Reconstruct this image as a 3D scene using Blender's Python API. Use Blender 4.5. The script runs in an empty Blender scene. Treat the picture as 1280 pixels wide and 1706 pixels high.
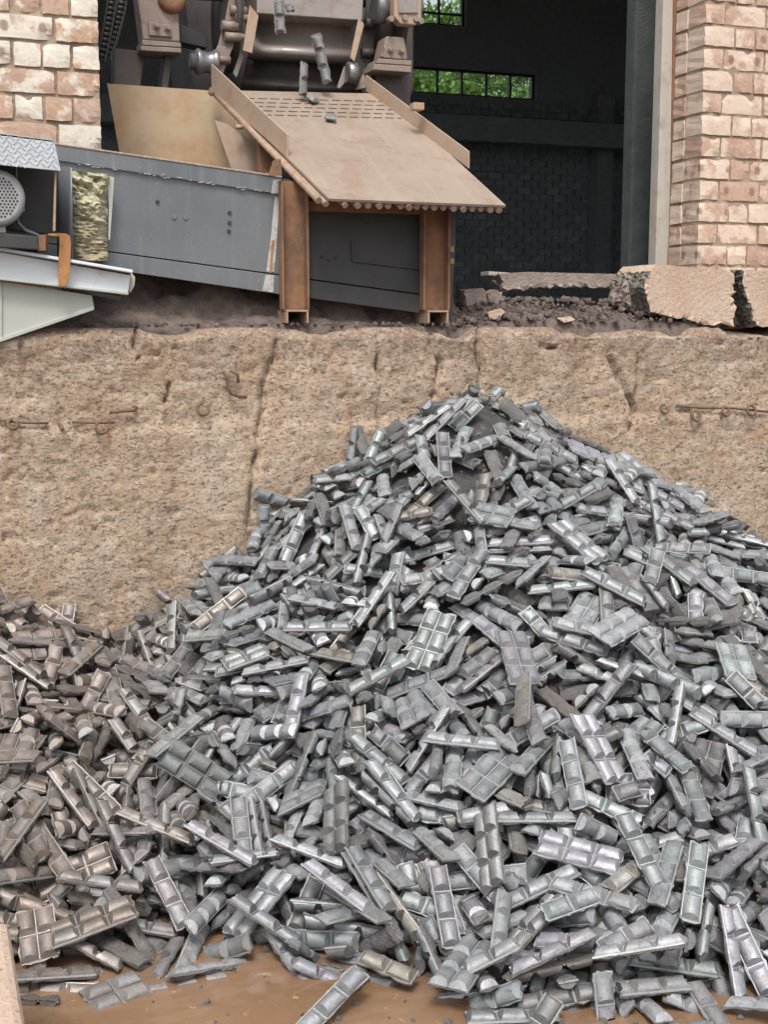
import bpy, bmesh, math, random, zlib, base64
import numpy as np
from mathutils import Vector, Quaternion, Matrix

random.seed(11)
rng = np.random.default_rng(11)
S = bpy.context.scene
COL = S.collection
rad = math.radians

# ------------------------------------------------------------------ camera, sky, sun, exposure
FOC, YAW, PITCH = 2150.0, rad(20), math.atan(318 / 2150)
CAM = np.array([0.0, -4.9, 1.55])
fw = np.array([math.sin(YAW) * math.cos(PITCH), math.cos(YAW) * math.cos(PITCH), -math.sin(PITCH)])
rt = np.array([math.cos(YAW), -math.sin(YAW), 0.0])
upv = np.cross(rt, fw)
cd = bpy.data.cameras.new('camera')
cam = bpy.data.objects.new('camera', cd)
COL.objects.link(cam)
cam.location = CAM
cam.rotation_euler = (math.pi / 2 - PITCH, 0, -YAW)
cd.sensor_fit = 'VERTICAL'
cd.sensor_height = 24
cd.lens = 24 * FOC / 1706
cd.clip_end = 500
S.camera = cam

W = bpy.data.worlds.new('World')
S.world = W
W.use_nodes = True
wt = W.node_tree
bgn = wt.nodes['Background']
sky = wt.nodes.new('ShaderNodeTexSky')
sky.sky_type = 'NISHITA'
sky.sun_disc = False
SUN_EL, SUN_AZ = rad(58), rad(205)       # azimuth clockwise from +y: the light comes over the camera's left shoulder
sky.sun_elevation = SUN_EL
sky.sun_rotation = SUN_AZ
sky.dust_density = 4
hs = wt.nodes.new('ShaderNodeHueSaturation')
hs.inputs['Saturation'].default_value = 0.35
wt.links.new(sky.outputs[0], hs.inputs['Color'])
wt.links.new(hs.outputs[0], bgn.inputs['Color'])
bgn.inputs['Strength'].default_value = 0.15
sd = bpy.data.lights.new('sun', 'SUN')
sun = bpy.data.objects.new('sun', sd)
COL.objects.link(sun)
sd.energy = 1.5
sd.angle = rad(14)
sd.color = (1, 0.96, 0.9)
sv = Vector((math.sin(SUN_AZ) * math.cos(SUN_EL), math.cos(SUN_AZ) * math.cos(SUN_EL), math.sin(SUN_EL)))
sun.rotation_euler = sv.to_track_quat('Z', 'Y').to_euler()
S.view_settings.view_transform = 'Standard'
S.view_settings.look = 'None'
S.view_settings.gamma = 1
S.view_settings.use_curve_mapping = False
S.view_settings.exposure = 0.75
S.render.engine = 'CYCLES'
S.cycles.max_bounces = 8
S.cycles.diffuse_bounces = 7
S.cycles.use_denoising = True


# ------------------------------------------------------------------ helpers
def at(px, py, Y):
    """World point seen at a photograph pixel on the vertical plane y = Y."""
    d = fw + rt * (px - 640) / FOC - upv * (py - 853) / FOC
    return CAM + d * ((Y - CAM[1]) / d[1])


def prj(p):
    v = np.asarray(p) - CAM
    z = v @ fw
    return 640 + FOC * (v @ rt) / z, 853 - FOC * (v @ upv) / z


ORG = {}


def thing(name, label, cat, loc, group=None):
    o = bpy.data.objects.new(name, None)
    o.empty_display_size = 0.1
    COL.objects.link(o)
    o.location = loc
    o['label'] = label
    o['category'] = cat
    if group:
        o['group'] = group
    ORG[o.name] = np.array(loc, float)
    return o


def tag(o, label, cat, group=None):
    o['label'] = label
    o['category'] = cat
    if group:
        o['group'] = group
    return o


class MB:
    def __init__(s):
        s.v = []
        s.f = []
        s.sm = []

    def add(s, vs, fs, smooth=False):
        b = len(s.v)
        s.v += [tuple(map(float, p)) for p in vs]
        s.f += [tuple(i + b for i in f) for f in fs]
        s.sm += [smooth] * len(fs)
        return s

    def box(s, c, d, R=None):
        x, y, z = [k / 2 for k in d]
        vs = [Vector((a * x, b * y, e * z)) for a in (-1, 1) for b in (-1, 1) for e in (-1, 1)]
        if R is not None:
            vs = [R @ p for p in vs]
        return s.add([(p[0] + c[0], p[1] + c[1], p[2] + c[2]) for p in vs],
                     [(0, 1, 3, 2), (4, 6, 7, 5), (0, 4, 5, 1), (2, 3, 7, 6), (0, 2, 6, 4), (1, 5, 7, 3)])

    def prism(s, pts, vec):
        n = len(pts)
        vec = np.asarray(vec, float)
        p = [np.asarray(q, float) for q in pts]
        return s.add(p + [q + vec for q in p],
                     [tuple(range(n)), tuple(range(2 * n - 1, n - 1, -1))] +
                     [(i, i + n, (i + 1) % n + n, (i + 1) % n) for i in range(n)])

    def tube(s, path, r, seg=10, smooth=True):
        path = [Vector(p) for p in path]
        rs = r if isinstance(r, (list, tuple)) else [r] * len(path)
        vs = []
        last = None
        for i, p in enumerate(path):
            t = (path[min(i + 1, len(path) - 1)] - path[max(i - 1, 0)]).normalized()
            if last is None:
                a = t.orthogonal().normalized()
            else:
                a = (last - t * last.dot(t)).normalized()
            last = a
            b = t.cross(a)
            for k in range(seg):
                w = 2 * math.pi * k / seg
                vs.append(p + (a * math.cos(w) + b * math.sin(w)) * rs[i])
        n = len(path)
        fs = [(i * seg + k, i * seg + (k + 1) % seg, (i + 1) * seg + (k + 1) % seg, (i + 1) * seg + k)
              for i in range(n - 1) for k in range(seg)]
        s.add(vs, fs, smooth)
        b = len(s.v) - len(vs)
        s.f += [tuple(b + k for k in range(seg - 1, -1, -1)), tuple(b + (n - 1) * seg + k for k in range(seg))]
        s.sm += [False, False]
        return s

    def lathe(s, p0, axis, prof, seg=20):
        """prof: (distance along axis, radius)"""
        ax = Vector(axis).normalized()
        return s.tube([Vector(p0) + ax * d for d, r in prof], [max(r, 1e-4) for d, r in prof], seg, True)

    def build(s, name, mat, parent=None, bevel=0, seg=2, solid=0):
        m = bpy.data.meshes.new(name)
        off = np.zeros(3)
        if parent is not None:
            off = ORG[parent.name]
        m.from_pydata([tuple(np.array(p) - off) for p in s.v], [], s.f)
        m.polygons.foreach_set('use_smooth', s.sm)
        bm = bmesh.new()
        bm.from_mesh(m)
        bmesh.ops.recalc_face_normals(bm, faces=bm.faces)
        bm.to_mesh(m)
        bm.free()
        for k in (mat if isinstance(mat, (list, tuple)) else [mat]):
            m.materials.append(k)
        o = bpy.data.objects.new(name, m)
        COL.objects.link(o)
        if parent is not None:
            o.parent = parent
            ORG[o.name] = off
        else:
            ORG[o.name] = off
        if solid:
            q = o.modifiers.new('solid', 'SOLIDIFY')
            q.thickness = solid
            q.offset = 0
        if bevel:
            q = o.modifiers.new('bevel', 'BEVEL')
            q.width = bevel
            q.segments = seg
            q.limit_method = 'ANGLE'
            q.angle_limit = rad(40)
        return o


def lattice(seed, n=256):
    return np.random.default_rng(seed).random((n, n))


LAT = lattice(3)


def vnoise(x, y):
    xi = np.floor(x).astype(int)
    yi = np.floor(y).astype(int)
    u = x - xi
    v = y - yi
    u = u * u * (3 - 2 * u)
    v = v * v * (3 - 2 * v)
    g = lambda a, b: LAT[a % 256, b % 256]
    return (g(xi, yi) * (1 - u) + g(xi + 1, yi) * u) * (1 - v) + (g(xi, yi + 1) * (1 - u) + g(xi + 1, yi + 1) * u) * v


def fbm(x, y, o=4):
    s = 0
    a = 1
    t = 0
    for i in range(o):
        s = s + a * vnoise(x * 2 ** i + 17 * i, y * 2 ** i + 31 * i)
        t += a
        a *= 0.5
    return s / t - 0.5


# ------------------------------------------------------------------ materials
class NT:
    def __init__(s, name):
        s.m = bpy.data.materials.new(name)
        s.m.use_nodes = True
        s.t = s.m.node_tree
        s.b = s.t.nodes['Principled BSDF']

    def n(s, typ, ins=(), **props):
        x = s.t.nodes.new('ShaderNode' + typ)
        for k, v in props.items():
            setattr(x, k, v)
        for k, v in (ins.items() if isinstance(ins, dict) else enumerate(ins)):
            if v is None:
                continue
            if hasattr(v, 'is_output'):
                s.t.links.new(v, x.inputs[k])
            else:
                x.inputs[k].default_value = v
        return x

    def set(s, k, v):
        if hasattr(v, 'is_output'):
            s.t.links.new(v, s.b.inputs[k])
        else:
            s.b.inputs[k].default_value = v

    def math(s, op, a, b=0.0, c=None, clamp=False):
        x = s.n('Math', (a, b) if c is None else (a, b, c), operation=op, use_clamp=clamp)
        return x.outputs[0]

    def mix(s, f, a, b, blend='MIX'):
        c4 = lambda c: c if hasattr(c, 'is_output') else (tuple(c) + (1,))[:4]
        return s.n('Mix', {0: f, 6: c4(a), 7: c4(b)}, data_type='RGBA', blend_type=blend).outputs[2]

    def ramp(s, x, stops, interp='LINEAR'):
        r = s.n('ValToRGB', (x,))
        e = r.color_ramp
        e.interpolation = interp
        while len(e.elements) < len(stops):
            e.elements.new(0.5)
        for el, (p, c) in zip(e.elements, stops):
            el.position = p
            el.color = (c, c, c, 1) if isinstance(c, (int, float)) else tuple(c) + (1,)
        return r.outputs[0]

    def coords(s, rand=False, scale=None):
        v = s.n('TexCoord').outputs['Object']
        if rand:
            r = s.n('ObjectInfo').outputs['Random']
            k = s.math('MULTIPLY', r, 37.0)
            v = s.n('VectorMath', (v, s.n('CombineXYZ', (k, k, k)).outputs[0]), operation='ADD').outputs[0]
        if scale:
            v = s.n('Mapping', {0: v, 3: scale}).outputs[0]
        return v

    def noise(s, v, scale, detail=4, rough=0.55):
        return s.n('TexNoise', {'Vector': v, 'Scale': scale, 'Detail': detail, 'Roughness': rough}).outputs[0]

    def bump(s, h, strength=0.3, dist=0.01, nrm=None):
        x = s.n('Bump', {'Height': h, 'Strength': strength, 'Distance': dist})
        if nrm is not None:
            s.t.links.new(nrm, x.inputs['Normal'])
        return x.outputs[0]


def metal_mat(name, c1, c2, rust=None, rust_amt=0.5, scale=8, rough=0.55, metallic=0.0, bump=0.1, streak=None, specks=None):
    M = NT(name)
    v = M.coords()
    a = M.ramp(M.noise(v, scale, 6, 0.6), [(0.3, 0), (0.7, 1)])
    c = M.mix(a, c1, c2)
    if streak:
        vs = M.coords(scale=(34, 1.2, 1.2) if name == 'worn_chute_plate' else (30, 30, 1.6))
        st = M.ramp(M.noise(vs, 1.0, 5), [(0.5, 0), (0.75, 1)])
        c = M.mix(M.math('MULTIPLY', st, 0.5), c, streak)
    if rust:
        r = M.ramp(M.noise(v, scale * 1.7, 8, 0.7), [(0.62 - 0.3 * rust_amt, 0), (0.78 - 0.25 * rust_amt, 1)])
        c = M.mix(r, c, rust)
        M.set('Roughness', M.math('MULTIPLY_ADD', r, 0.25, rough))
        M.set('Metallic', M.math('MULTIPLY_ADD', r, -metallic, metallic))
    else:
        M.set('Roughness', rough)
        M.set('Metallic', metallic)
    if specks:
        k = M.ramp(M.noise(v, 90, 3, 0.7), [(0.66, 0), (0.72, 1)])
        c = M.mix(k, c, specks)
    M.set('Base Color', c)
    M.set('Normal', M.bump(M.noise(v, scale * 9, 5, 0.65), bump, 0.004))
    return M.m


def brick_mat(name, cols, white, amount, dark):
    M = NT(name)
    v = M.coords(rand=True)
    r = M.n('ObjectInfo').outputs['Random']
    smear = M.ramp(M.noise(v, 19, 7, 0.7), [(0.5, 0), (0.68, 0.8)])
    base = M.ramp(r, [(i / (len(cols) - 1), c) for i, c in enumerate(cols)])
    base = M.mix(M.ramp(M.noise(v, 14, 5, 0.6), [(0.35, 0), (0.7, 0.55)]), base, dark)
    fine = M.noise(v, 60, 4, 0.7)
    base = M.mix(M.math('MULTIPLY', M.ramp(fine, [(0.4, 0), (0.75, 1)]), 0.35), base, white)
    r2 = M.n('TexWhiteNoise', {'W': M.math('MULTIPLY', r, 91.7)}, noise_dimensions='1D').outputs[0]
    thr = M.math('MULTIPLY_ADD', r2, 0.34, -amount * 0.30)
    wn = M.math('SUBTRACT', M.noise(v, 9, 7, 0.62), thr)
    w = M.ramp(wn, [(0.36, 0), (0.44, 1)])
    c = M.mix(w, base, white)
    c = M.mix(smear, c, tuple(0.55 * a + 0.45 * b for a, b in zip(dark, white)))
    # round stains where the bricks' cores show through
    o = M.n('TexCoord').outputs['Object']
    ab = M.n('VectorMath', (o,), operation='ABSOLUTE').outputs[0]
    dd = M.n('VectorMath', (M.n('VectorMath', (ab, (0.072, 0.057, 0.004)), operation='SUBTRACT').outputs[0],), operation='LENGTH').outputs['Value']
    dd = M.math('ADD', dd, M.math('MULTIPLY', M.noise(v, 70, 2), 0.012))
    spot = M.math('MULTIPLY', M.ramp(dd, [(0.018, 1), (0.026, 0)]), M.ramp(M.n('TexWhiteNoise', {'W': M.math('MULTIPLY', r, 13.3)}, noise_dimensions='1D').outputs[0], [(0.66, 0), (0.68, 0.75)]))
    c = M.mix(spot, c, (0.17, 0.105, 0.07))
    M.set('Base Color', c)
    M.set('Roughness', 0.92)
    h = M.math('ADD', M.math('MULTIPLY', M.noise(v, 35, 6, 0.7), 1.0), M.math('MULTIPLY', w, 0.15))
    M.set('Normal', M.bump(h, 0.55, 0.006))
    return M.m


M_BRICK_L = brick_mat('brick_tan', [(0.36, 0.215, 0.15), (0.43, 0.26, 0.165), (0.40, 0.255, 0.20), (0.46, 0.285, 0.18), (0.38, 0.24, 0.19)], (0.60, 0.55, 0.47), 0.25, (0.28, 0.19, 0.13))
M_BRICK_R = brick_mat('brick_pink', [(0.42, 0.265, 0.20), (0.47, 0.32, 0.245), (0.36, 0.22, 0.16), (0.45, 0.31, 0.235), (0.40, 0.245, 0.18)], (0.57, 0.46, 0.37), 0.18, (0.34, 0.23, 0.17))
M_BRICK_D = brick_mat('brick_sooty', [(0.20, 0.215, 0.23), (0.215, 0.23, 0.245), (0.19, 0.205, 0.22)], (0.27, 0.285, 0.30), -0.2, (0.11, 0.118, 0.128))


def mortar_mat(name, c1, c2):
    M = NT(name)
    v = M.coords()
    M.set('Base Color', M.mix(M.ramp(M.noise(v, 12, 7, 0.7), [(0.35, 0), (0.7, 1)]), c1, c2))
    M.set('Roughness', 0.95)
    M.set('Normal', M.bump(M.noise(v, 70, 6, 0.7), 0.8, 0.01))
    return M.m


M_MORTAR = mortar_mat('mortar', (0.24, 0.18, 0.13), (0.40, 0.32, 0.245))
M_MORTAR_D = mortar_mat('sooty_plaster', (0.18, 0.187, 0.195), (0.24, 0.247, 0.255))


def wall_mat():
    M = NT('weathered_concrete')
    v = M.coords()
    big = M.ramp(M.noise(v, 1.3, 6, 0.6), [(0.3, 0), (0.7, 1)])
    c = M.mix(big, (0.36, 0.258, 0.172), (0.425, 0.328, 0.236))
    mid = M.ramp(M.noise(v, 7, 7, 0.65), [(0.42, 0), (0.68, 1)])
    c = M.mix(M.math('MULTIPLY', mid, 0.55), c, (0.47, 0.40, 0.33))
    warm = M.ramp(M.noise(M.coords(scale=(1.6, 1, 0.8)), 2.3, 4), [(0.5, 0), (0.72, 1)])
    c = M.mix(M.math('MULTIPLY', warm, 0.55), c, (0.36, 0.225, 0.125))
    # darker brown towards the ledge, broken up by stretched noise
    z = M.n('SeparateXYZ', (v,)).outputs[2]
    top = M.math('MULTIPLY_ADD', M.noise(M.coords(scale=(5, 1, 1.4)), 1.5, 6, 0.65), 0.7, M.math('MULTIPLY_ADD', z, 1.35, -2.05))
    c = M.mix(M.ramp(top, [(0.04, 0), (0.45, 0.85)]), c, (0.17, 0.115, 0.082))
    # aggregate and pits
    g = M.n('TexVoronoi', {'Vector': v, 'Scale': 75, 'Randomness': 1}).outputs['Color']
    gv = M.n('SeparateColor', (g,)).outputs[0]
    c = M.mix(M.math('MULTIPLY', M.ramp(gv, [(0.55, 0), (0.95, 1)]), 0.32), c, (0.55, 0.49, 0.42))
    fine = M.noise(v, 95, 4, 0.75)
    pit = M.ramp(fine, [(0.36, 1), (0.46, 0)])
    c = M.mix(M.math('MULTIPLY', pit, 0.68), c, (0.145, 0.095, 0.062))
    pit2 = M.ramp(M.noise(M.coords(scale=(1, 1, 2.2)), 44, 5, 0.72), [(0.36, 1), (0.44, 0)])
    c = M.mix(M.math('MULTIPLY', pit2, 0.75), c, (0.15, 0.098, 0.066))
    pale = M.ramp(M.noise(M.coords(scale=(0.9, 1, 7)), 2.1, 5, 0.6), [(0.6, 0), (0.74, 0.6)])
    c = M.mix(pale, c, (0.50, 0.43, 0.35))
    wash = M.ramp(M.noise(M.coords(scale=(7, 1, 0.45)), 1.4, 6, 0.65), [(0.5, 0), (0.72, 0.45)])
    c = M.mix(wash, c, (0.235, 0.155, 0.105))
    rst = M.ramp(M.noise(M.coords(scale=(3, 1, 0.6)), 3.1, 5), [(0.62, 0), (0.74, 0.5)])
    c = M.mix(rst, c, (0.30, 0.15, 0.075))
    M.set('Base Color', c)
    M.set('Roughness', 0.95)
    h = M.math('ADD', M.math('MULTIPLY', fine, 0.6), M.math('SUBTRACT', M.math('MULTIPLY', M.noise(v, 30, 6, 0.7), 1.2), M.math('MULTIPLY', pit2, 0.5)))
    M.set('Normal', M.bump(h, 0.8, 0.011))
    return M.m


M_WALL = wall_mat()


def block_mat():
    M = NT('pale_concrete')
    v = M.coords()
    c = M.mix(M.ramp(M.noise(v, 5, 6, 0.6), [(0.35, 0), (0.7, 1)]), (0.42, 0.30, 0.22), (0.50, 0.40, 0.32))
    c = M.mix(M.ramp(M.noise(v, 80, 4, 0.75), [(0.34, 0.8), (0.45, 0)]), c, (0.17, 0.12, 0.09))
    # broken faces are grey and stony
    nn = M.n('SeparateXYZ', (M.n('NewGeometry').outputs['Normal'],))
    M.set('Base Color', c)
    M.set('Roughness', 0.93)
    M.set('Normal', M.bump(M.noise(v, 60, 6, 0.7), 0.7, 0.01))
    return M.m


M_BLOCK = block_mat()


def broken_mat():
    M = NT('broken_concrete')
    v = M.coords()
    c = M.mix(M.ramp(M.noise(v, 22, 6, 0.7), [(0.35, 0), (0.65, 1)]), (0.10, 0.085, 0.07), (0.28, 0.26, 0.23))
    M.set('Base Color', c)
    M.set('Roughness', 0.95)
    M.set('Normal', M.bump(M.noise(v, 60, 6, 0.7), 1.0, 0.02))
    return M.m


M_BROKEN = broken_mat()


def dirt_mat(name, c1, c2):
    M = NT(name)
    v = M.coords()
    c = M.mix(M.ramp(M.noise(v, 18, 7, 0.7), [(0.35, 0), (0.68, 1)]), c1, c2)
    M.set('Base Color', c)
    M.set('Roughness', 0.95)
    M.set('Normal', M.bump(M.noise(v, 90, 6, 0.7), 0.9, 0.012))
    return M.m


M_DIRT = dirt_mat('dark_rubble', (0.075, 0.058, 0.050), (0.20, 0.155, 0.132))
M_SOIL = dirt_mat('brown_soil', (0.13, 0.085, 0.055), (0.24, 0.165, 0.115))
M_DUST = dirt_mat('ingot_dust', (0.035, 0.034, 0.033), (0.085, 0.082, 0.08))
M_STONE = dirt_mat('grey_stone', (0.22, 0.175, 0.15), (0.36, 0.30, 0.26))


def ingot_mat(name, lift):
    M = NT(name)
    v = M.coords(rand=True)
    oc = M.n('ObjectInfo').outputs['Color']
    at_ = M.n('Attribute', attribute_name='tint').outputs['Color']
    tint = M.mix(1.0, oc, at_, 'ADD')
    n1 = M.ramp(M.noise(v, 22, 6, 0.65), [(0.3, 0.6), (0.72, 1.28)])
    c = M.mix(1.0, tint, n1, 'MULTIPLY')
    dust = M.ramp(M.noise(v, 9, 5, 0.6), [(0.5, 0), (0.78, 0.5)])
    c = M.mix(dust, c, (0.25, 0.215, 0.185))
    sheen = M.ramp(M.noise(v, 6, 3, 0.5), [(0.45, 0), (0.7, 0.4)])
    c = M.mix(sheen, c, M.mix(M.noise(v, 3.1, 1), (0.27, 0.33, 0.315), (0.325, 0.30, 0.345)))
    pit = M.ramp(M.noise(v, 160, 3, 0.7), [(0.33, 1), (0.42, 0)])
    c = M.mix(M.math('MULTIPLY', pit, 0.6), c, (0.06, 0.055, 0.05))
    scale_ = M.ramp(M.noise(v, 38, 6, 0.75), [(0.56, 0), (0.68, 0.7)])
    c = M.mix(scale_, c, (0.105, 0.09, 0.078))
    if lift:
        c = M.mix(lift, c, (0.55, 0.56, 0.55))
    M.set('Base Color', c)
    M.set('Metallic', M.math('MULTIPLY_ADD', dust, -0.5, 0.36))
    M.set('Roughness', M.math('ADD', M.ramp(M.noise(v, 30, 5, 0.6), [(0.3, 0.37), (0.75, 0.58)]), M.math('MULTIPLY', dust, 0.4)))
    h = M.math('ADD', M.math('MULTIPLY', M.noise(v, 55, 5, 0.7), 1.0), M.math('MULTIPLY', M.noise(v, 220, 3, 0.7), 0.35))
    M.set('Normal', M.bump(h, 0.35, 0.004))
    return M.m


M_ING = ingot_mat('cast_alloy', 0)
M_SEAM = ingot_mat('cast_alloy_seam', 0.28)
M_BACK = ingot_mat('cast_alloy_rough_side', 0)
nb = M_BACK.node_tree.nodes
for x in list(nb):
    if x.type == 'BUMP':
        x.inputs['Strength'].default_value = 1.0
        x.inputs['Distance'].default_value = 0.012
for x in list(nb):
    if x.type == 'BSDF_PRINCIPLED':
        for l in list(x.inputs['Metallic'].links) + list(x.inputs['Roughness'].links):
            M_BACK.node_tree.links.remove(l)
        x.inputs['Metallic'].default_value = 0.1
        x.inputs['Roughness'].default_value = 0.85
        src_ = x.inputs['Base Color'].links[0].from_socket
        mx_ = M_BACK.node_tree.nodes.new('ShaderNodeMix')
        mx_.data_type = 'RGBA'
        mx_.inputs[0].default_value = 0.55
        mx_.inputs[7].default_value = (0.125, 0.108, 0.092, 1)
        M_BACK.node_tree.links.new(src_, mx_.inputs[6])
        M_BACK.node_tree.links.new(mx_.outputs[2], x.inputs['Base Color'])
        break

M_REBAR = metal_mat('old_rebar', (0.13, 0.08, 0.055), (0.19, 0.115, 0.075), (0.09, 0.06, 0.045), 0.5, 30, 0.85, 0, 0.3)
M_RUST = metal_mat('rusty_steel', (0.175, 0.09, 0.05), (0.25, 0.125, 0.062), (0.13, 0.08, 0.055), 0.6, 6, 0.75, 0, 0.25, streak=(0.30, 0.15, 0.07))
M_PLATE = metal_mat('worn_chute_plate', (0.255, 0.20, 0.16), (0.32, 0.255, 0.205), (0.22, 0.15, 0.11), 0.4, 4, 0.55, 0.1, 0.08, streak=(0.36, 0.30, 0.25))
M_GUARD = metal_mat('dusty_rust_plate', (0.33, 0.25, 0.19), (0.37, 0.29, 0.22), (0.34, 0.20, 0.12), 0.4, 6, 0.6, 0.05, 0.1)
M_SHEET = metal_mat('tan_rust_sheet', (0.43, 0.33, 0.22), (0.46, 0.35, 0.23), (0.42, 0.26, 0.15), 0.6, 3, 0.75, 0, 0.08)
M_ROD = metal_mat('rusty_rod', (0.36, 0.27, 0.20), (0.28, 0.19, 0.13), (0.22, 0.12, 0.07), 0.4, 20, 0.65, 0, 0.2)
M_GREY = metal_mat('grey_steel', (0.12, 0.133, 0.145), (0.165, 0.178, 0.188), (0.13, 0.125, 0.12), 0.25, 3.2, 0.42, 0.35, 0.04, streak=(0.22, 0.23, 0.235), specks=(0.30, 0.31, 0.31))
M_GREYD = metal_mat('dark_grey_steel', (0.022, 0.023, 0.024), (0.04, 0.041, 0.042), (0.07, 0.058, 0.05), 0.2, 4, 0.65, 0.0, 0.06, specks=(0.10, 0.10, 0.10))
M_EDGE = metal_mat('rust_edge', (0.36, 0.25, 0.18), (0.27, 0.19, 0.14), (0.45, 0.42, 0.38), 0.4, 25, 0.7, 0, 0.2)
M_WELD = metal_mat('chalky_paint', (0.34, 0.36, 0.36), (0.45, 0.47, 0.46), (0.26, 0.13, 0.06), 0.45, 14, 0.7, 0, 0.2)
M_WHITE = metal_mat('white_beam_paint', (0.56, 0.60, 0.64), (0.62, 0.65, 0.67), (0.45, 0.44, 0.42), 0.1, 4, 0.4, 0, 0.03)
M_PALE = metal_mat('pale_green_sheet', (0.36, 0.375, 0.34), (0.42, 0.43, 0.385), (0.30, 0.29, 0.25), 0.25, 3, 0.5, 0.1, 0.04)
M_STRAP = metal_mat('orange_rust_strap', (0.30, 0.14, 0.045), (0.38, 0.18, 0.055), (0.20, 0.11, 0.06), 0.4, 14, 0.6, 0, 0.15)
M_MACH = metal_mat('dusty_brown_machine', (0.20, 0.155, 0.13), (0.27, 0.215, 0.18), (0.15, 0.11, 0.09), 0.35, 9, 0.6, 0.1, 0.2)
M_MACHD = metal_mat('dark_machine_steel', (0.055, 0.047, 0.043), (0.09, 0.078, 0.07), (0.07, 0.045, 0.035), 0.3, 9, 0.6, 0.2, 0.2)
M_PAN = metal_mat('mould_pan_steel', (0.25, 0.215, 0.20), (0.33, 0.295, 0.275), (0.19, 0.14, 0.12), 0.3, 6, 0.42, 0.35, 0.08)
M_ROLL = metal_mat('polished_roller', (0.17, 0.17, 0.175), (0.25, 0.25, 0.25), (0.14, 0.12, 0.10), 0.25, 9, 0.36, 0.6, 0.05)
M_BLACK = metal_mat('black_oily_steel', (0.02, 0.02, 0.021), (0.035, 0.034, 0.033), None, 0, 9, 0.45, 0.3, 0.1)
M_MOTOR = metal_mat('motor_grey_paint', (0.26, 0.27, 0.27), (0.31, 0.32, 0.315), (0.2, 0.19, 0.18), 0.15, 8, 0.45, 0.1, 0.05)
M_JAMB = metal_mat('cracked_frame_board', (0.37, 0.34, 0.30), (0.43, 0.40, 0.355), (0.30, 0.255, 0.21), 0.3, 5, 0.85, 0, 0.15, streak=(0.30, 0.25, 0.2))
M_COLUMN = mortar_mat('dark_green_concrete', (0.05, 0.058, 0.058), (0.08, 0.09, 0.089))


def tread_mat():
    M = NT('tread_plate')
    v = M.coords()
    c = M.mix(M.ramp(M.noise(v, 9, 5), [(0.3, 0), (0.7, 1)]), (0.42, 0.45, 0.48), (0.52, 0.55, 0.57))
    M.set('Base Color', c)
    M.set('Roughness', 0.45)
    M.set('Metallic', 0.3)
    return M.m


M_TREAD = tread_mat()


def lichen_mat():
    M = NT('lichen_stone')
    v = M.coords()
    c = M.mix(M.ramp(M.noise(v, 16, 6, 0.65), [(0.35, 0), (0.65, 1)]), (0.42, 0.39, 0.25), (0.70, 0.68, 0.48))
    c = M.mix(M.ramp(M.noise(M.coords(scale=(1, 1, 2.6)), 17, 6, 0.7), [(0.30, 1), (0.42, 0)]), c, (0.06, 0.055, 0.03))
    z = M.n('SeparateXYZ', (v,)).outputs[2]
    c = M.mix(M.ramp(M.math('MULTIPLY_ADD', M.noise(v, 12, 4), 0.3, z), [(0.16, 0.7), (0.34, 0)]), c, (0.40, 0.31, 0.20))
    c = M.mix(M.ramp(M.noise(v, 7, 4), [(0.58, 0), (0.7, 0.5)]), c, (0.30, 0.36, 0.10))
    M.set('Base Color', c)
    M.set('Roughness', 0.95)
    M.set('Normal', M.bump(M.noise(v, 55, 6, 0.75), 1.0, 0.02))
    return M.m


M_LICHEN = lichen_mat()


def water_mat():
    M = NT('muddy_water')
    v = M.coords()
    c = M.mix(M.ramp(M.noise(v, 2.2, 6, 0.6), [(0.35, 0), (0.7, 1)]), (0.215, 0.125, 0.07), (0.285, 0.18, 0.112))
    scum = M.ramp(M.noise(v, 26, 4, 0.6), [(0.66, 0), (0.70, 0.8)])
    c = M.mix(scum, c, (0.42, 0.30, 0.19))
    silt = M.ramp(M.noise(M.coords(scale=(1, 3.5, 1)), 3.3, 6, 0.65), [(0.5, 0), (0.72, 0.7)])  # pale streaks painted in for the sky's reflection on the water
    c = M.mix(silt, c, (0.34, 0.235, 0.155))
    wetd = M.ramp(M.noise(v, 5.5, 5, 0.6), [(0.55, 0), (0.75, 0.6)])
    c = M.mix(wetd, c, (0.15, 0.088, 0.05))
    M.set('Base Color', c)
    M.set('Roughness', 0.04)
    M.set('IOR', 1.33)
    M.set('Normal', M.bump(M.noise(v, 9, 3), 0.06, 0.01))
    # silt-laden water: the surface scatters most of the light but lets a little of what lies just under it show
    M.set('Alpha', 0.74)
    return M.m


M_WATER = water_mat()
M_MUD = dirt_mat('wet_mud', (0.13, 0.075, 0.042), (0.20, 0.12, 0.07))
M_YARD = dirt_mat('yard_earth', (0.16, 0.11, 0.08), (0.24, 0.18, 0.135))


def leaf_mat(name, a, b):
    M = NT(name)
    r = M.noise(M.coords(), 1.7, 5, 0.7)
    M.set('Base Color', M.mix(M.ramp(r, [(0.3, 0), (0.7, 1)]), a, b))
    M.set('Roughness', 0.5)
    M.set('Subsurface Weight', 0.0)
    t = M.n('BsdfTranslucent', {'Color': (0.12, 0.20, 0.035, 1)})
    mx = M.n('MixShader', {0: 0.4, 1: M.b.outputs[0], 2: t.outputs[0]})
    M.t.links.new(mx.outputs[0], M.t.nodes['Material Output'].inputs[0])
    return M.m


M_LEAF = leaf_mat('tree_leaves', (0.10, 0.20, 0.045), (0.20, 0.34, 0.09))
M_BARK = dirt_mat('bark', (0.05, 0.04, 0.03), (0.12, 0.10, 0.08))
M_BULB = None


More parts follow.
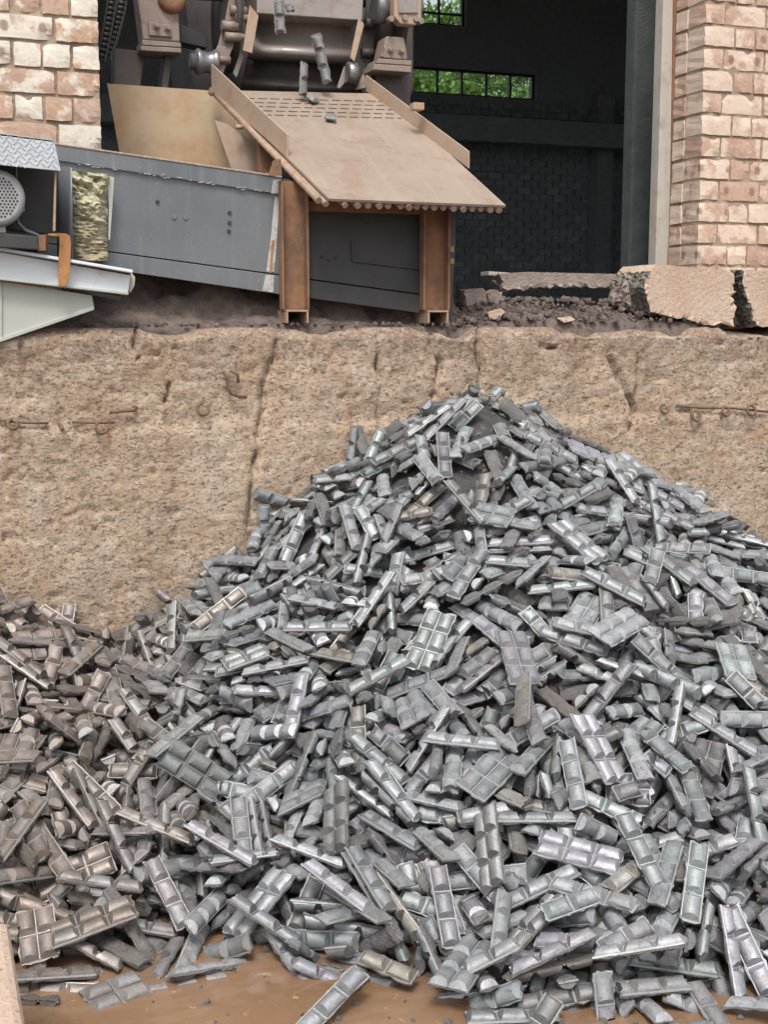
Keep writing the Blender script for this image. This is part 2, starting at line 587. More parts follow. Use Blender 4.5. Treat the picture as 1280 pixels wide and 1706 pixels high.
def glass_mat():
    M = NT('dusty_pane')
    t = M.n('BsdfTransparent', {0: (0.92, 0.95, 0.92, 1)})
    g = M.n('BsdfGlossy', {0: (0.6, 0.65, 0.65, 1), 1: 0.08})
    mx = M.n('MixShader', {0: 0.07, 1: t.outputs[0], 2: g.outputs[0]})
    M.t.links.new(mx.outputs[0], M.t.nodes['Material Output'].inputs[0])
    return M.m


M_GLASS = glass_mat()

# ------------------------------------------------------------------ ground and water
def sheet(name, x0, x1, y0, y1, n, zf, mat):
    xs = np.linspace(-1, 1, n)
    xs = np.sign(xs) * np.abs(xs) ** 3
    X, Y = np.meshgrid((x0 + x1) / 2 + xs * (x1 - x0) / 2, np.linspace(y0, y1, 2) if zf is None else (y0 + y1) / 2 + xs * (y1 - y0) / 2)
    Z = np.zeros_like(X) if zf is None else zf(X, Y)
    nn = X.shape
    v = np.stack([X, Y, Z], -1).reshape(-1, 3)
    f = [(j * nn[1] + i, j * nn[1] + i + 1, (j + 1) * nn[1] + i + 1, (j + 1) * nn[1] + i) for j in range(nn[0] - 1) for i in range(nn[1] - 1)]
    b = MB()
    b.add(v, f, True)
    o = b.build(name, mat)
    o['kind'] = 'structure'
    return o


def gz(X, Y):
    d = np.sqrt(((X - 1.5) / 4.2) ** 2 + ((Y + 3.2) / 3.6) ** 2)
    return -0.07 + 0.14 * np.clip((d - 0.75) / 0.5, 0, 1) ** 1.5 + 0.02 * fbm(X * 3, Y * 3)


sheet('ground', -250, 253, -253, 0.2, 2, None, M_YARD).location = (0, 0, -0.11)
b = MB()
gx = np.arange(-4, 7.01, 0.12)
gy = np.arange(-8.2, 0.05, 0.12)
X, Y = np.meshgrid(gx, gy)
Z = gz(X, Y)
edge = np.clip(np.maximum(np.abs(X - 1.5) / 5.5, np.abs(Y + 4.1) / 4.1) - 0.9, 0, 1) * 10
Z = Z * (1 - edge) + edge * -0.115
nn = X.shape
b.add(np.stack([X, Y, Z], -1).reshape(-1, 3), [(j * nn[1] + i, j * nn[1] + i + 1, (j + 1) * nn[1] + i + 1, (j + 1) * nn[1] + i) for j in range(nn[0] - 1) for i in range(nn[1] - 1)], True)
b.build('mud', M_MUD)['kind'] = 'structure'
b = MB()
b.add([(-2.6, -6.6, -0.014), (5.6, -6.6, -0.014), (5.6, 0.02, -0.014), (-2.6, 0.02, -0.014)], [(0, 1, 2, 3)])
b.build('water', M_WATER)['kind'] = 'structure'
b = MB()
b.add([(-250, 13.3, 1.5), (260, 13.3, 1.5), (260, 260, 1.5), (-250, 260, 1.5)], [(0, 1, 2, 3)])
b.build('terrain', M_SOIL)['kind'] = 'structure'

# ------------------------------------------------------------------ retaining wall
LEDGE = 1.525
root = thing('retaining_wall', 'long weathered tan concrete wall with cracks and rusty loops behind the ingots', 'wall', (1.8, 0.2, 0))
dx = 0.0125
xs = np.concatenate([np.arange(-2.0, 0.0, 0.05), np.arange(0.0, 4.2, dx), np.arange(4.2, 6.6, 0.05)])
zs = np.concatenate([np.arange(-0.15, 0.2, 0.05), np.arange(0.2, LEDGE - 0.005, dx), [LEDGE]])
X, Z = np.meshgrid(xs, zs)
Y = -0.028 * fbm(X * 2.2, Z * 2.2, 3) - 0.010 * fbm(X * 9, Z * 12, 4) - 0.009 * fbm(X * 40, Z * 46, 2)
# eroded upper band
band = np.clip((Z - 1.12 - 0.05 * fbm(X * 3, Z * 0 + 4)) / 0.04, 0, 1)
Y += 0.012 * band - band * 0.024 * fbm(X * 5 + 9, Z * 7, 4)
pit = np.clip(fbm(X * 24 + 3, Z * 40, 3) - 0.17, 0, 1)
Y += pit * 0.07
cracks = [[(470, 552), (462, 590), (445, 640), (437, 700), (423, 770), (415, 860), (416, 900)],
          [(632, 562), (633, 610), (636, 660), (634, 720)], [(728, 552), (725, 580), (738, 605), (727, 640), (724, 665)],
          [(806, 552), (802, 590), (808, 630), (798, 660)], [(1012, 552), (1018, 590), (1042, 640), (1062, 690), (1055, 720)],
          [(1068, 600), (1064, 650), (1056, 690)], [(225, 548), (222, 580), (232, 600)], [(35, 560), (38, 600), (30, 640)],
          [(965, 555), (966, 590)], [(1272, 560), (1268, 600)], [(905, 575), (930, 582)], [(285, 640), (276, 668)]]
wid = [0.010, 0.008, 0.010, 0.010, 0.009, 0.005, 0.005, 0.005, 0.005, 0.006, 0.005, 0.006]
for cr, w in zip(cracks, wid):
    P = [at(x, y, 0) for x, y in cr]
    D = np.full(X.shape, 9.0)
    jx = X + 0.035 * fbm(X * 16, Z * 16, 4)
    for p, q in zip(P, P[1:]):
        ax, az, bx, bz = p[0], p[2], q[0], q[2]
        t = np.clip(((jx - ax) * (bx - ax) + (Z - az) * (bz - az)) / ((bx - ax) ** 2 + (bz - az) ** 2), 0, 1)
        D = np.minimum(D, np.hypot(jx - ax - t * (bx - ax), Z - az - t * (bz - az)))
    Y += 0.045 * np.exp(-(D / w) ** 2) * np.clip(0.75 + 1.6 * fbm(X * 14 + 3, Z * 14, 2), 0.15, 1.2)
# broken top edge
chip = np.clip(fbm(X * 6 + 40, X * 0 + 2, 4) + 0.15, 0, 1)
rim = np.clip((Z - LEDGE + 0.05) / 0.05, 0, 1)
Y += rim ** 2 * (0.03 + 0.11 * chip)
Zt = np.where(Z > LEDGE - 0.06, Z - 0.16 * rim * np.clip(fbm(X * 3.3 + 7, X * 0 + 9, 6) + 0.03, 0, 1), Z)
notch = np.exp(-((X - 1.62) / 0.11) ** 2) * np.clip((Z - 1.30) / 0.22, 0, 1)
Y += 0.05 * notch * (1 + 1.2 * fbm(X * 15, Z * 15, 3))
nz, nx = X.shape
vs = np.stack([X, Y, Zt], -1).reshape(-1, 3)
fs = [(j * nx + i, j * nx + i + 1, (j + 1) * nx + i + 1, (j + 1) * nx + i) for j in range(nz - 1) for i in range(nx - 1)]
b = MB()
b.add(vs, fs, True)
topi = [(nz - 1) * nx + i for i in range(nx)]
back = [(float(x), 0.46, LEDGE) for x in xs]
n0 = len(b.v)
b.v += back
for i in range(nx - 1):
    b.f.append((topi[i], topi[i + 1], n0 + i + 1, n0 + i))
    b.sm.append(False)
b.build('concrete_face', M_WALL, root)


def loop_path(c, r, a0, a1, tilt=0.0, n=14):
    return [(c[0] + r * math.cos(a), c[1] - 0.012 + tilt * math.sin(a), c[2] + r * math.sin(a)) for a in np.linspace(a0, a1, n)]


def rebar(path, r=0.0065):
    MB().tube(path, r, 7).build('rebar_loop', M_REBAR, root)


for px, py, r in ((20, 706, 0.017), (168, 712, 0.021), (337, 681, 0.022), (1105, 681, 0.018), (1158, 692, 0.022), (1208, 685, 0.018), (1250, 683, 0.022)):
    c = at(px, py, -0.012)
    rebar(loop_path(c, r, rad(random.uniform(60, 120)), rad(random.uniform(370, 420)), 0.008))
c = at(100, 708, -0.005)
rebar([c + np.array((0, 0.04, 0.0)), c + np.array((0, -0.03, 0)), c + np.array((0.005, -0.035, -0.02))])
a_, b_ = at(182, 687, -0.02), at(222, 684, -0.02)
rebar([a_, (a_ + b_) / 2 + (0, 0, 0.002), b_, b_ + (0.012, 0.02, 0.012), b_ + (-0.004, 0.04, 0.018)])
hk = [at(x, y, -0.018) for x, y in ((372, 618), (380, 630), (380, 645), (386, 655), (398, 660), (411, 661))]
rebar(hk, 0.008)
hk = [at(x, y, -0.012) for x, y in ((384, 617), (396, 624), (397, 638))]
rebar(hk, 0.006)
rebar([at(x, y, -0.006) for x, y in ((1128, 676), (1170, 679), (1225, 680), (1280, 686))], 0.006)
rebar([at(x, y, -0.004) for x, y in ((0, 700), (40, 704), (80, 705))], 0.005)
rebar([at(x, y, -0.004) for x, y in ((120, 703), (150, 704), (190, 704))], 0.005)

# ------------------------------------------------------------------ bricks
def brick_mesh(L, H, D, mat, seed):
    r = random.Random(seed)
    bm = bmesh.new()
    bmesh.ops.create_cube(bm, size=1)
    bmesh.ops.scale(bm, vec=(L, D, H), verts=bm.verts)
    if D > 0.05:
        bmesh.ops.subdivide_edges(bm, edges=[e for e in bm.edges if abs((e.verts[0].co - e.verts[1].co).x) > 0.5 * L], cuts=6 if L > 0.15 else 3)
        bmesh.ops.subdivide_edges(bm, edges=[e for e in bm.edges if abs((e.verts[0].co - e.verts[1].co).z) > 0.5 * H], cuts=3)
        chips = [Vector((r.choice((-1, 1)) * L / 2 * r.choice((1, r.uniform(0, 1))), -D / 2, r.choice((-1, 1)) * H / 2)) for q in range(r.choice((1, 2, 3)))]
        for v in bm.verts:
            p = v.co
            ex, ez = L / 2 - abs(p.x), H / 2 - abs(p.z)
            e = min(ex, ez)
            if e < 0.002 and p.y < 0:
                p.y += r.uniform(0.0, 0.0022)
            for c in chips:
                d = (p - c).length
                if d < 0.035 and p.y < 0:
                    p.y += 0.009 * (1 - d / 0.035)
                    p.z -= math.copysign(0.004, c.z) * (1 - d / 0.035)
            p += Vector((r.uniform(-1, 1) * 0.0018, r.uniform(-1, 1) * 0.0008, r.uniform(-1, 1) * 0.0018))
    else:
        for v in bm.verts:
            v.co += Vector((r.uniform(-1, 1) * 0.003, r.uniform(-1, 1) * 0.001, r.uniform(-1, 1) * 0.003))
    m = bpy.data.meshes.new('brick')
    bm.to_mesh(m)
    bm.free()
    m.materials.append(mat)
    return m


BR = {}


def brick(L, H, D, mat, parent, loc, rz=0.0):
    k = (round(L, 3), round(H, 3), round(D, 3), mat.name, random.randrange(7))
    if k not in BR:
        BR[k] = brick_mesh(L, H, D, mat, str(k))
    o = bpy.data.objects.new('brick', BR[k])
    COL.objects.link(o)
    o.parent = parent
    o.location = Vector(loc) - Vector(parent.location)
    o.rotation_euler = (random.uniform(-0.012, 0.012), random.uniform(-0.008, 0.008), rz + random.uniform(-0.012, 0.012))
    return o


FY = 0.45
ST, HD, CO = 0.23, 0.112, 0.1        # stretcher pitch, header pitch, course
# left wall
xe = at(168, 120, FY)[0]
lw = thing('brick_wall', 'old tan brick wall with chalky white patches above the grey conveyor', 'wall', (xe - 0.8, FY + 0.12, LEDGE))
MB().box((xe - 1.502, FY + 0.135, (LEDGE + 4.6) / 2), (2.99, 0.24, 4.6 - LEDGE)).build('mortar', M_MORTAR, lw)
zc0 = at(100, 60 + 11, FY)[2]        # a joint seen near the top left
z0 = zc0 - math.floor((zc0 - 1.54) / CO) * CO
rows_l = []
k = 0
z = z0
while z < 3.5:
    x = xe
    seq = [ST, HD, HD] if k % 2 else [HD, ST]
    i = 0
    while x > xe - 1.35:
        L = seq[i % len(seq)] if i else (HD if k % 2 else 0.175)
        brick(L - 0.012, CO - 0.013, 0.12, M_BRICK_L, lw, (x - L / 2, FY + 0.064 + random.uniform(-0.005, 0.006), z + CO / 2))
        x -= L
        i += 1
    z += CO
    k += 1

# right pillar
xr = at(1172, 150, FY)[0]
rw_ = thing('brick_pillar', 'pinkish brick pillar with a visible side face beside the open doorway', 'wall', (xr + 0.6, FY + 0.12, LEDGE))
MB().box((xr + 1.008, FY + 0.137, (LEDGE + 4.6) / 2), (2.0, 0.245, 4.6 - LEDGE)).build('mortar', M_MORTAR, rw_)
zc0 = at(1200, 153, FY)[2]
z = zc0 - math.floor((zc0 - 1.5) / CO) * CO
k = 0
while z < 3.5:
    first = 0.17 if k % 2 else HD
    L = first
    # corner brick fills the front and the start of the side face
    brick(L - 0.012, CO - 0.013, 0.14, M_BRICK_R, rw_, (xr + L / 2, FY + 0.074, z + CO / 2))
    dd = 0.10
    brick(0.10, CO - 0.013, dd - 0.004, M_BRICK_R, rw_, (xr + 0.05 + random.uniform(-0.003, 0.004), FY + 0.145 + dd / 2, z + CO / 2))
    x = xr + L
    i = 0
    while x < xr + 1.0:
        L = (ST if i % 2 else HD) if k % 2 else (HD if i % 2 else ST)
        brick(L - 0.012, CO - 0.013, 0.12, M_BRICK_R, rw_, (x + L / 2, FY + 0.066 + random.uniform(-0.004, 0.005), z + CO / 2))
        x += L
        i += 1
    z += CO
    k += 1

# door frame
df = thing('door_frame', 'pale cracked door jamb with a rusty angle iron along the brick pillar', 'door frame', tuple(at(1112, 450, FY + 0.3)))
jy = FY + 0.26
jp = [at(x, y, jy) for x, y in ((1110, -120), (1134, -120), (1113, 470), (1092, 470))]
MB().prism(jp, (0, 0.07, 0)).build('jamb', M_JAMB, df, 0.004)
jp = [at(x, y, jy - 0.012) for x, y in ((1126, -120), (1139, -120), (1125, 340), (1119, 340))]
MB().prism(jp, (0, 0.03, 0)).build('angle_iron', M_RUST, df, 0.002)
jp = [at(x, y, jy - 0.008) for x, y in ((1119, 342), (1124, 342), (1118, 470), (1111, 470))]
MB().prism(jp, (0, 0.03, 0)).build('angle_iron', M_ROD, df, 0.002)
jp = [at(x, y, jy + 0.01) for x, y in ((1135, -120), (1152, -120), (1136, 470), (1120, 470))]
bq = MB().prism(jp, (0, 0.06, 0)).build('mortar_joint', M_MORTAR, df)

# ------------------------------------------------------------------ workshop hall behind the doorway
BY = 13.0
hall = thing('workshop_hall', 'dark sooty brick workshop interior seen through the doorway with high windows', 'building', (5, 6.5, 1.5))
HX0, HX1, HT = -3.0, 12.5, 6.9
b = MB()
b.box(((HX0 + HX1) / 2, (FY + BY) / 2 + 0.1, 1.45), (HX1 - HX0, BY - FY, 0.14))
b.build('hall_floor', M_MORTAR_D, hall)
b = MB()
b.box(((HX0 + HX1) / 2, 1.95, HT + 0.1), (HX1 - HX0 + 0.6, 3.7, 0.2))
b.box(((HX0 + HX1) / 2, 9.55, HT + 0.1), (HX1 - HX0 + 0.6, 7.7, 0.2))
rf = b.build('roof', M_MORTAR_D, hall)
MB().box(((HX0 + HX1) / 2, 4.75, HT + 0.05), (HX1 - HX0, 1.89, 0.012)).build('roof_light', M_GLASS, rf)  # unseen roof opening, added to let light into the hall
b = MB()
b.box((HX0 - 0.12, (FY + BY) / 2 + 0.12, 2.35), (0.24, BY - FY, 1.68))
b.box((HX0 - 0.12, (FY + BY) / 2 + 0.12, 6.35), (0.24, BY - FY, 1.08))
for yy in (0.9, 4.5, 8.5, 12.7):  # unseen openings between these piers, added to brighten the hall
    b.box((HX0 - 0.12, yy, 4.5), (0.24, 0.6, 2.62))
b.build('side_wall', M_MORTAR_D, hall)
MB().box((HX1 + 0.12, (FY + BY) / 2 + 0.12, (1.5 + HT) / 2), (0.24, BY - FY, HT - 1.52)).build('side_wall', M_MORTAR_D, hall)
# facade above the doorway and beyond the two brick faces
b = MB()
b.box(((HX0 + xe) / 2, FY + 0.14, (4.6 + HT) / 2 + 0.002), (xe - HX0, 0.24, HT - 4.6))
b.box(((xr + HX1) / 2, FY + 0.14, (4.6 + HT) / 2 + 0.002), (HX1 - xr, 0.24, HT - 4.6))
b.box(((xe + xr) / 2, FY + 0.14, (5.7 + HT) / 2), (xr - xe, 0.24, HT - 5.7))  # doorway head raised out of view to let in more light
b.box(((HX0 + xe - 3.0) / 2 + 0.001, FY + 0.14, (1.5 + 4.6) / 2), (xe - 3.0 - HX0 + 0.02 if xe - 3.0 > HX0 else 0.02, 0.24, 3.1))
b.box(((HX1 + xr + 2.0) / 2, FY + 0.14, (1.5 + 4.6) / 2), (HX1 - xr - 2.0, 0.24, 3.1))
b.build('facade_wall', M_MORTAR, hall)
wz = [(4.80, 5.17, 3.9, 8.93, 0.39), (5.76, 6.35, 4.2, 7.78, 0.39)]
b = MB()
xm = lambda a, c: ((a + c) / 2, c - a)


def bw(x0, x1, z0, z1):
    b.box(((x0 + x1) / 2, BY + 0.12, (z0 + z1) / 2), (x1 - x0, 0.24, z1 - z0))


bw(HX0, HX1, 1.4, 4.80)
bw(HX0, HX1, 5.17, 5.76)
bw(HX0, HX1, 6.35, HT)
bw(HX0, 3.9, 4.80, 5.17)
bw(8.93, HX1, 4.80, 5.17)
bw(HX0, 4.2, 5.76, 6.35)
bw(7.78, HX1, 5.76, 6.35)
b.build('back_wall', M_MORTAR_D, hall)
for z0_, z1_, x0_, x1_, p in wz:
    fr = MB()
    for xx in (x0_ + 0.02, x1_ - 0.02):
        fr.box((xx, BY + 0.1, (z0_ + z1_) / 2), (0.04, 0.06, z1_ - z0_))
    for zz in (z0_ + 0.015, z1_ - 0.015):
        fr.box(((x0_ + x1_) / 2, BY + 0.1, zz), (x1_ - x0_ - 0.08, 0.05, 0.03))
    w_ = fr.build('window', M_BLACK, hall)
    x = x1_ - p
    while x > x0_ + 0.1:
        MB().box((x, BY + 0.1, (z0_ + z1_) / 2), (0.03, 0.04, z1_ - z0_ - 0.06)).build('muntin', M_BLACK, w_)
        MB().box((x + p / 2, BY + 0.115, (z0_ + z1_) / 2), (p - 0.03, 0.006, z1_ - z0_ - 0.06)).build('pane', M_GLASS, w_)
        x -= p
    if z1_ > 6:
        MB().box(((x0_ + x1_) / 2, BY + 0.085, 5.93), (x1_ - x0_ - 0.08, 0.02, 0.03)).build('muntin', M_BLACK, w_)
# its visible courses, brick by brick; the rest of the courses are one relief
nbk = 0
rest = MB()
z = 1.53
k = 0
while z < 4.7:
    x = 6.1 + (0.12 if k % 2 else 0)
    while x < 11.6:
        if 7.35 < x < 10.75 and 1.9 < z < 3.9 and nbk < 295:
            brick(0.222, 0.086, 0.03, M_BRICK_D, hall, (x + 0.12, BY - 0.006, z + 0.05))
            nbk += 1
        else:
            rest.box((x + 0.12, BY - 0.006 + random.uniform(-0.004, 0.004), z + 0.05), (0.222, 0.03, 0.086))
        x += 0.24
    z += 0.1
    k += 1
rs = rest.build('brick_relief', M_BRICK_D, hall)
rs['kind'] = 'stuff'
# pilaster and a crane-rail beam across the back
px0, px1 = at(996, 300, BY - 0.25)[0], at(1022, 300, BY - 0.25)[0]
MB().box(((px0 + px1) / 2, BY - 0.13, 3.2), (px1 - px0, 0.24, 3.4)).build('pilaster', M_MORTAR_D, hall, 0.01)
MB().box(((HX0 + HX1) / 2, BY - 0.3, 4.28), (HX1 - HX0 - 0.1, 0.3, 0.35)).build('crane_beam', M_MORTAR_D, hall, 0.01)
pc = [at(x, 300, FY + 0.75)[0] for x in (1050, 1101)]
MB().box(((pc[0] + pc[1]) / 2 + 0.02, FY + 0.80, 3.2), (pc[1] - pc[0] + 0.02, 0.10, 3.36)).build('column', M_COLUMN, hall, 0.012)
MB().box((pc[1] + 0.35, FY + 0.72, 3.2), (0.60, 0.10, 3.36)).build('return_wall', M_MORTAR_D, hall)

# ------------------------------------------------------------------ trees beyond the windows
def tree(x, y, hgt, label, seed):
    r = random.Random(seed)
    t = thing('tree', label, 'tree', (x, y, 1.5), 'trees beyond the back windows')
    path = [(x, y, 1.45)]
    for i in range(1, 6):
        path.append((x + r.uniform(-0.12, 0.12) * i, y + r.uniform(-0.1, 0.1) * i, 1.5 + hgt * 0.15 * i))
    tr = MB().tube(path, [0.14 - 0.02 * i for i in range(6)], 8)
    cl = []
    for i in range(9):
        p = Vector(path[r.randrange(1, 6)])
        q = p + Vector((r.uniform(-1.3, 1.3), r.uniform(-1, 1), r.uniform(0.2, 1.1)))
        tr.tube([p, (p + q) / 2 + Vector((0, 0, 0.12)), q], [0.045, 0.03, 0.012], 5)
        cl.append(q)
    tr.build('trunk', M_BARK, t)
    vs = []
    fs = []
    cl += [Vector((x + r.gauss(0, 0.9), y + r.gauss(0, 0.7), 1.5 + hgt * r.uniform(0.3, 1.0))) for i in range(16)]
    for c in cl:
        R = r.uniform(0.35, 0.75)
        for i in range(260):
            d = Vector((r.gauss(0, 1), r.gauss(0, 1), r.gauss(0, 0.75)))
            p = c + d.normalized() * R * r.random() ** 0.4
            a = Vector((r.gauss(0, 1), r.gauss(0, 1), r.gauss(0, 1))).normalized()
            u = a.orthogonal().normalized()
            s_ = r.uniform(0.05, 0.10)
            v = a.cross(u) * s_ * 0.6
            u = u * s_
            n0 = len(vs)
            vs += [p - u, p + v, p + u, p - v]
            fs.append((n0, n0 + 1, n0 + 2, n0 + 3))
    MB().add(vs, fs).build('crown', M_LEAF, t)


tl = ['leafy green tree behind the middle of the high window', 'leafy green tree behind the right end of the high window', 'tall green tree filling the left panes of the window', 'broad green tree standing behind the others']
for (x, y, hg), l in zip(((9.6, 20.2, 6.0), (11.6, 20.8, 5.6), (8.2, 20.6, 6.2), (10.6, 22.8, 7.0)), tl):
    tree(x, y, hg, l, l)
tree(13.6, 22.5, 6.6, 'green tree beyond the right edge of the window', 'e')
tree(9.0, 23.5, 7.4, 'far green tree closing the gap between the window trees', 'f')
tree(12.6, 24.5, 7.8, 'far green tree behind the right panes of the window', 'g')
tree(10.8, 25.5, 8.2, 'farthest tree, seen as a green haze through the middle panes', 'h')

# ------------------------------------------------------------------ ledge: dirt, rubble, blocks
def mound(name, mat, X, Y, Z, kind='stuff'):
    nn = X.shape
    b = MB()
    b.add(np.stack([X, Y, Z], -1).reshape(-1, 3), [(j * nn[1] + i, j * nn[1] + i + 1, (j + 1) * nn[1] + i + 1, (j + 1) * nn[1] + i) for j in range(nn[0] - 1) for i in range(nn[1] - 1)], True)
    return b


def rock(b, c, r, rnd, flat=0.7):
    bm = bmesh.new()
    bmesh.ops.create_icosphere(bm, subdivisions=1, radius=1)
    R = Quaternion((rnd.gauss(0, 1), rnd.gauss(0, 1), rnd.gauss(0, 1), rnd.gauss(0, 1))).normalized()
    vs = []
    for v in bm.verts:
        p = v.co * r * rnd.uniform(0.6, 1.15)
        p.z *= flat
        vs.append(R @ p + Vector(c))
    b.add(vs, [tuple(v.index for v in f.verts) for f in bm.faces])
    bm.free()


rnd = random.Random(5)
x0_, x1_ = at(748, 520, 0.2)[0], at(1105, 520, 0.2)[0]
X, Y = np.meshgrid(np.arange(x0_ - 0.1, x1_ + 0.12, 0.015), np.arange(0.05, 0.75, 0.015))
prof = np.clip((Y - 0.02) / 0.33, 0, 1)
H = 0.135 * np.sin(np.clip(prof, 0, 1) * 1.45) * (0.8 + 0.9 * fbm(X * 4, Y * 4, 4)) * np.clip((X - x0_ + 0.1) / 0.25, 0.15, 1)
H = H + 0.03 * fbm(X * 22, Y * 22, 3)
b = mound('rubble', M_DIRT, X, Y, LEDGE - 0.012 + np.maximum(H, -0.02) - 0.16 * np.clip((0.09 - Y) / 0.04, 0, 1))
for i in range(520):
    x = rnd.uniform(x0_ - 0.05, x1_ + 0.05)
    y = rnd.uniform(0.07, 0.42)
    pf = min(max((y - 0.02) / 0.33, 0), 1)
    z = LEDGE + 0.125 * math.sin(pf * 1.45) * min(max((x - x0_ + 0.1) / 0.25, 0.15), 1)
    rock(b, (x, y, z), rnd.choice((0.006, 0.008, 0.011, 0.014, 0.02)), rnd)
b.build('rubble', M_DIRT)['kind'] = 'stuff'
# soil under the conveyor and washed over the edge; rear rise added where only shade lies
X, Y = np.meshgrid(np.arange(0.15, x0_ + 0.05, 0.015), np.arange(0.045, 0.46, 0.015))
H = (0.06 * np.clip((Y - 0.045) / 0.2, 0, 1) + 0.30 * np.clip((Y - 0.2) / 0.26, 0, 1) * np.clip((X - 0.5) / 0.3, 0, 1)) * (1 + 1.8 * fbm(X * 6, Y * 6, 4)) + 0.014 * fbm(X * 30, Y * 30, 3) - 0.008
b = mound('soil', M_SOIL, X, Y, LEDGE + H - 0.004 - 0.16 * np.clip((0.10 - Y) / 0.05, 0, 1))
for i in range(160):
    x = rnd.uniform(0.6, x0_)
    rock(b, (x, rnd.uniform(0.06, 0.2), LEDGE + 0.012), rnd.choice((0.006, 0.009, 0.013)), rnd)
b.build('soil', M_DIRT)['kind'] = 'stuff'


def stone(name, label, cat, poly, Y, depth, mat, seed, rough=0.008, mats=None, taper=0.0):
    """A block: front outline at depth Y pushed back, its faces cut up and roughened."""
    P = [Vector(at(x, y, Y)) for x, y in poly]
    bm = bmesh.new()
    c = sum(P, Vector()) / len(P)
    f1 = [bm.verts.new(p) for p in P]
    f2 = [bm.verts.new(c + (p - c) * (1 - taper) + Vector((0, depth, 0))) for p in P]
    bm.faces.new(f1)
    bm.faces.new(f2[::-1])
    n = len(P)
    for i in range(n):
        bm.faces.new((f1[i], f2[i], f2[(i + 1) % n], f1[(i + 1) % n]))
    bmesh.ops.recalc_face_normals(bm, faces=bm.faces)
    front = {f for f in bm.faces if abs(f.normal.y) > 0.9 or f.normal.z > 0.6}
    for f in bm.faces:
        f.material_index = 0 if f in front else 1
    bmesh.ops.triangulate(bm, faces=bm.faces)
    for it in range(4):
        es = [e for e in bm.edges if e.calc_length() > 0.03]
        if not es:
            break
        bmesh.ops.subdivide_edges(bm, edges=es, cuts=1)
        bmesh.ops.triangulate(bm, faces=bm.faces)
    r = random.Random(seed)
    for v in bm.verts:
        k = rough * (1.5 if any(f.material_index for f in v.link_faces) else 0.1)
        v.co += Vector((r.uniform(-1, 1), r.uniform(-1, 1), r.uniform(-1, 1))) * k
    lo = min(v.co.z for v in bm.verts)
    org = Vector((c.x, Y + depth / 2, lo))
    for v in bm.verts:
        v.co -= org
    m = bpy.data.meshes.new(name)
    bm.to_mesh(m)
    bm.free()
    m.materials.append(mat)
    m.materials.append(mats or mat)
    o = bpy.data.objects.new(name, m)
    COL.objects.link(o)
    o.location = org
    return tag(o, label, cat)


stone('concrete_block', 'large pale concrete block with broken lower corner at the foot of the pillar', 'block',
      [(1098, 440), (1150, 445), (1222, 452), (1226, 475), (1221, 500), (1226, 515), (1220, 541), (1175, 541), (1130, 528), (1086, 520), (1080, 500), (1074, 478), (1085, 452)], 0.07, 0.30, M_BLOCK, 1, 0.006, M_BROKEN)
stone('concrete_block', 'pale concrete block behind the dark gap at the end of the ledge', 'block',
      [(1240, 449), (1330, 452), (1420, 456), (1420, 542), (1262, 543), (1252, 520), (1246, 495), (1240, 470)], 0.07, 0.30, M_BLOCK, 2, 0.006, M_BROKEN)
stone('rubble_stone', 'dark broken stone wedged in the gap between the two concrete blocks', 'stone',
      [(1224, 468), (1250, 470), (1268, 520), (1262, 541), (1226, 541)], 0.19, 0.12, M_BROKEN, 3, 0.008)
stone('kerb_stone', 'long brown broken kerb stone lying behind the rubble in the doorway', 'stone',
      [(832, 456), (880, 453), (960, 455), (1060, 457), (1062, 470), (1030, 478), (950, 476), (900, 480), (842, 484)], 0.36, 0.12, M_STONE, 4, 0.006)
stone('rubble_stone', 'upright dark broken stone leaning on the large concrete block', 'stone',
      [(1062, 452), (1092, 440), (1098, 446), (1085, 480), (1080, 520), (1058, 522), (1040, 500), (1050, 470)], 0.20, 0.16, M_STONE, 5, 0.008)
stone('stone_block', 'squarish grey stone block at the edge of the doorway beside the rusty leg', 'stone',
      [(774, 482), (805, 480), (812, 486), (811, 508), (778, 511)], 0.24, 0.09, M_STONE, 6, 0.004)
stone('stone_block', 'small rounded grey stone right beside the squarish stone block', 'stone',
      [(812, 488), (826, 482), (838, 488), (840, 508), (816, 510)], 0.27, 0.06, M_STONE, 7, 0.004)
stone('rubble_stone', 'pale flat flake of stone lying on the dark rubble', 'stone',
      [(815, 520), (836, 514), (840, 520), (826, 532), (818, 530)], 0.10, 0.03, M_BLOCK, 8, 0.003)
stone('rubble_stone', 'light chip of stone lying low in the rubble by the ledge edge', 'stone',
      [(930, 530), (952, 527), (958, 533), (940, 537)], 0.07, 0.03, M_BLOCK, 9, 0.003)
b = MB()
a_, c_ = at(815, 452, 0.44), at(930, 460, 0.44)
b.prism([a_, c_, c_ + (0, 0, -0.012), a_ + (0, 0, -0.018)], (0, 0.09, 0))
tag(b.build('plank', M_JAMB, None, 0.002), 'thin pale plank end sticking out past the kerb stone', 'plank')

# ------------------------------------------------------------------ discharge chute
LIPY = -0.10
A_, B_ = at(548, 333, LIPY), at(843, 344, LIPY)
ALPHA = rad(29)
nrm = np.array([0, -math.sin(ALPHA), math.cos(ALPHA)])


def on_plane(px, py, off=0.0):
    d = fw + rt * (px - 640) / FOC - upv * (py - 853) / FOC
    t = ((A_ + nrm * off - CAM) @ nrm) / (d @ nrm)
    return CAM + d * t


chute = thing('discharge_chute', 'sloping rust-brown steel chute on two posts above the ingot heap', 'chute', tuple((A_ + B_) / 2 * (1, 1, 0) + (0, 0.3, LEDGE)))
PL, PR = on_plane(365, 152), on_plane(640, 158)      # back corners
PLb, PRb = PL, PR


def plate_pt(u, v):
    return (A_ * (1 - u) + B_ * u) * (1 - v) + (PLb * (1 - u) + PRb * u) * v


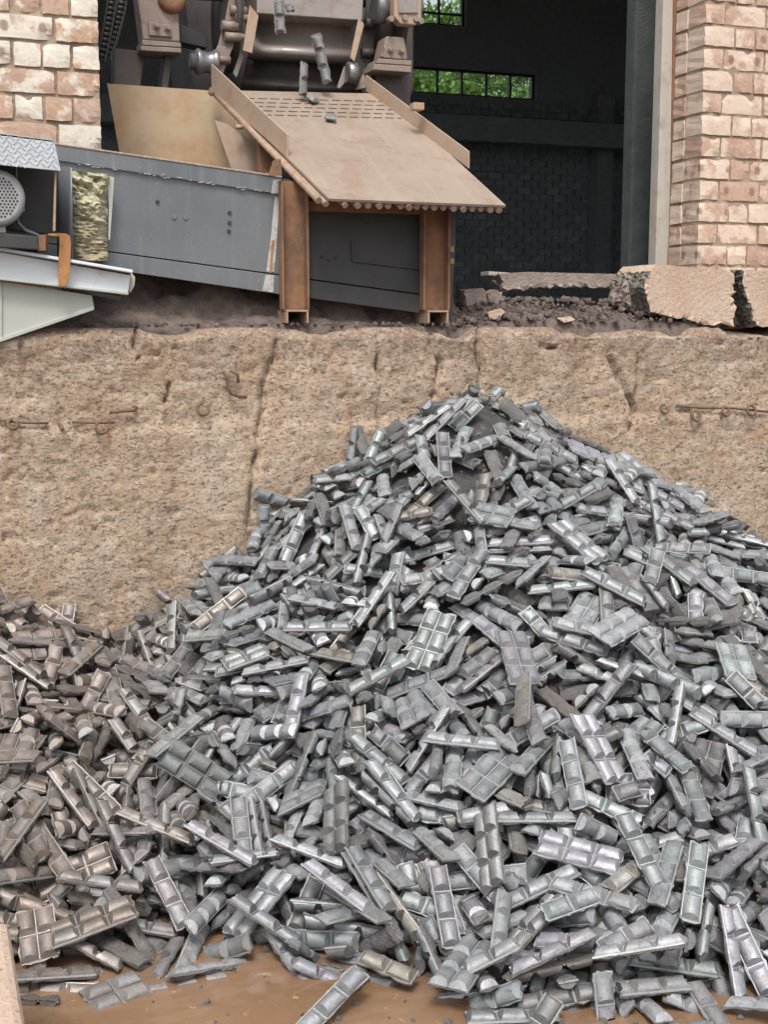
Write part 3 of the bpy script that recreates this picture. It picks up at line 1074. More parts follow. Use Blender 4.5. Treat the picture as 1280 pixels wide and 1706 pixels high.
slot_rows = []
us = [0.0]
b = MB()
vbreaks = [0, 0.25, 0.5, 0.70]
rows = []
v = 0.745
for i in range(5):
    rows.append((v, v + 0.010))
    v += 0.042
vb = [0.0, 0.25, 0.5]
kinds = ['f', 'f']
for (a, c) in rows:
    kinds.append('f')
    vb.append(a)
    kinds.append('s')
    vb.append(c)
kinds.append('f')
vb.append(1.0)
vert = {}


def vid(u, v):
    k = (round(u, 5), round(v, 5))
    if k not in vert:
        vert[k] = len(b.v)
        b.v.append(tuple(plate_pt(u, v)))
    return vert[k]


srow = 0
ugrid = sorted(set([0, 1] + [0.06 + 0.0733 * i for i in range(13)] + [0.06 + 0.0733 * i + 0.055 for i in range(12)] + [0.03 + 0.0733 * i for i in range(13)] + [0.03 + 0.0733 * i + 0.055 for i in range(13)]))
ugrid = [u for u in ugrid if 0 <= u <= 1]
for i in range(len(vb) - 1):
    sl = kinds[i] == 's'
    off = 0.06 if srow % 2 else 0.03
    for ua, ub in zip(ugrid, ugrid[1:]):
        um = (ua + ub) / 2
        hole = False
        if sl:
            q = (um - off) / 0.0733
            hole = 0 < q < 12.5 and (q - math.floor(q)) < 0.055 / 0.0733 and not (um < 0.05 or um > 0.95)
        if not hole:
            b.f.append((vid(ua, vb[i]), vid(ub, vb[i]), vid(ub, vb[i + 1]), vid(ua, vb[i + 1])))
            b.sm.append(False)
    if sl:
        srow += 1
o = b.build('plate', M_PLATE, chute, 0, solid=0.010)
sdir = (PLb - A_)
sdir = sdir / np.linalg.norm(sdir)
sdirR = (PRb - B_) / np.linalg.norm(PRb - B_)
# round bars carrying the plate
ends = [575, 596, 614, 631, 647, 668, 680, 695, 709, 724, 740, 756, 772, 789, 804, 819, 834]
for ex in ends:
    u = (ex - 548) / (843 - 548)
    p0 = A_ * (1 - u) + B_ * u - nrm * 0.019
    d = sdir * (1 - u) + sdirR * u
    dz = random.uniform(-0.01, 0.004)
    MB().tube([p0 - d * dz, p0 + d * 0.85], 0.0125 + random.uniform(-0.001, 0.001), 10).build('rod', M_ROD, chute)
q0 = A_ - nrm * 0.018 + np.array((-0.008, 0.0, 0))
MB().tube([q0, q0 + sdir * 0.75], 0.012, 10).build('rod', M_ROD, chute)
c0, c1 = on_plane(531, 334, -0.01) + (0, 0, 0.0), on_plane(352, 150, -0.01)
MB().tube([c0, c1], 0.0135, 12).build('edge_pipe', M_ROD, chute)
# side guards: vertical plates standing on the plate's edges
g0, g1 = on_plane(479, 264), on_plane(352, 150)
t0 = g0 + np.array((0, 0, 0.115))
t1 = g1 + np.array((0, 0, 0.135))
# match the tops seen in the picture by height only
def height_for(px, py, base):
    d = fw + rt * (px - 640) / FOC - upv * (py - 853) / FOC
    t = ((base - CAM)[:2] @ d[:2]) / (d[:2] @ d[:2])
    return CAM[2] + d[2] * t


gv = np.cross(g1 - g0, (0, 0, 1))
gv = gv / np.linalg.norm(gv) * 0.008
t0 = np.array((g0[0], g0[1], height_for(483, 224, g0)))
t1 = np.array((g1[0], g1[1], height_for(357, 106, g1)))
MB().prism([g0, g1, t1, t0], gv).build('side_guard', M_GUARD, chute, 0.002)
h0, h1 = on_plane(783, 281), on_plane(612, 152)
u0 = np.array((h0[0], h0[1], height_for(790, 252, h0)))
u1 = np.array((h1[0], h1[1], height_for(629, 125, h1)))
MB().prism([h0, h1, u1, u0], -gv).build('side_guard', M_GUARD, chute, 0.002)
# lump of weld and small brackets at the guard's head, bracket pins on the pipe
for px, py, s_ in ((352, 155, 0.018), (362, 153, 0.014)):
    bb = MB()
    rock(bb, on_plane(px, py, 0.005), s_, rnd, 1)
    bb.build('weld_lump', M_MACH, chute)
p = on_plane(404, 212, -0.02)
MB().tube([p, p + np.array((-0.03, 0, 0.0))], 0.010, 8).build('pin', M_ROD, chute)
p = [at(x, y, LIPY + 0.16) for x, y in ((448, 292), (455, 268), (468, 264), (470, 292))]
MB().prism(p, (0, 0.01, 0)).build('bracket', M_RUST, chute, 0.001)
p = on_plane(612, 146)
MB().prism([p + np.array(k) for k in ((-0.05, 0.02, -0.01), (0.0, 0.0, 0.0), (0.03, -0.01, 0.10), (-0.005, 0.01, 0.08))], (0, 0.03, 0)).build('bracket', M_MACH, chute, 0.002)
bb = MB()
p = at(695, 178, 0.5)
bb.box(p, (0.05, 0.05, 0.03))
bb.build('bracket', M_GUARD, chute, 0.002)

# posts: channels open towards the yard, on short feet
LY = 0.075


def post(xl, xr_, ytop, ybot, Y, mat=M_RUST):
    a, c = at(xl, ybot, Y), at(xr_, ybot, Y)
    zt = at((xl + xr_) / 2, ytop, Y)[2]
    zb = a[2]
    w = c[0] - a[0]
    xc = (a[0] + c[0]) / 2
    m = MB()
    m.box((xc, Y + 0.05, (zt + zb) / 2), (w - 0.004, 0.008, zt - zb))
    m.box((a[0] + 0.004, Y + 0.023, (zt + zb) / 2), (0.008, 0.046, zt - zb - 0.002))
    m.box((c[0] - 0.004, Y + 0.023, (zt + zb) / 2), (0.008, 0.046, zt - zb - 0.002))
    return m, xc, w, zb


m, xc, w, zb = post(471, 516, 300, 516, LY)
m.build('post', M_RUST, chute, 0.0015)
feet = [(xc, w, zb)]
m, xc, w, zb = post(706, 750, 346, 517, LY)
m.build('post', M_RUST, chute, 0.0015)
feet.append((xc, w, zb))
for xc, w, zb in feet:
    m = MB()
    fy = LY - 0.02
    m.box((xc, fy + 0.24, zb - 0.0045), (0.092, 0.48, 0.008))
    for sx in (-1, 1):
        m.box((xc + sx * 0.042, fy + 0.24, zb - 0.031), (0.008, 0.478, 0.044))
    m.build('foot', M_ROD, chute, 0.002)
    mm, _, _, _ = post(0, 1, 0, 1, 0.4)
    r = MB()
    r.box((xc, LY + 0.40, (zb + 2.28) / 2), (0.09, 0.045, 2.28 - zb))
    r.build('post', M_RUST, chute, 0.002)
    r = MB()
    top = A_[2] + 0.04
    r.box((xc, LY + 0.25, top + 0.03), (0.05, 0.40, 0.05), Matrix.Rotation(ALPHA, 3, 'X'))
    r.build('crossbar', M_RUST, chute, 0.002)
MB().box(((feet[0][0] + feet[1][0]) / 2, LY + 0.06, A_[2] - 0.005), (feet[1][0] - feet[0][0] - 0.1, 0.04, 0.04)).build('crossbar', M_RUST, chute, 0.002)

# ------------------------------------------------------------------ grey conveyor behind the posts
CY = 0.135
conv = thing('conveyor_trough', 'long grey painted steel conveyor trough running under the chute', 'conveyor', tuple(at(300, 470, CY + 0.15)))


def strip(name, pts, Y, depth, mat, par, bev=0.0015):
    return MB().prism([at(x, y, Y) for x, y in pts], (0, depth, 0)).build(name, mat, par, bev)


# line heights along the trough (photo rows), extended out of view on the left and behind the posts
def ln(x, xa, ya, xb, yb):
    return ya + (yb - ya) * (x - xa) / (xb - xa)


T = lambda x: ln(x, 95, 238, 470, 293)
T2 = lambda x: ln(x, 100, 268, 470, 324)
B1 = lambda x: ln(x, 185, 420, 465, 458)
B2 = lambda x: ln(x, 205, 452, 465, 490)
XL, XM, XR = -160, 470, 757
strip('top_flange', [(XL, T(XL) + 3), (XM, T(XM) + 3), (XM, T2(XM)), (XL, T2(XL))], CY - 0.012, 0.012, M_GREY, conv)
strip('flange_lip', [(XL, T(XL)), (XM, T(XM)), (XM, T(XM) + 3), (XL, T(XL) + 3)], CY - 0.016, 0.05, M_EDGE, conv)
sp_ = strip('side_panel', [(XL, T2(XL) + 2), (XM, T2(XM) + 2), (XM, B1(XM) - 1), (XL, B1(XL) - 1)], CY, 0.008, M_GREY, conv)
strip('bottom_flange', [(XL, B1(XL) + 1), (XM, B1(XM) + 1), (XM, B2(XM)), (XL, B2(XL))], CY - 0.010, 0.012, M_GREY, conv)
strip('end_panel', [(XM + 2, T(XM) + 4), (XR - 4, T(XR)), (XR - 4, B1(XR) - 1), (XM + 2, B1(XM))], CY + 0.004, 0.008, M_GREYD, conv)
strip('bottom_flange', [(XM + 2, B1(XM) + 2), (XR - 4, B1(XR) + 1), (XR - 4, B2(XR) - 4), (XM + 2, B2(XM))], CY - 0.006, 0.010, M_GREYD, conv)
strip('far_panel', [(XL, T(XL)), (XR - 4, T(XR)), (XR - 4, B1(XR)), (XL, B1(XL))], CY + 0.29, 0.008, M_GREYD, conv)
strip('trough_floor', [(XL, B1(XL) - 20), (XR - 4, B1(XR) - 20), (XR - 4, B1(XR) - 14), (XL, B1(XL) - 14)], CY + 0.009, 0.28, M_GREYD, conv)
strip('end_plate', [(752, 352), (760, 358), (758, 430), (753, 505), (750, 505), (750, 352)], CY - 0.01, 0.31, M_MACHD, conv)
strip('hinge', [(751, 410), (757, 410), (757, 420), (751, 420)], CY - 0.02, 0.03, M_ROD, conv)
strip('hinge', [(751, 430), (758, 432), (757, 440), (751, 440)], CY - 0.02, 0.03, M_ROD, conv)
# chalky weld and paint scrapes at the joint beside the post
strip('paint_scrape', [(455, 300), (467, 300), (466, 322), (452, 322)], CY - 0.014, 0.003, M_WELD, conv, 0)
strip('paint_scrape', [(458, 327), (466, 328), (462, 390), (457, 453), (444, 452), (452, 390)], CY - 0.003, 0.003, M_WELD, conv, 0)
strip('paint_scrape', [(443, 458), (457, 459), (455, 487), (437, 485)], CY - 0.013, 0.003, M_WELD, conv, 0)
strip('rust_streak', [(453, 400), (457, 400), (452, 455), (449, 455)], CY - 0.0055, 0.002, M_STRAP, conv, 0)
sc = MB()
for i in range(34):
    x = rnd.uniform(120, 450) if i < 30 else rnd.gauss(350, 40)
    y = T2(x) + rnd.uniform(-4, 1)
    w = rnd.uniform(1, 4.5)
    sc.prism([at(x - w, y, CY - 0.014), at(x + w, y + 0.3, CY - 0.014), at(x + w * 0.6, y + 1.4, CY - 0.014), at(x - w, y + 1.2, CY - 0.014)], (0, 0.0018, 0))
o = sc.build('paint_chips', M_WELD, conv)
o['kind'] = 'stuff'
strip('stiffener', [(585, 398), (588, 398), (590, 432), (702, 447), (702, 450), (587, 436)], CY - 0.004, 0.008, M_GREYD, conv)


def bolt(px, py, Y, r, mat, par, name='bolt'):
    p = at(px, py, Y)
    MB().tube([p, p + np.array((0, -0.007, 0))], r, 6, False).build(name, mat, par, 0.001)


for px, py in ((262, 336), (382, 354), (382, 371), (381, 385)):
    bolt(px, py, CY, 0.008, M_GREYD, sp_)
for px, py in ((290, 362), (309, 363)):
    bolt(px, py, CY + 0.003, 0.010, M_GREY, sp_)
for px, py in ((537, 427), (548, 434), (559, 430)):
    bolt(px, py, CY + 0.004, 0.006, M_BLACK, conv)
# the black belt lying in the trough
strip('belt', [(XL, T(XL) + 40), (XR - 6, T(XR) + 40), (XR - 6, T(XR) + 48), (XL, T(XL) + 48)], CY + 0.02, 0.25, M_BLACK, conv)

# rusty sheets behind the trough
b = MB().prism([at(x, y, 0.98) for x, y in ((178, 139), (352, 151), (420, 200), (470, 320), (205, 290))], (0, 0.005, 0))
tag(b.build('rust_sheet', M_SHEET, None, 0.001), 'flat tan rusty steel sheet standing behind the grey conveyor', 'steel sheet')
b = MB().prism([at(x, y, 0.62) for x, y in ((357, 200), (378, 206), (452, 262), (466, 310), (392, 300))], (0, 0.005, 0))
tag(b.build('rust_sheet', M_GUARD, None, 0.001), 'triangular brown steel sheet beneath the left side of the chute', 'steel sheet')

# ------------------------------------------------------------------ drive end of the second conveyor, at the left
MY = -0.02
beam = thing('channel_beam', 'white painted steel channel beam with an orange rusty strap, sticking out over the ledge', 'beam', tuple(at(60, 470, MY)))
bu = lambda x: ln(x, 0, 412, 222, 450)
bl = lambda x: ln(x, 0, 462, 216, 487)
BX0, BX1 = -190, 219
strip('web', [(BX0, bu(BX0) + 7), (BX1 - 2, bu(BX1) + 9), (BX1 - 6, bl(BX1)), (BX0, bl(BX0) + 3)], MY, 0.008, M_WHITE, beam)
strip('flange', [(BX0, bu(BX0)), (BX1 + 2, bu(BX1)), (BX1 + 2, bu(BX1) + 5), (BX0, bu(BX0) + 5)], MY - 0.045, 0.10, M_WHITE, beam)
strip('flange', [(BX0, bl(BX0)), (BX1 - 5, bl(BX1)), (BX1 - 5, bl(BX1) + 4), (BX0, bl(BX0) + 4)], MY - 0.03, 0.085, M_PALE, beam)
strip('end_plate', [(212, 482), (217, 452), (225, 462), (224, 476), (217, 488)], MY + 0.02, 0.03, M_JAMB, beam)
# strap bent round the beam
sp = [(94, 388), (103, 389), (113, 393), (117, 405), (115, 440), (112, 474), (105, 477), (97, 474)]
so = MB()
cz = [at(x, y, MY - 0.052) for x, y in ((84, 390), (106, 390), (115, 396), (117, 410), (112, 468), (109, 476), (96, 475), (95, 466), (99, 410), (97, 400), (84, 398))]
so.prism([at(x, y, MY - 0.056) for x, y in ((94, 388), (110, 389), (117, 394), (118, 405), (117, 440), (114, 470), (108, 478), (97, 476), (97, 440), (99, 405), (98, 392))], (0, 0.008, 0))
so.prism([at(x, y, MY - 0.054) for x, y in ((80, 389), (100, 389), (104, 391), (102, 394), (80, 393))], (0, 0.06, 0))
so.build('strap', M_STRAP, beam, 0.002)
strip('strap_end', [(76, 390), (81, 390), (79, 419), (74, 419)], MY + 0.03, 0.05, M_RUST, beam)

guard = thing('sheet_guard', 'pale green-grey sheet metal guard hanging under the white beam', 'guard', tuple(at(60, 560, MY)))
strip('guard_panel', [(-120, 462), (0, 468), (153, 492), (157, 515), (0, 569), (-120, 610)], MY + 0.02, 0.004, M_PALE, guard)
strip('folded_edge', [(-120, 606), (0, 563), (156, 510), (157, 516), (0, 570), (-120, 613)], MY + 0.008, 0.012, M_PALE, guard)
strip('folded_edge', [(-2, 470), (3, 470), (3, 566), (-2, 567)], MY + 0.012, 0.008, M_PALE, guard)
p0, p1 = at(120, 480, MY + 0.06), at(200, 496, MY + 0.05)
tag(MB().tube([p0, p1], 0.011, 10).build('steel_pipe', M_GREY), 'short grey steel pipe end under the white beam', 'pipe')

hood = thing('motor_hood', 'open fronted dark steel hood with a bright tread plate roof over the motor', 'cover', tuple(at(50, 400, 0.0)))
HY0, HY1 = -0.16, 0.10
rp = [(-160, 203), (0, 222), (90, 234), (97, 268), (101, 285), (60, 281), (0, 275), (-160, 256)]
r_ = strip('tread_roof', rp, HY0, 0.004, M_TREAD, hood)
tb = MB()
for j in range(7):
    for i in range(26):
        x = -140 + i * 9.4 + (j % 2) * 4.7
        yb = 222 + 0.14 * max(x, -90) + 5 + j * 7.4
        if x > 92 + j * 1.2 or yb > 273 + 0.1 * x:
            continue
        c = at(x, yb, HY0 - 0.001)
        sgn = 1 if (i + j) % 2 else -1
        tb.box(c, (0.0165, 0.0034, 0.0034), Matrix.Rotation(sgn * rad(45), 3, 'Y'))
o = tb.build('tread_bars', M_TREAD, hood)
o['kind'] = 'stuff'
b = MB()
tl_, tr_ = at(-160, 203, HY0), at(90, 234, HY0)
b.prism([tl_, tr_, tr_ + (0, 0, -0.006), tl_ + (0, 0, -0.006)], (0, HY1 - HY0, 0))
b.build('roof_top', M_TREAD, hood)
strip('back_panel', [(-160, 240), (96, 270), (94, 392), (-160, 360)], HY1, 0.004, M_BLACK, hood)
# curved side plate
cv = MB()
pth = []
for i in range(9):
    t = i / 8
    x = 97 + 22 * t
    pth.append((x, 0.10 - 0.13 * t + 0.0))
vs = []
for i, (x, yy) in enumerate(pth):
    vs.append(at(x, 277 + 0.1 * (x - 97), yy))
    vs.append(at(x - 2 + (4 if i == 8 else 0), 437, yy))
cv.add(vs, [(2 * i, 2 * i + 2, 2 * i + 3, 2 * i + 1) for i in range(8)], True)
cv.build('side_plate', M_GREY, hood, solid=0.004)
strip('edge_strip', [(91, 285), (94, 285), (92, 385), (88, 385)], HY0 + 0.02, 0.02, M_ROD, hood)
strip('support_rod', [(26, 279), (28, 279), (28, 330), (26, 330)], HY1 - 0.03, 0.012, M_GREY, hood)

mot = thing('electric_motor', 'grey electric motor with a perforated round fan cover under the hood', 'motor', tuple(at(0, 392, -0.02)))
mc = at(-6, 329, -0.12)
axm = np.array((0, 1.0, 0))
R_ = 0.098
m = MB()
m.lathe(mc, axm, [(0.0, R_ * 0.80), (0.004, R_ * 0.93), (0.018, R_ * 1.0), (0.06, R_ * 1.0), (0.065, R_ * 0.97)], 40)
m.build('fan_cover', M_MOTOR, mot)
m = MB()
m.lathe(mc + axm * 0.066, axm, [(0, R_ * 0.86), (0.13, R_ * 0.86), (0.14, R_ * 0.7)], 32)
for k in range(26):
    a = 2 * math.pi * k / 26
    m.box(mc + np.array((math.cos(a) * R_ * 0.92, 0.13, math.sin(a) * R_ * 0.92)), (0.016, 0.12, 0.004), Matrix.Rotation(-a, 3, 'Y'))
m.build('motor_body', M_MOTOR, mot)
holes = MB()
for i in range(-6, 7):
    for j in range(-7, 8):
        hx, hz = i * 0.0125 + (j % 2) * 0.00625, j * 0.0108
        if hx * hx + hz * hz < (R_ * 0.76) ** 2:
            c = mc + np.array((hx, -0.0012, hz))
            holes.tube([c, c + np.array((0, 0.002, 0))], 0.0040, 6, False)
o = holes.build('cover_holes', M_BLACK, mot)
o['kind'] = 'stuff'
strip('terminal_box', [(29, 315), (39, 314), (41, 352), (31, 354)], -0.06, 0.09, M_MOTOR, mot, 0.003)
strip('motor_foot', [(-60, 372), (8, 374), (10, 388), (-60, 388)], -0.09, 0.14, M_MOTOR, mot, 0.003)
cb = [at(x, y, -0.03) for x, y in ((24, 356), (30, 372), (42, 384), (58, 390), (70, 396))]
MB().tube(cb, 0.007, 8).build('cable', M_GREY, mot)
strip('base_rail', [(-160, 376), (0, 388), (62, 394), (64, 416), (0, 412), (-160, 400)], -0.10, 0.16, M_GREYD, mot, 0.003)
strip('base_bracket', [(64, 391), (76, 391), (76, 418), (62, 418)], -0.09, 0.12, M_RUST, mot, 0.002)

# lichen covered stone between the hood and the trough
def lichen():
    Y0 = 0.045
    nx_, nz_ = 26, 60
    out = [(117, 281, 180), (122, 300, 186), (124, 340, 184), (122, 390, 181), (121, 430, 180)]
    bm = bmesh.new()
    grid = []
    for j in range(nz_ + 1):
        t = j / nz_
        y = 283 + (434 - 283) * t
        xl = np.interp(y, [281, 300, 340, 400, 434], [116, 120, 124, 122, 121])
        xr2 = np.interp(y, [281, 300, 340, 400, 434], [183, 182, 181, 180, 181])
        row = []
        for i in range(nx_ + 1):
            u = i / nx_
            p = at(xl + (xr2 - xl) * u, y + 8 * u * (1 - t), Y0)
            e = min(u, 1 - u) * 2
            ridge = 0.022 * fbm(np.array(u * 3.0 + 5), np.array(t * 11.0), 3) + 0.012 * fbm(np.array(u * 8.0), np.array(t * 34.0), 3)
            if t > 0.55:
                ridge = ridge * 0.4 + 0.010 * fbm(np.array(u * 5.0), np.array(t * 60.0), 3)
            p = p + np.array((0, 0.03 * (1 - min(1, e * 3)) - float(ridge) * 3.0, 0))
            row.append(p)
        grid.append(row)
    m = MB()
    vs = [p for r in grid for p in r]
    n = nx_ + 1
    m.add(vs, [(j * n + i, j * n + i + 1, (j + 1) * n + i + 1, (j + 1) * n + i) for j in range(nz_) for i in range(nx_)], False)
    # back and sides
    per = [j * n for j in range(nz_ + 1)] + [nz_ * n + i for i in range(1, n)] + [j * n + n - 1 for j in range(nz_ - 1, -1, -1)] + [i for i in range(n - 2, 0, -1)]
    b0 = len(m.v)
    for k_ in per:
        p = m.v[k_]
        m.v.append((p[0], CY - 0.018, p[2]))
    L_ = len(per)
    for k_ in range(L_):
        m.f.append((per[k_], per[(k_ + 1) % L_], b0 + (k_ + 1) % L_, b0 + k_))
        m.sm.append(False)
    m.f.append(tuple(b0 + k_ for k_ in range(L_)))
    m.sm.append(False)
    return m


st = thing('stone_block', 'rough yellow-green lichen covered stone block between motor hood and conveyor', 'stone', tuple(at(150, 436, 0.06)))
lichen().build('stone', M_LICHEN, st)
strip('wrapping_strip', [(170, 290), (190, 296), (187, 345), (183, 400), (180, 400), (181, 345), (178, 300)], 0.075, 0.003, M_PALE, st)

# ------------------------------------------------------------------ casting machine above the chute
QY = 1.02
mach = thing('casting_machine', 'dusty brown chain casting machine with mould pans dropping ingots onto the chute', 'machine', tuple(at(520, 150, 1.4)))
strip('mould_pan', [(428, -60), (608, -50), (604, 34), (428, 22)], QY, 0.22, M_PAN, mach, 0.004)
strip('pan_end', [(416, 8), (431, 26), (420, 89), (405, 84)], QY - 0.03, 0.012, M_GUARD, mach, 0.002)
strip('pan_end', [(598, 30), (607, 40), (591, 103), (584, 96)], QY - 0.02, 0.012, M_GUARD, mach, 0.002)
# second pan: sheet with a rounded lip, swept along the wall direction
def swept(name, prof, xl, xr2, mat):
    m = MB()
    vs = []
    for (py, Y) in prof:
        vs.append(at(xl(py), py, Y))
        vs.append(at(xr2(py), py + 0.055 * (xr2(py) - xl(py)), Y))
    m.add(vs, [(2 * i, 2 * i + 1, 2 * i + 3, 2 * i + 2) for i in range(len(prof) - 1)], True)
    return m.build(name, mat, mach, solid=0.008)


lx = lambda y: ln(y, 20, 424, 95, 412)
rx = lambda y: ln(y, 20, 602, 95, 586)
swept('mould_pan', [(18, 1.18), (40, 1.17), (60, 1.15), (70, 1.12), (76, 1.09), (82, 1.075), (88, 1.085), (93, 1.12), (98, 1.18)], lx, rx, M_PAN)
swept('mould_pan', [(96, 1.20), (112, 1.22), (128, 1.21), (136, 1.19), (142, 1.20), (158, 1.30)], lambda y: ln(y, 95, 412, 150, 400), lambda y: ln(y, 95, 592, 150, 606), M_MACHD)
strip('pan_end', [(401, 85), (406, 95), (394, 130), (388, 122)], QY + 0.06, 0.012, M_PAN, mach, 0.002)
strip('pan_end', [(574, 110), (578, 112), (580, 132), (566, 148), (562, 146)], QY + 0.05, 0.012, M_PAN, mach, 0.002)


def roller(px, py, Y, rpx, prof, mat=M_ROLL, name='roller'):
    c = at(px, py, Y)
    k = rpx / FOC * ((c - CAM) @ fw)
    MB().lathe(c, (1, 0, 0), [(d * k, r * k) for d, r in prof], 24).build(name, mat, mach)


spool = [(-1.2, 0.35), (-1.15, 0.6), (-0.8, 0.62), (-0.75, 0.9), (-0.6, 1.0), (-0.3, 0.85), (0.1, 0.72), (0.5, 0.85), (0.7, 1.0), (0.9, 0.95), (0.95, 0.4)]
roller(342, 104, QY - 0.02, 22, spool)
roller(586, 122, QY + 0.02, 18, [(-0.5, 0.8), (-0.4, 1.0), (0.4, 1.0), (0.5, 0.8), (0.52, 0.3)])
roller(634, 12, QY, 26, [(-0.45, 0.8), (-0.35, 1.0), (0.3, 1.0), (0.4, 0.8), (0.42, 0.3)])
# chain side plates, left run
cl = [((398, -20), (388, 34)), ((388, 30), (375, 80)), ((375, 76), (358, 122))]
for i, (p, q) in enumerate(cl):
    dx_ = 13
    strip('chain_plate', [(p[0] - dx_, p[1]), (p[0] + dx_, p[1] + 3), (q[0] + dx_, q[1] + 3), (q[0] - dx_, q[1])], QY + 0.02 * (i % 2), 0.012, M_MACH, mach, 0.004)
for px, py, r in ((393, 18, 7), (384, 62, 7), (379, 44, 8), (366, 100, 6), (396, 62, 5), (401, 30, 6)):
    c = at(px, py, QY)
    MB().tube([c + np.array((-0.03, -0.01, 0)), c + np.array((0.045, -0.01, 0))], r / FOC * 6.1, 10).build('chain_pin', M_MACH, mach)
# right run of the chain, its shade put into the darker steel
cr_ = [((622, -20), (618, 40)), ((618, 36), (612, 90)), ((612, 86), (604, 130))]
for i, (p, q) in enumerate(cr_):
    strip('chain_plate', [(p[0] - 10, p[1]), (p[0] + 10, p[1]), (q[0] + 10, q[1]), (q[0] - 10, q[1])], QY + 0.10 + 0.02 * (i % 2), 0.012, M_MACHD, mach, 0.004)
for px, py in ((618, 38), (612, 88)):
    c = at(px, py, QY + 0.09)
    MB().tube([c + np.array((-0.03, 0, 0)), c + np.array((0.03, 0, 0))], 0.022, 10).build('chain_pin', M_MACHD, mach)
c = at(372, 20, QY + 0.22)
MB().lathe(c, (1, 0, 0), [(0, 0.05), (0.001, 0.27), (0.03, 0.27), (0.031, 0.05)], 28).build('sprocket', M_MACHD, mach)
c = at(640, 30, QY + 0.22)
MB().lathe(c, (1, 0, 0), [(0, 0.05), (0.001, 0.27), (0.03, 0.27), (0.031, 0.05)], 28).build('sprocket', M_MACHD, mach)
MB().tube([at(255, -20, QY + 0.25), at(700, 0, QY + 0.25)], 0.045, 16).build('shaft', M_MACHD, mach)


def bearing(base, pad, bracket, bolts, rnd_c, rr, Y, mat, cap=None):
    strip('base_plate', base[0], Y - 0.02, 0.16, mat, mach, 0.003)
    strip('base_plate', base[1], Y - 0.005, 0.15, mat, mach, 0.003)
    bk = strip('bearing_bracket', bracket, Y + 0.012, 0.12, mat, mach, 0.006)
    strip('bearing_pad', pad, Y, 0.03, mat, mach, 0.004)
    for px, py in bolts:
        p = at(px, py, Y)
        m_ = MB()
        m_.tube([p, p + np.array((0, -0.006, 0))], 0.0165, 14, False)
        m_.tube([p + np.array((0, -0.006, 0)), p + np.array((0, -0.020, 0))], 0.0105, 6, False)
        m_.build('bolt', mat, bk, 0.001)
    p = at(rnd_c[0], rnd_c[1], Y + 0.03)
    MB().lathe(p, (0, 1, 0), [(-0.05, rr * 0.5), (-0.048, rr * 0.8), (-0.03, rr), (0.10, rr)], 28).build('bearing_housing', M_RUST if mat is M_MACH and cap is None else mat, mach)


bearing([[(233, 76), (302, 80), (302, 88), (234, 84)], [(236, 66), (301, 71), (302, 79), (237, 75)]],
        [(247, 36), (281, 41), (287, 62), (248, 59)], [(228, -10), (296, -10), (300, 70), (238, 66)], [(260, 43), (279, 47)], (284, 0), 0.062, 0.93, M_MACH)
bearing([[(624, 106), (686, 110), (686, 121), (622, 116)], [(630, 97), (687, 101), (686, 109), (628, 105)]],
        [(641, 78), (676, 82), (678, 100), (640, 96)], [(644, 60), (674, 62), (680, 98), (636, 95)], [(650, 83), (668, 85)], (678, 10), 0.075, 0.93, M_MACH, cap=1)
strip('bearing_cap', [(656, -30), (702, -30), (703, 30), (694, 42), (668, 40), (657, 28)], 0.90, 0.06, M_GUARD, mach, 0.006)
strip('bearing_cap_face', [(664, -30), (696, -30), (697, 22), (665, 22)], 0.89, 0.02, M_PAN, mach, 0.004)
for px, py in ((674, 30), (693, 32), (701, 36), (651, 32)):
    p = at(px, py, 0.90)
    MB().tube([p + np.array((0, 0.02, 0)), p + np.array((0, -0.014, 0))], 0.014, 8, False).build('bolt', M_MACH, mach, 0.001)
strip('frame_post', [(190, 80), (241, 86), (228, 190), (190, 190)], 0.99, 0.10, M_MACHD, mach, 0.003)
strip('frame_post', [(276, 86), (288, 87), (274, 190), (262, 190)], 0.99, 0.10, M_MACHD, mach, 0.003)
strip('frame_post', [(626, 118), (684, 121), (684, 260), (626, 240)], 1.02, 0.10, M_MACHD, mach, 0.003)
strip('frame_beam', [(300, 40), (345, 60), (345, 80), (300, 70)], 1.12, 0.10, M_BLACK, mach, 0.003)
strip('frame_beam', [(400, 150), (640, 164), (640, 260), (400, 240)], 1.25, 0.08, M_BLACK, mach, 0.003)

strip('machine_body', [(300, -90), (690, -80), (690, 150), (640, 260), (330, 240), (320, 130)], 1.55, 0.5, M_MACHD, mach, 0.01)  # added dark backing that stands in for the shade behind the pans

# hanging roller chain at the left edge of the doorway
ch = thing('roller_chain', 'black double strand roller chain hanging beside the brick wall', 'chain', tuple(at(190, 95, 0.62)))
for s_, (xa, xb, n_, y1) in enumerate(((186, 168, 13, 92), (204, 178, 13, 88))):
    for i in range(n_):
        t = i / (n_ - 1)
        x = xa + (xb - xa) * t ** 1.4
        y = -12 + (y1 + 12) * t
        c = at(x, y, 0.62 + 0.02 * s_)
        m_ = MB()
        m_.lathe(c + np.array((-0.013, 0, 0)), (1, 0, 0), [(0, 0.006), (0.002, 0.0105), (0.024, 0.0105), (0.026, 0.006)], 10)
        m_.box(c + np.array((-0.016, 0, -0.011)), (0.004, 0.014, 0.032))
        m_.box(c + np.array((0.016, 0, -0.011)), (0.004, 0.014, 0.032))
        m_.build('chain_link', M_BLACK, ch)

# concrete pier in the near left corner
pz = 0.30
def atz(px, py, Z):
    d = fw + rt * (px - 640) / FOC - upv * (py - 853) / FOC
    return CAM + d * ((Z - CAM[2]) / d[2])


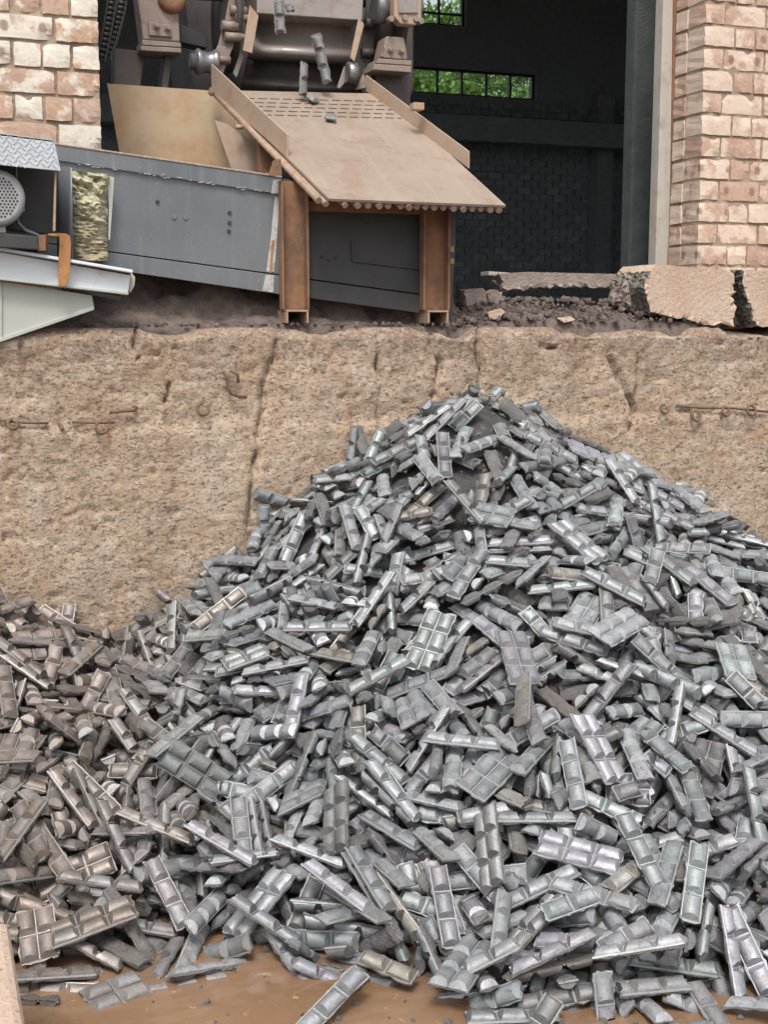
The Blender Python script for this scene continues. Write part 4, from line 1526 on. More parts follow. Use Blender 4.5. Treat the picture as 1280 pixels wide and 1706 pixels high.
c = atz(12, 1530, pz)
f_ = atz(44, 1735, -0.05)
xb = c[0] + 0.035
P4 = [(-0.45, c[1], -0.1), (xb, c[1], -0.1), (c[0], c[1], pz), (-0.45, c[1], pz)]
b = MB()
b.prism(P4, (0, -0.5, 0))
o = b.build('concrete_pier', M_BLOCK, None, 0.018)
tag(o, 'pale pinkish concrete pier end standing in the muddy water', 'pier')

# ------------------------------------------------------------------ ingots
CA, CB = 0.072, 0.047
TY = [(1, 1), (2, 1), (3, 1), (1, 2), (2, 2), (3, 2)]


def lobe_mesh(cut, seed):
    """One cast lobe: a half-round bar with slanting D-shaped ends."""
    r = random.Random(seed)
    la = CA - 0.005 - (0, 0.35, 0.5)[cut] * CA
    wb = CB - 0.005
    hh = 0.0172
    ins = 0.0115
    prof = []
    K = 9
    for k in range(K):
        a = math.pi * k / (K - 1)
        prof.append((-math.cos(a) * wb / 2, math.sin(a) ** 0.85 * hh))
    stations = [0, 0.33, 0.66, 1]
    vs = []
    x0 = -la / 2
    for s_ in stations:
        for (y, z) in prof:
            e0 = x0 + ins * z / hh
            e1 = (x0 + la) - (ins if not cut else 0.004) * z / hh
            x = e0 + (e1 - e0) * s_
            j = 0.0006
            jx = 0.0065 if (cut and s_ == 1) else j
            vs.append((x + r.uniform(-jx, jx), y + r.uniform(-j, j), 0.002 + z + r.uniform(-j, j)))
    fs = []
    sm = []
    for s_ in range(len(stations) - 1):
        for k in range(K - 1):
            fs.append((s_ * K + k, (s_ + 1) * K + k, (s_ + 1) * K + k + 1, s_ * K + k + 1))
            sm.append(True)
    fs.append(tuple(range(K)))
    fs.append(tuple(3 * K + k for k in range(K - 1, -1, -1)))
    sm += [False, False]
    return vs, fs, sm, [0] * (len(fs) - 1) + [1 if cut else 0]


def web_mesh(nl, nw, cut, seed):
    """The thin plate that joins the lobes: jagged rim, rough belly, raised seams."""
    r = random.Random(seed)
    L = nl * CA - (0, 0.35, 0.5)[cut] * CA
    Wd = nw * CB
    ni, nj = 4 * nl, 4 * nw
    vs = []
    idx = {}
    for s_ in (0, 1):
        for i in range(ni + 1):
            for j in range(nj + 1):
                x = -L / 2 + L * i / ni
                y = -Wd / 2 + Wd * j / nj
                edge = i in (0, ni) or j in (0, nj)
                cx = abs(math.sin(math.pi * i / 4.0 * (L / nl / CA if cut else 1))) if nl else 1
                cy = abs(math.sin(math.pi * j / 4.0))
                idx[s_, i, j] = len(vs)
                jr = random.Random(seed * 997 + i * 31 + j)
                jx, jy = jr.uniform(-1, 1), jr.uniform(-1, 1)
                q = 0.0042 if edge else 0.001
                if i == ni and cut:
                    q = 0.010
                if s_ == 0:
                    vs.append((x + jx * q, y + jy * q, 0.0030 + (r.uniform(-0.001, 0.0005) if edge else 0)))
                else:
                    z = -0.0030 - 0.0115 * (cx * cy) ** 0.6 * (0.3 if edge else 1) + r.uniform(-1, 1) * 0.0026
                    vs.append((x + jx * q * 0.8, y + jy * q * 0.8, z))
    fs = []
    mi = []
    for i in range(ni):
        for j in range(nj):
            fs.append((idx[0, i, j], idx[0, i + 1, j], idx[0, i + 1, j + 1], idx[0, i, j + 1]))
            mi.append(0)
            fs.append((idx[1, i, j], idx[1, i, j + 1], idx[1, i + 1, j + 1], idx[1, i + 1, j]))
            mi.append(1)
    for i in range(ni):
        for j, d in ((0, 1), (nj, -1)):
            q = (idx[0, i, j], idx[1, i, j], idx[1, i + 1, j], idx[0, i + 1, j])
            fs.append(q if d == 1 else q[::-1])
            mi.append(1)
    for j in range(nj):
        for i, d in ((0, -1), (ni, 1)):
            q = (idx[0, i, j], idx[1, i, j], idx[1, i, j + 1], idx[0, i, j + 1])
            fs.append(q if d == 1 else q[::-1])
            mi.append(1)

    def seam(x0, y0, x1, y1, hgt=0.0032, w=0.0018):
        n0 = len(vs)
        dx_, dy_ = x1 - x0, y1 - y0
        l_ = math.hypot(dx_, dy_)
        nx_, ny_ = -dy_ / l_ * w, dx_ / l_ * w
        zt = 0.0028 + hgt
        for (x, y) in ((x0, y0), (x1, y1)):
            vs.extend([(x - nx_ * 1.5, y - ny_ * 1.5, 0.002), (x + nx_ * 1.5, y + ny_ * 1.5, 0.002), (x + nx_ * 0.7, y + ny_ * 0.7, zt), (x - nx_ * 0.7, y - ny_ * 0.7, zt)])
        for q in ((1, 5, 6, 2), (3, 2, 6, 7), (0, 3, 7, 4), (0, 1, 2, 3), (4, 7, 6, 5)):
            fs.append(tuple(n0 + t for t in q))
            mi.append(2)

    for i in range(1, nl):
        x = -L / 2 + i * CA
        seam(x, -Wd / 2 + 0.001, x, Wd / 2 - 0.001)
    for j in range(1, nw):
        y = -Wd / 2 + j * CB
        seam(-L / 2 + 0.002, y, L / 2 - 0.004, y)
    if r.random() < 0.65:
        seam(-L / 2 + 0.001, -Wd / 2 + 0.0015, L / 2 - 0.006, -Wd / 2 + 0.0015)
    if r.random() < 0.45:
        seam(-L / 2 + 0.0015, -Wd / 2 + 0.001, -L / 2 + 0.0015, Wd / 2 - 0.001)
    if r.random() < 0.45:
        seam(-L / 2 + 0.001, Wd / 2 - 0.0015, L / 2 - 0.006, Wd / 2 - 0.0015)
    return vs, fs, [False] * len(fs), mi


LOBE = {}
for cut in (0, 1, 2):
    for s_ in range(5):
        LOBE[cut, s_] = lobe_mesh(cut, cut * 10 + s_)
WEB = {}
MESH = {}


def web(t, cut, s_):
    k = (t, cut, s_)
    if k not in WEB:
        WEB[k] = web_mesh(TY[t][0], TY[t][1], cut, t * 100 + cut * 10 + s_)
    return WEB[k]


def mesh_of(key, data, name):
    if key not in MESH:
        vs, fs, sm, mi = data
        m = bpy.data.meshes.new(name)
        m.from_pydata(vs, [], fs)
        m.polygons.foreach_set('use_smooth', sm)
        m.polygons.foreach_set('material_index', mi)
        for k in (M_ING, M_BACK, M_SEAM):
            m.materials.append(k)
        bm = bmesh.new()
        bm.from_mesh(m)
        bmesh.ops.recalc_face_normals(bm, faces=bm.faces)
        bm.to_mesh(m)
        bm.free()
        m.set_sharp_from_angle(angle=rad(33))
        MESH[key] = m
    return MESH[key]


def lobes_of(t, cut):
    nl, nw = TY[t]
    L = nl * CA - (0, 0.35, 0.5)[cut] * CA
    out = []
    for i in range(nl):
        last = cut and i == nl - 1
        la = CA * (1 - (0, 0.35, 0.5)[cut]) if last else CA
        x = -L / 2 + i * CA + la / 2
        for j in range(nw):
            out.append((x, -CB * nw / 2 + CB * (j + 0.5), cut if last else 0))
    return out


def tint_for(p, r):
    v = r.uniform(0.68, 1.28)
    base = r.choices([(0.262, 0.272, 0.284), (0.248, 0.275, 0.274), (0.266, 0.260, 0.288), (0.235, 0.215, 0.19), (0.18, 0.18, 0.18)], (0.50, 0.18, 0.16, 0.06, 0.10))[0]
    dusty = min(max((0.95 - p[0] + 0.25 * (p[1] + 1.0)) / 0.55, 0), 1) * 0.92       # the older heap at the left is dull and brown
    br = (0.215, 0.168, 0.138)
    return tuple((a * (1 - dusty) + b_ * dusty) * v for a, b_ in zip(base, br))


def ingot(t, cut, M, col, label, group='loose ingots heaped below the wall', cat='ingot'):
    r = random.Random(hash((t, cut, round(M.translation.x, 3))))
    s_ = r.randrange(4)
    o = bpy.data.objects.new('cast_ingot', mesh_of(('w', t, cut, s_), web(t, cut, s_), 'cast_ingot'))
    COL.objects.link(o)
    o.matrix_world = M
    o.color = col + (1,)
    o['label'] = label
    o['category'] = cat
    if group:
        o['group'] = group
    for (x, y, c_) in lobes_of(t, cut):
        q = r.randrange(5)
        c = bpy.data.objects.new('lobe', mesh_of(('l', c_, q), LOBE[c_, q], 'lobe'))
        COL.objects.link(c)
        c.parent = o
        c.location = (x, y, 0)
        k = r.uniform(0.9, 1.1)
        c.color = (col[0] * k, col[1] * k, col[2] * k, 1)
    return o


# resting poses of the ingots: x, y, z in mm, quaternion in hundredths, kind * 4 + break
DATA = [
1520,-2166,224,93,16,1,-34,20,349,-1839,85,99,8,-11,2,20,1302,-2099,244,32,54,-22,-74,20,713,-1338,265,71,63,18,-26,20,
377,-2024,-11,99,10,-1,14,16,218,-1820,66,66,26,15,-69,16,1696,-1938,405,74,14,36,-55,20,1406,-1868,346,-93,-23,10,-28,21,
997,-1795,247,41,45,-16,-78,20,1144,-2307,62,39,2,2,-92,20,770,-1853,73,-21,-28,-2,94,20,1449,-1331,581,85,24,-31,36,20,
1714,-2385,212,44,21,25,-84,8,1627,-1579,574,62,18,20,-74,20,1164,-2136,128,61,25,22,-72,8,1497,-2494,131,96,-9,-10,-24,8,
817,-2301,25,94,20,-14,25,8,1316,-2422,117,97,-12,-19,-14,8,1631,-2273,256,67,28,18,-67,8,1797,-2495,73,57,45,6,-69,8,
1746,-2497,80,-66,-14,-55,49,8,238,-1929,10,99,-6,8,6,8,1956,-1588,641,-25,-2,-22,94,20,1527,-2506,37,5,2,-8,100,10,
550,-1763,97,76,24,19,-58,8,527,-2069,-37,100,0,0,1,10,336,-1563,100,4,14,32,-93,20,931,-2002,158,87,4,17,-46,8,
1024,-1986,158,76,8,23,-60,8,1603,-1971,358,-50,-37,-1,78,8,1483,-2304,180,-89,-16,5,42,8,755,-1967,78,91,0,22,-36,8,
384,-1729,135,98,-1,9,-15,8,1676,-2318,209,91,6,-16,39,8,1410,-2323,176,94,32,-7,4,4,700,-1722,192,92,1,20,-32,8,
195,-1622,139,23,-17,20,-94,8,2021,-1215,836,82,17,21,-51,20,1171,-1752,288,83,9,30,-46,8,206,-1529,223,89,2,-24,38,8,
991,-2203,31,39,3,-16,91,4,2107,-2208,242,86,36,-12,33,8,1374,-1761,405,94,11,-3,-31,8,1882,-2310,212,97,-8,-9,21,8,
2020,-2193,290,64,14,53,-53,8,442,-1615,209,81,-2,49,-32,8,544,-2020,-30,100,0,0,1,8,1192,-2355,96,97,0,-21,-9,4,
1400,-2179,157,96,15,-21,-6,8,1204,-2446,-7,99,1,0,-14,8,1412,-2490,28,54,42,39,-61,6,1464,-2028,270,17,0,0,99,8,
2230,-1881,412,81,58,4,-4,8,548,-1603,215,96,1,19,-20,8,1722,-2634,20,47,-8,12,87,4,1327,-2430,8,12,-10,-19,97,8,
2253,-1762,550,58,17,21,-77,16,1612,-2457,51,-96,-11,-1,25,8,356,-1402,242,84,-4,35,-40,8,1999,-1989,331,39,16,14,-90,20,
398,-1849,20,6,-88,46,4,8,1256,-2261,113,-73,-45,-2,-52,8,87,-1928,8,-97,-24,-9,2,8,2099,-1936,401,90,15,21,-35,8,
1189,-2381,7,21,-37,-30,86,4,1319,-1511,430,60,26,-13,-75,16,1137,-1835,209,-48,-10,8,-87,9,1848,-1724,491,91,14,-39,6,8,
1342,-2269,112,94,-15,-29,5,21,633,-1825,60,42,-20,34,-82,8,603,-1993,-10,94,-28,4,19,8,1256,-1395,507,98,9,-19,4,8,
94,-1776,75,98,12,1,-18,10,1892,-1966,383,62,4,-22,75,10,2031,-1744,513,-53,-70,31,38,8,728,-1991,-37,80,0,0,60,8,
666,-1936,7,-82,-39,35,20,4,914,-1815,174,93,-7,13,-34,8,1803,-1950,379,78,5,-16,60,8,964,-1592,237,94,-1,-25,-21,16,
1909,-2079,307,58,19,10,-78,8,2022,-1441,731,89,25,13,-36,8,219,-951,441,71,10,28,-64,8,1321,-2389,65,7,17,94,-29,8,
223,-1701,81,24,-2,-75,62,9,883,-1994,21,22,-23,-56,76,8,100,-1842,41,47,-20,-33,79,4,1826,-1546,598,36,2,-26,90,8,
193,-1256,333,32,-14,-15,93,8,1184,-1600,326,47,17,-20,85,8,1638,-1187,752,-89,-21,27,-30,8,164,-1041,371,37,-7,7,-92,22,
939,-1050,504,99,6,-14,0,16,894,-1459,228,82,51,-7,24,8,1609,-2091,243,71,65,24,-14,4,666,-1284,352,94,2,-15,30,8,
1632,-2389,91,42,8,7,-90,20,1990,-2356,88,84,47,10,24,8,851,-2102,-12,21,20,-4,96,4,1091,-1916,144,64,5,0,77,8,
782,-1611,178,-62,-22,-14,74,8,2095,-2275,198,36,21,-18,-89,8,236,-1503,208,-70,-35,4,62,8,444,-1831,61,1,-84,34,43,8,
1074,-2050,105,51,-37,-65,42,8,1908,-1452,648,35,15,23,-90,20,1639,-2587,-10,69,11,12,-70,9,1210,-1967,208,68,5,3,73,10,
516,-1918,-6,86,-22,-27,38,4,1176,-1052,582,97,12,-4,-21,8,1508,-2348,109,50,47,-33,-65,20,1350,-1107,676,90,-4,-42,7,8,
1789,-1041,911,85,28,-9,-43,16,1577,-1720,495,45,30,-10,-84,8,1016,-1121,487,19,-11,-2,98,8,323,-1858,29,93,-12,22,-26,8,
1337,-1781,339,-51,-16,-7,84,9,1496,-2436,130,94,31,-9,9,4,953,-1336,349,78,28,-34,-45,8,1979,-1878,444,-17,-46,36,79,8,
1318,-1645,381,3,-45,13,88,8,1534,-1869,382,35,3,12,-93,8,1697,-2453,121,50,72,9,47,4,1376,-1418,478,20,-25,-16,93,8,
1676,-2046,276,88,30,6,-35,10,2142,-2125,295,97,0,-10,21,10,302,-1970,-25,90,39,-8,-19,8,137,-1453,227,42,-1,71,-56,5,
1273,-1807,260,46,1,4,89,10,1004,-2090,35,50,-64,10,-58,10,1094,-1344,404,91,19,-26,-26,8,2380,-1433,707,75,19,11,-62,8,
798,-2026,3,-81,-1,-24,54,10,1685,-1316,638,70,33,-19,-61,8,947,-2016,56,17,-18,-86,44,8,2019,-2372,123,88,4,35,-30,8,
1884,-1356,721,98,9,-7,-16,8,2053,-1673,544,81,37,21,-41,8,2226,-1852,491,68,52,8,-51,5,685,-1718,124,39,-4,9,92,9,
581,-1896,-3,75,41,14,50,8,1036,-734,567,23,4,23,-94,8,373,-1077,341,90,7,39,19,20,957,-595,558,85,44,-22,18,8,
1397,-1550,461,68,31,-8,-66,10,1033,-1297,421,38,41,5,-83,9,211,-1989,-17,27,51,-79,17,12,1052,-2153,-34,44,-2,-4,90,20,
1887,-2463,62,28,-52,-74,33,4,1354,-2402,-14,39,14,6,-91,22,1597,-2281,206,-12,-16,-11,97,4,1709,-1705,455,12,-76,64,5,8,
1278,-2083,173,71,31,-4,-63,9,1307,-2072,153,23,-26,-40,85,8,1240,-2504,1,90,27,-18,29,4,2360,-1126,902,67,17,57,-44,8,
478,-638,439,88,13,-6,44,8,1264,-479,772,43,26,49,-72,8,539,-1254,232,89,10,-41,19,9,2269,-1985,333,69,20,-9,69,8,
2334,-1718,541,17,-63,-74,-15,8,572,-1654,112,18,-18,44,-86,8,1723,-970,948,81,12,30,-49,8,971,-2015,88,98,4,6,18,8,
944,-2126,-19,-39,-82,40,15,8,280,-664,468,-91,-6,-26,33,8,898,-1951,92,39,90,-15,-11,4,1278,-1232,547,-48,-8,-9,87,8,
283,-1560,165,-73,-35,5,59,8,417,-1340,242,78,40,6,-48,8,969,-2038,119,57,4,2,82,8,78,-1564,158,37,-30,-17,86,8,
1407,-700,839,65,30,-16,67,8,2630,-1256,690,85,51,1,-14,8,1510,-2489,-4,69,-5,1,-72,8,991,-1469,283,24,83,3,50,8,
1785,-627,1074,56,26,25,-74,8,1583,-931,775,11,-16,-16,97,8,1081,-1046,546,81,6,1,-59,8,2374,-878,979,56,36,-11,74,8,
2284,-1336,762,82,14,19,-52,8,1872,-2013,256,96,-4,-19,19,8,1858,-2217,203,6,-14,-13,98,10,1434,-2285,123,81,30,-35,-37,4,
1871,-2037,311,62,-14,42,-65,8,2383,-1737,486,2,-3,24,-97,20,639,-1499,192,66,19,-34,-64,22,181,-1120,309,53,20,12,-82,16,
410,-1701,64,1,99,-7,-14,8,1542,-1525,519,-14,-22,22,94,8,1125,-664,631,52,83,5,21,10,2379,-656,1050,-96,-22,-18,7,20,
2220,-1541,629,0,48,86,-15,10,1435,-1966,304,81,4,-2,-59,6,1697,-1241,716,23,23,94,-13,20,1165,-1739,263,40,-37,-79,28,8,
98,-1666,124,49,-1,-6,87,6,1560,-1764,409,-91,-27,30,6,8,459,-1794,36,98,2,9,-15,8,1888,-1748,434,15,-11,30,-93,4,
291,-756,441,92,-9,30,-23,9,755,-1745,153,99,-10,-1,-5,10,1944,-428,1206,8,34,29,-89,16,1156,-1507,358,-51,-36,-14,77,8,
568,-1349,179,66,33,6,67,8,1852,-482,1190,93,4,-38,-3,8,2152,-1115,881,96,23,-2,17,20,808,-528,492,-35,-53,22,74,8,
1747,-2015,309,-89,-34,13,26,17,1394,-845,749,46,71,8,53,8,508,-1576,152,74,-27,-21,58,20,1240,-2163,107,65,8,-15,-74,5,
1537,-1491,543,19,16,18,-95,4,1483,-1136,679,-1,-35,-3,94,4,475,-1553,189,89,-8,-9,-44,8,889,-1890,83,81,35,-22,41,10,
241,-1261,261,98,1,15,-12,16,1100,-1709,260,86,-20,32,-34,9,1494,-1442,555,41,25,-26,-84,8,1233,-1990,175,10,-25,92,29,8,
541,-1113,319,84,10,38,-36,5,1953,-2291,188,18,-16,85,-48,4,1635,-2394,129,-34,-7,-8,93,8,1760,-1230,788,95,13,-1,-27,4,
2363,-1985,338,74,20,18,-61,21,1476,-889,848,84,2,-55,-1,8,1433,-1967,239,59,3,26,-76,8,1848,-1655,472,36,-91,17,-12,8,
1860,-1108,827,96,11,-7,-24,8,882,-1319,246,81,52,-22,17,10,1606,-2532,-8,-20,-19,12,-95,5,1576,-1777,450,77,-14,-28,55,8,
1292,-861,673,22,-32,-85,34,8,1149,-2050,91,84,36,-10,-38,4,1183,-1167,519,42,-1,-7,90,9,2189,-1400,776,42,22,27,-84,4,
1737,-2454,-6,54,27,-9,-79,4,1822,-1564,558,28,91,-4,-30,4,1875,-1542,628,18,8,-21,96,8,1980,-2016,361,16,73,-55,-37,4,
496,-816,376,71,51,-30,38,4,979,-1160,420,11,3,-9,99,8,2403,-1230,793,35,-13,-27,89,9,16,-2075,-9,45,-13,41,-78,8,
828,-1611,168,33,58,-45,-59,8,1102,-2225,46,53,-40,-73,18,16,76,-1745,117,79,15,14,-57,0,2131,-2051,350,96,-21,-6,19,9,
251,-1170,323,60,6,11,-79,8,402,-1398,223,14,56,13,81,8,553,-1215,237,-90,-40,6,16,4,2182,-694,1090,91,26,17,-29,8,
681,-1305,248,12,-39,47,78,8,1118,-194,651,86,20,-15,-45,8,330,-1496,200,79,36,36,35,4,1782,-2599,3,29,-23,19,91,4,
2780,-1133,730,42,-9,-14,89,9,1324,-1711,371,-36,-38,36,78,8,848,-1437,207,-16,-7,48,-86,10,1691,-393,1068,95,23,-17,8,8,
1722,-2049,319,-95,-29,7,0,0,915,-2066,22,4,-41,-80,44,0,2029,-2443,101,46,87,-15,8,8,385,-650,433,-72,-36,17,-56,4,
619,-936,330,38,35,-20,83,10,1208,-913,630,90,0,3,-44,9,2210,-1122,907,48,9,21,-85,9,2408,-1878,445,9,11,-52,84,9,
2196,-1718,506,6,-9,57,-81,4,435,-1126,296,55,-22,44,-68,10,2695,-830,891,72,3,-17,68,8,1478,-2421,17,-54,-34,30,71,8,
1713,-653,1028,-63,-34,8,69,9,2138,-985,953,7,-29,-23,93,4,109,-1342,304,54,31,6,78,5,1378,-2362,106,-92,-9,14,36,4,
209,-1567,176,55,-58,46,-38,4,1663,-1915,381,59,23,-4,-77,8,1185,-2316,-10,-1,-20,-91,35,8,1108,-1871,172,46,-7,-88,5,4,
936,-873,532,-29,-91,-26,-10,16,1882,-1337,694,45,11,4,-89,20,2365,-1825,446,98,17,5,3,20,2355,-1545,628,9,-91,36,-20,17,
809,-657,424,87,27,-15,39,8,514,-952,352,54,-23,-18,79,8,2815,-1057,761,40,12,7,91,8,1594,-1887,372,53,68,18,48,4,
1313,-1845,225,89,31,-11,-31,8,1836,-349,1172,1,27,-2,-96,8,1464,-710,854,-72,-34,-22,57,4,127,-827,445,40,86,-25,-18,8,
1283,-1693,293,90,19,-37,11,4,1631,-2294,170,81,12,1,-58,8,1990,-1452,691,56,17,36,-73,8,1855,-1873,374,22,18,23,-93,8,
1739,-1346,668,17,88,-37,-23,9,2092,-2087,297,2,-20,69,-69,8,2395,-1671,508,29,29,59,-70,8,931,-734,520,48,23,1,-84,20,
1776,-1252,684,58,-5,-35,74,4,909,-443,535,71,-7,9,-70,20,299,-287,559,-97,-13,4,-22,4,1258,-1481,367,81,16,-5,-57,10,
1923,-644,1108,29,-1,24,-93,8,861,-1596,157,33,58,-45,-59,9,361,-557,481,98,-7,11,15,8,869,-773,516,31,-15,-18,92,4,
1854,-2466,48,38,28,10,87,4,1883,-2330,121,40,-8,-11,-91,8,837,-2030,8,26,-36,-4,-89,4,893,-1108,395,38,-33,-66,55,4,
1234,-1609,342,41,15,-53,73,0,1463,-987,723,38,40,1,-83,10,1827,-1276,761,-30,-20,27,89,8,2264,-1152,838,70,39,49,-35,4,
1608,-1151,766,87,34,-11,35,5,1347,-759,720,93,13,-34,5,4,762,-837,357,3,-11,3,-99,20,1642,-1409,594,78,23,8,-58,8,
1961,-2229,189,34,31,2,-89,8,375,-509,497,96,27,6,9,8,1334,-24,851,-56,-81,-11,14,8,992,-1646,234,85,-16,-17,48,8,
1861,-1655,518,40,9,-7,91,4,1948,-1333,751,8,5,-34,94,9,130,-1713,55,77,3,17,-62,20,2187,-2054,317,-35,-90,21,-13,5,
111,-1766,6,78,9,-6,61,20,1967,-904,963,64,20,8,-74,8,2176,-446,1184,53,-69,49,7,9,1317,-2201,90,100,-1,-7,6,9,
1248,-909,664,17,84,16,-48,12,577,-1544,157,60,-22,67,-38,9,1480,-1774,404,67,23,16,69,4,1400,-1130,628,-19,-62,33,69,4,
1360,-1941,268,-98,-13,11,12,4,2100,-796,1044,-94,-31,-3,-17,8,2129,-1402,709,70,13,-20,67,8,1870,-589,1111,87,8,-19,45,8,
2816,-1244,626,73,38,3,56,8,2134,-1585,564,52,-11,50,-69,4,1780,-1196,766,14,5,20,-97,8,1554,-1088,729,97,25,-5,-2,8,
1679,-699,916,93,21,-28,14,9,1817,-1613,509,-99,-10,-6,0,4,1831,-858,943,35,41,1,-84,8,154,-407,551,94,-7,30,-14,8,
1251,-1580,331,35,19,-39,83,9,1603,-1620,479,-90,-34,-12,-23,9,1576,-1535,491,24,11,35,-90,6,773,-1703,84,25,-42,-11,86,4,
1079,-1157,455,-98,-8,-1,-16,8,661,-1182,308,81,31,0,-50,8,1049,-1824,190,8,-99,-12,4,8,1980,-2129,277,28,95,14,4,5,
1760,-1441,630,-47,-20,41,-76,5,485,-1089,298,-52,-33,38,69,16,1979,-1282,786,64,-17,-9,74,4,2284,-1500,655,-43,-35,-8,83,5,
557,-871,364,72,6,-15,67,8,1707,-840,914,-29,-19,-5,94,9,2031,-716,1096,74,-4,20,-64,8,2118,-1118,922,-12,-5,23,-97,6,
890,-1202,306,46,20,0,-86,4,1297,-1315,468,35,27,26,-86,8,1185,-2292,22,65,-1,-14,-74,8,1938,-744,1033,24,-62,73,16,9,
1146,-526,696,36,31,3,-88,4,1228,-623,679,32,-38,-15,85,8,129,-1330,330,34,-22,22,-89,0,2086,-1811,440,-90,-9,-23,35,16,
123,-1735,85,97,13,7,-17,8,171,-243,620,44,-73,45,-27,8,2090,-2019,313,60,-1,51,-61,16,432,-1074,344,70,-16,-18,67,4,
670,-1335,189,29,15,-7,-94,4,1255,-1084,556,54,75,-11,37,8,742,-1189,293,18,-50,-63,56,8,989,-888,520,96,1,0,29,9,
1793,-1692,472,58,10,-38,-72,12,1579,-839,893,18,-14,-16,96,4,1667,-186,1039,44,23,54,-68,8,2169,-1204,814,36,-11,66,-65,4,
799,-2004,-37,89,0,0,45,4,324,-1315,249,64,-7,18,-75,8,1383,-460,870,66,11,18,-72,8,914,-1646,165,85,-21,-35,33,4,
1809,-2356,164,34,-25,27,-86,4,1468,-1403,559,16,35,-28,-88,5,2338,-1081,876,37,82,-39,-20,8,379,-922,364,7,-30,-92,25,10,
520,-196,444,15,97,8,-17,10,1090,-1311,433,35,12,-17,-91,4,1542,-2013,312,-81,-48,-18,-28,0,2451,-1346,750,-82,-14,7,-55,4,
1465,-1118,599,40,-19,-28,85,4,1500,-1533,450,13,3,12,-98,10,1054,-2107,44,-27,-67,41,55,4,838,-1184,314,73,-8,-8,67,4,
458,-568,472,81,5,53,-24,4,936,-1425,224,-76,-62,-13,14,10,172,-789,475,91,26,-24,-22,6,1136,-2121,60,54,57,5,-61,0,
2084,-1401,724,13,-70,-67,-20,9,2026,-972,921,71,17,4,-69,12,1519,-864,831,29,20,8,-93,8,151,-313,596,92,-29,23,-13,9,
1453,-1678,411,20,69,-58,-39,8,2697,-1351,602,96,24,10,5,5,1411,-834,710,22,-1,-25,94,4,1835,-1079,890,88,12,-2,-45,8,
1980,-1867,391,13,-27,-38,87,9,1096,-1513,320,74,-8,-3,67,8,1179,-2095,130,67,22,18,-68,8,1887,-2091,228,80,59,15,-2,4,
695,-608,378,84,26,-4,-48,8,2169,-1631,531,78,-5,-3,-62,4,2004,-1595,527,81,41,-3,41,20,87,-1412,235,96,6,2,29,22,
812,-1246,285,69,-20,27,-64,8,2238,-1566,592,100,-5,8,3,5,2322,-1532,648,-53,-22,10,81,4,1632,-1268,617,80,16,5,-57,8,
1665,-1563,519,17,-5,91,-38,8,1910,-1679,536,32,19,14,92,4,1456,-2080,188,6,44,24,-86,4,1381,-654,774,59,-1,38,-71,10,
2880,-1200,655,65,1,41,-65,8,2247,-1473,626,82,-33,47,-4,8,1144,-1821,138,86,32,-19,-34,8,2641,-1044,852,-26,-3,6,96,8,
1622,-83,1069,9,63,2,-77,4,2243,-1614,566,86,-8,4,-51,4,170,-1473,197,58,24,62,-47,0,1527,-915,852,60,-6,-21,77,4,
2160,-1451,700,73,-11,45,-50,4,2473,-1378,707,76,1,-15,63,9,1274,-2127,79,17,18,4,-97,20,474,-772,370,8,-93,-31,17,8,
918,-1273,279,-45,-78,-42,-2,8,2660,-795,869,89,26,16,-34,8,2669,-1562,475,90,21,28,-27,8,1527,-340,1008,7,-19,97,-14,8,
609,-1594,46,86,2,11,-50,16,1812,-1982,285,36,13,62,-69,16,718,-1004,312,13,55,-3,-83,8,988,-467,567,7,-75,55,35,8,
1812,-1138,851,4,-90,-42,-12,4,772,-1581,147,26,-44,-86,7,10,402,-1094,247,60,78,7,-15,8,1993,-1717,468,57,8,21,-79,0,
1140,-1970,105,74,9,-37,56,4,1147,-1378,403,86,-3,-25,44,4,1363,-1084,613,66,-41,-24,58,16,2701,-962,803,15,92,-35,9,20,
2111,-789,1073,51,6,17,-84,10,1804,-2448,43,18,24,-46,84,8,1731,-1092,803,38,50,-20,-76,8,168,-1362,265,91,10,4,-41,0,
308,-1503,160,92,-12,3,-38,4,1745,-1561,515,20,1,91,-37,6,1545,-2207,172,51,-4,-43,74,9,1441,-380,967,3,-3,-1,100,4,
2519,-977,853,86,15,11,-48,8,800,-862,378,38,11,1,92,6,1211,-114,711,54,16,1,-83,10,1891,-2568,35,84,20,7,49,0,
1271,-26,730,-51,-48,-49,53,8,1260,-1474,433,65,-5,37,-67,0,1156,-1367,363,72,26,-15,-62,20,300,-853,394,70,1,2,71,8,
283,-607,463,-95,-29,-8,-7,9,840,-699,394,48,-80,20,31,12,1727,-2127,190,18,-15,2,97,8,999,-1200,377,30,4,13,-94,10,
1510,-502,916,89,0,-45,11,4,1111,-2113,12,60,60,37,37,10,1083,-1207,430,87,44,14,19,8,1925,-841,1010,21,26,-13,-93,5,
716,-1682,87,51,-4,-9,-85,8,595,-1021,317,35,-71,56,-26,4,2176,-1790,477,69,2,0,72,6,160,-543,520,97,-3,22,-10,8,
2261,-1285,757,30,15,-16,93,8,2335,-345,1176,74,9,19,-64,8,843,-1879,22,67,-36,57,-31,10,1966,-2335,121,32,48,81,-9,1,
1006,-1246,382,49,11,33,-80,6,981,-1732,183,13,-96,26,3,4,791,-942,362,-86,-11,0,49,5,1667,-1862,429,64,-8,-22,73,5,
1499,-591,884,12,23,-1,-97,16,724,-470,387,41,53,23,71,8,972,-1373,315,87,-37,-32,-3,6,1975,-2102,237,-70,-35,-19,-60,4,
2574,-1474,564,74,-3,9,-66,6,186,-700,488,36,77,-43,-31,9,1679,-2426,93,18,-41,58,-68,4,1530,-1954,328,38,56,-3,74,0,
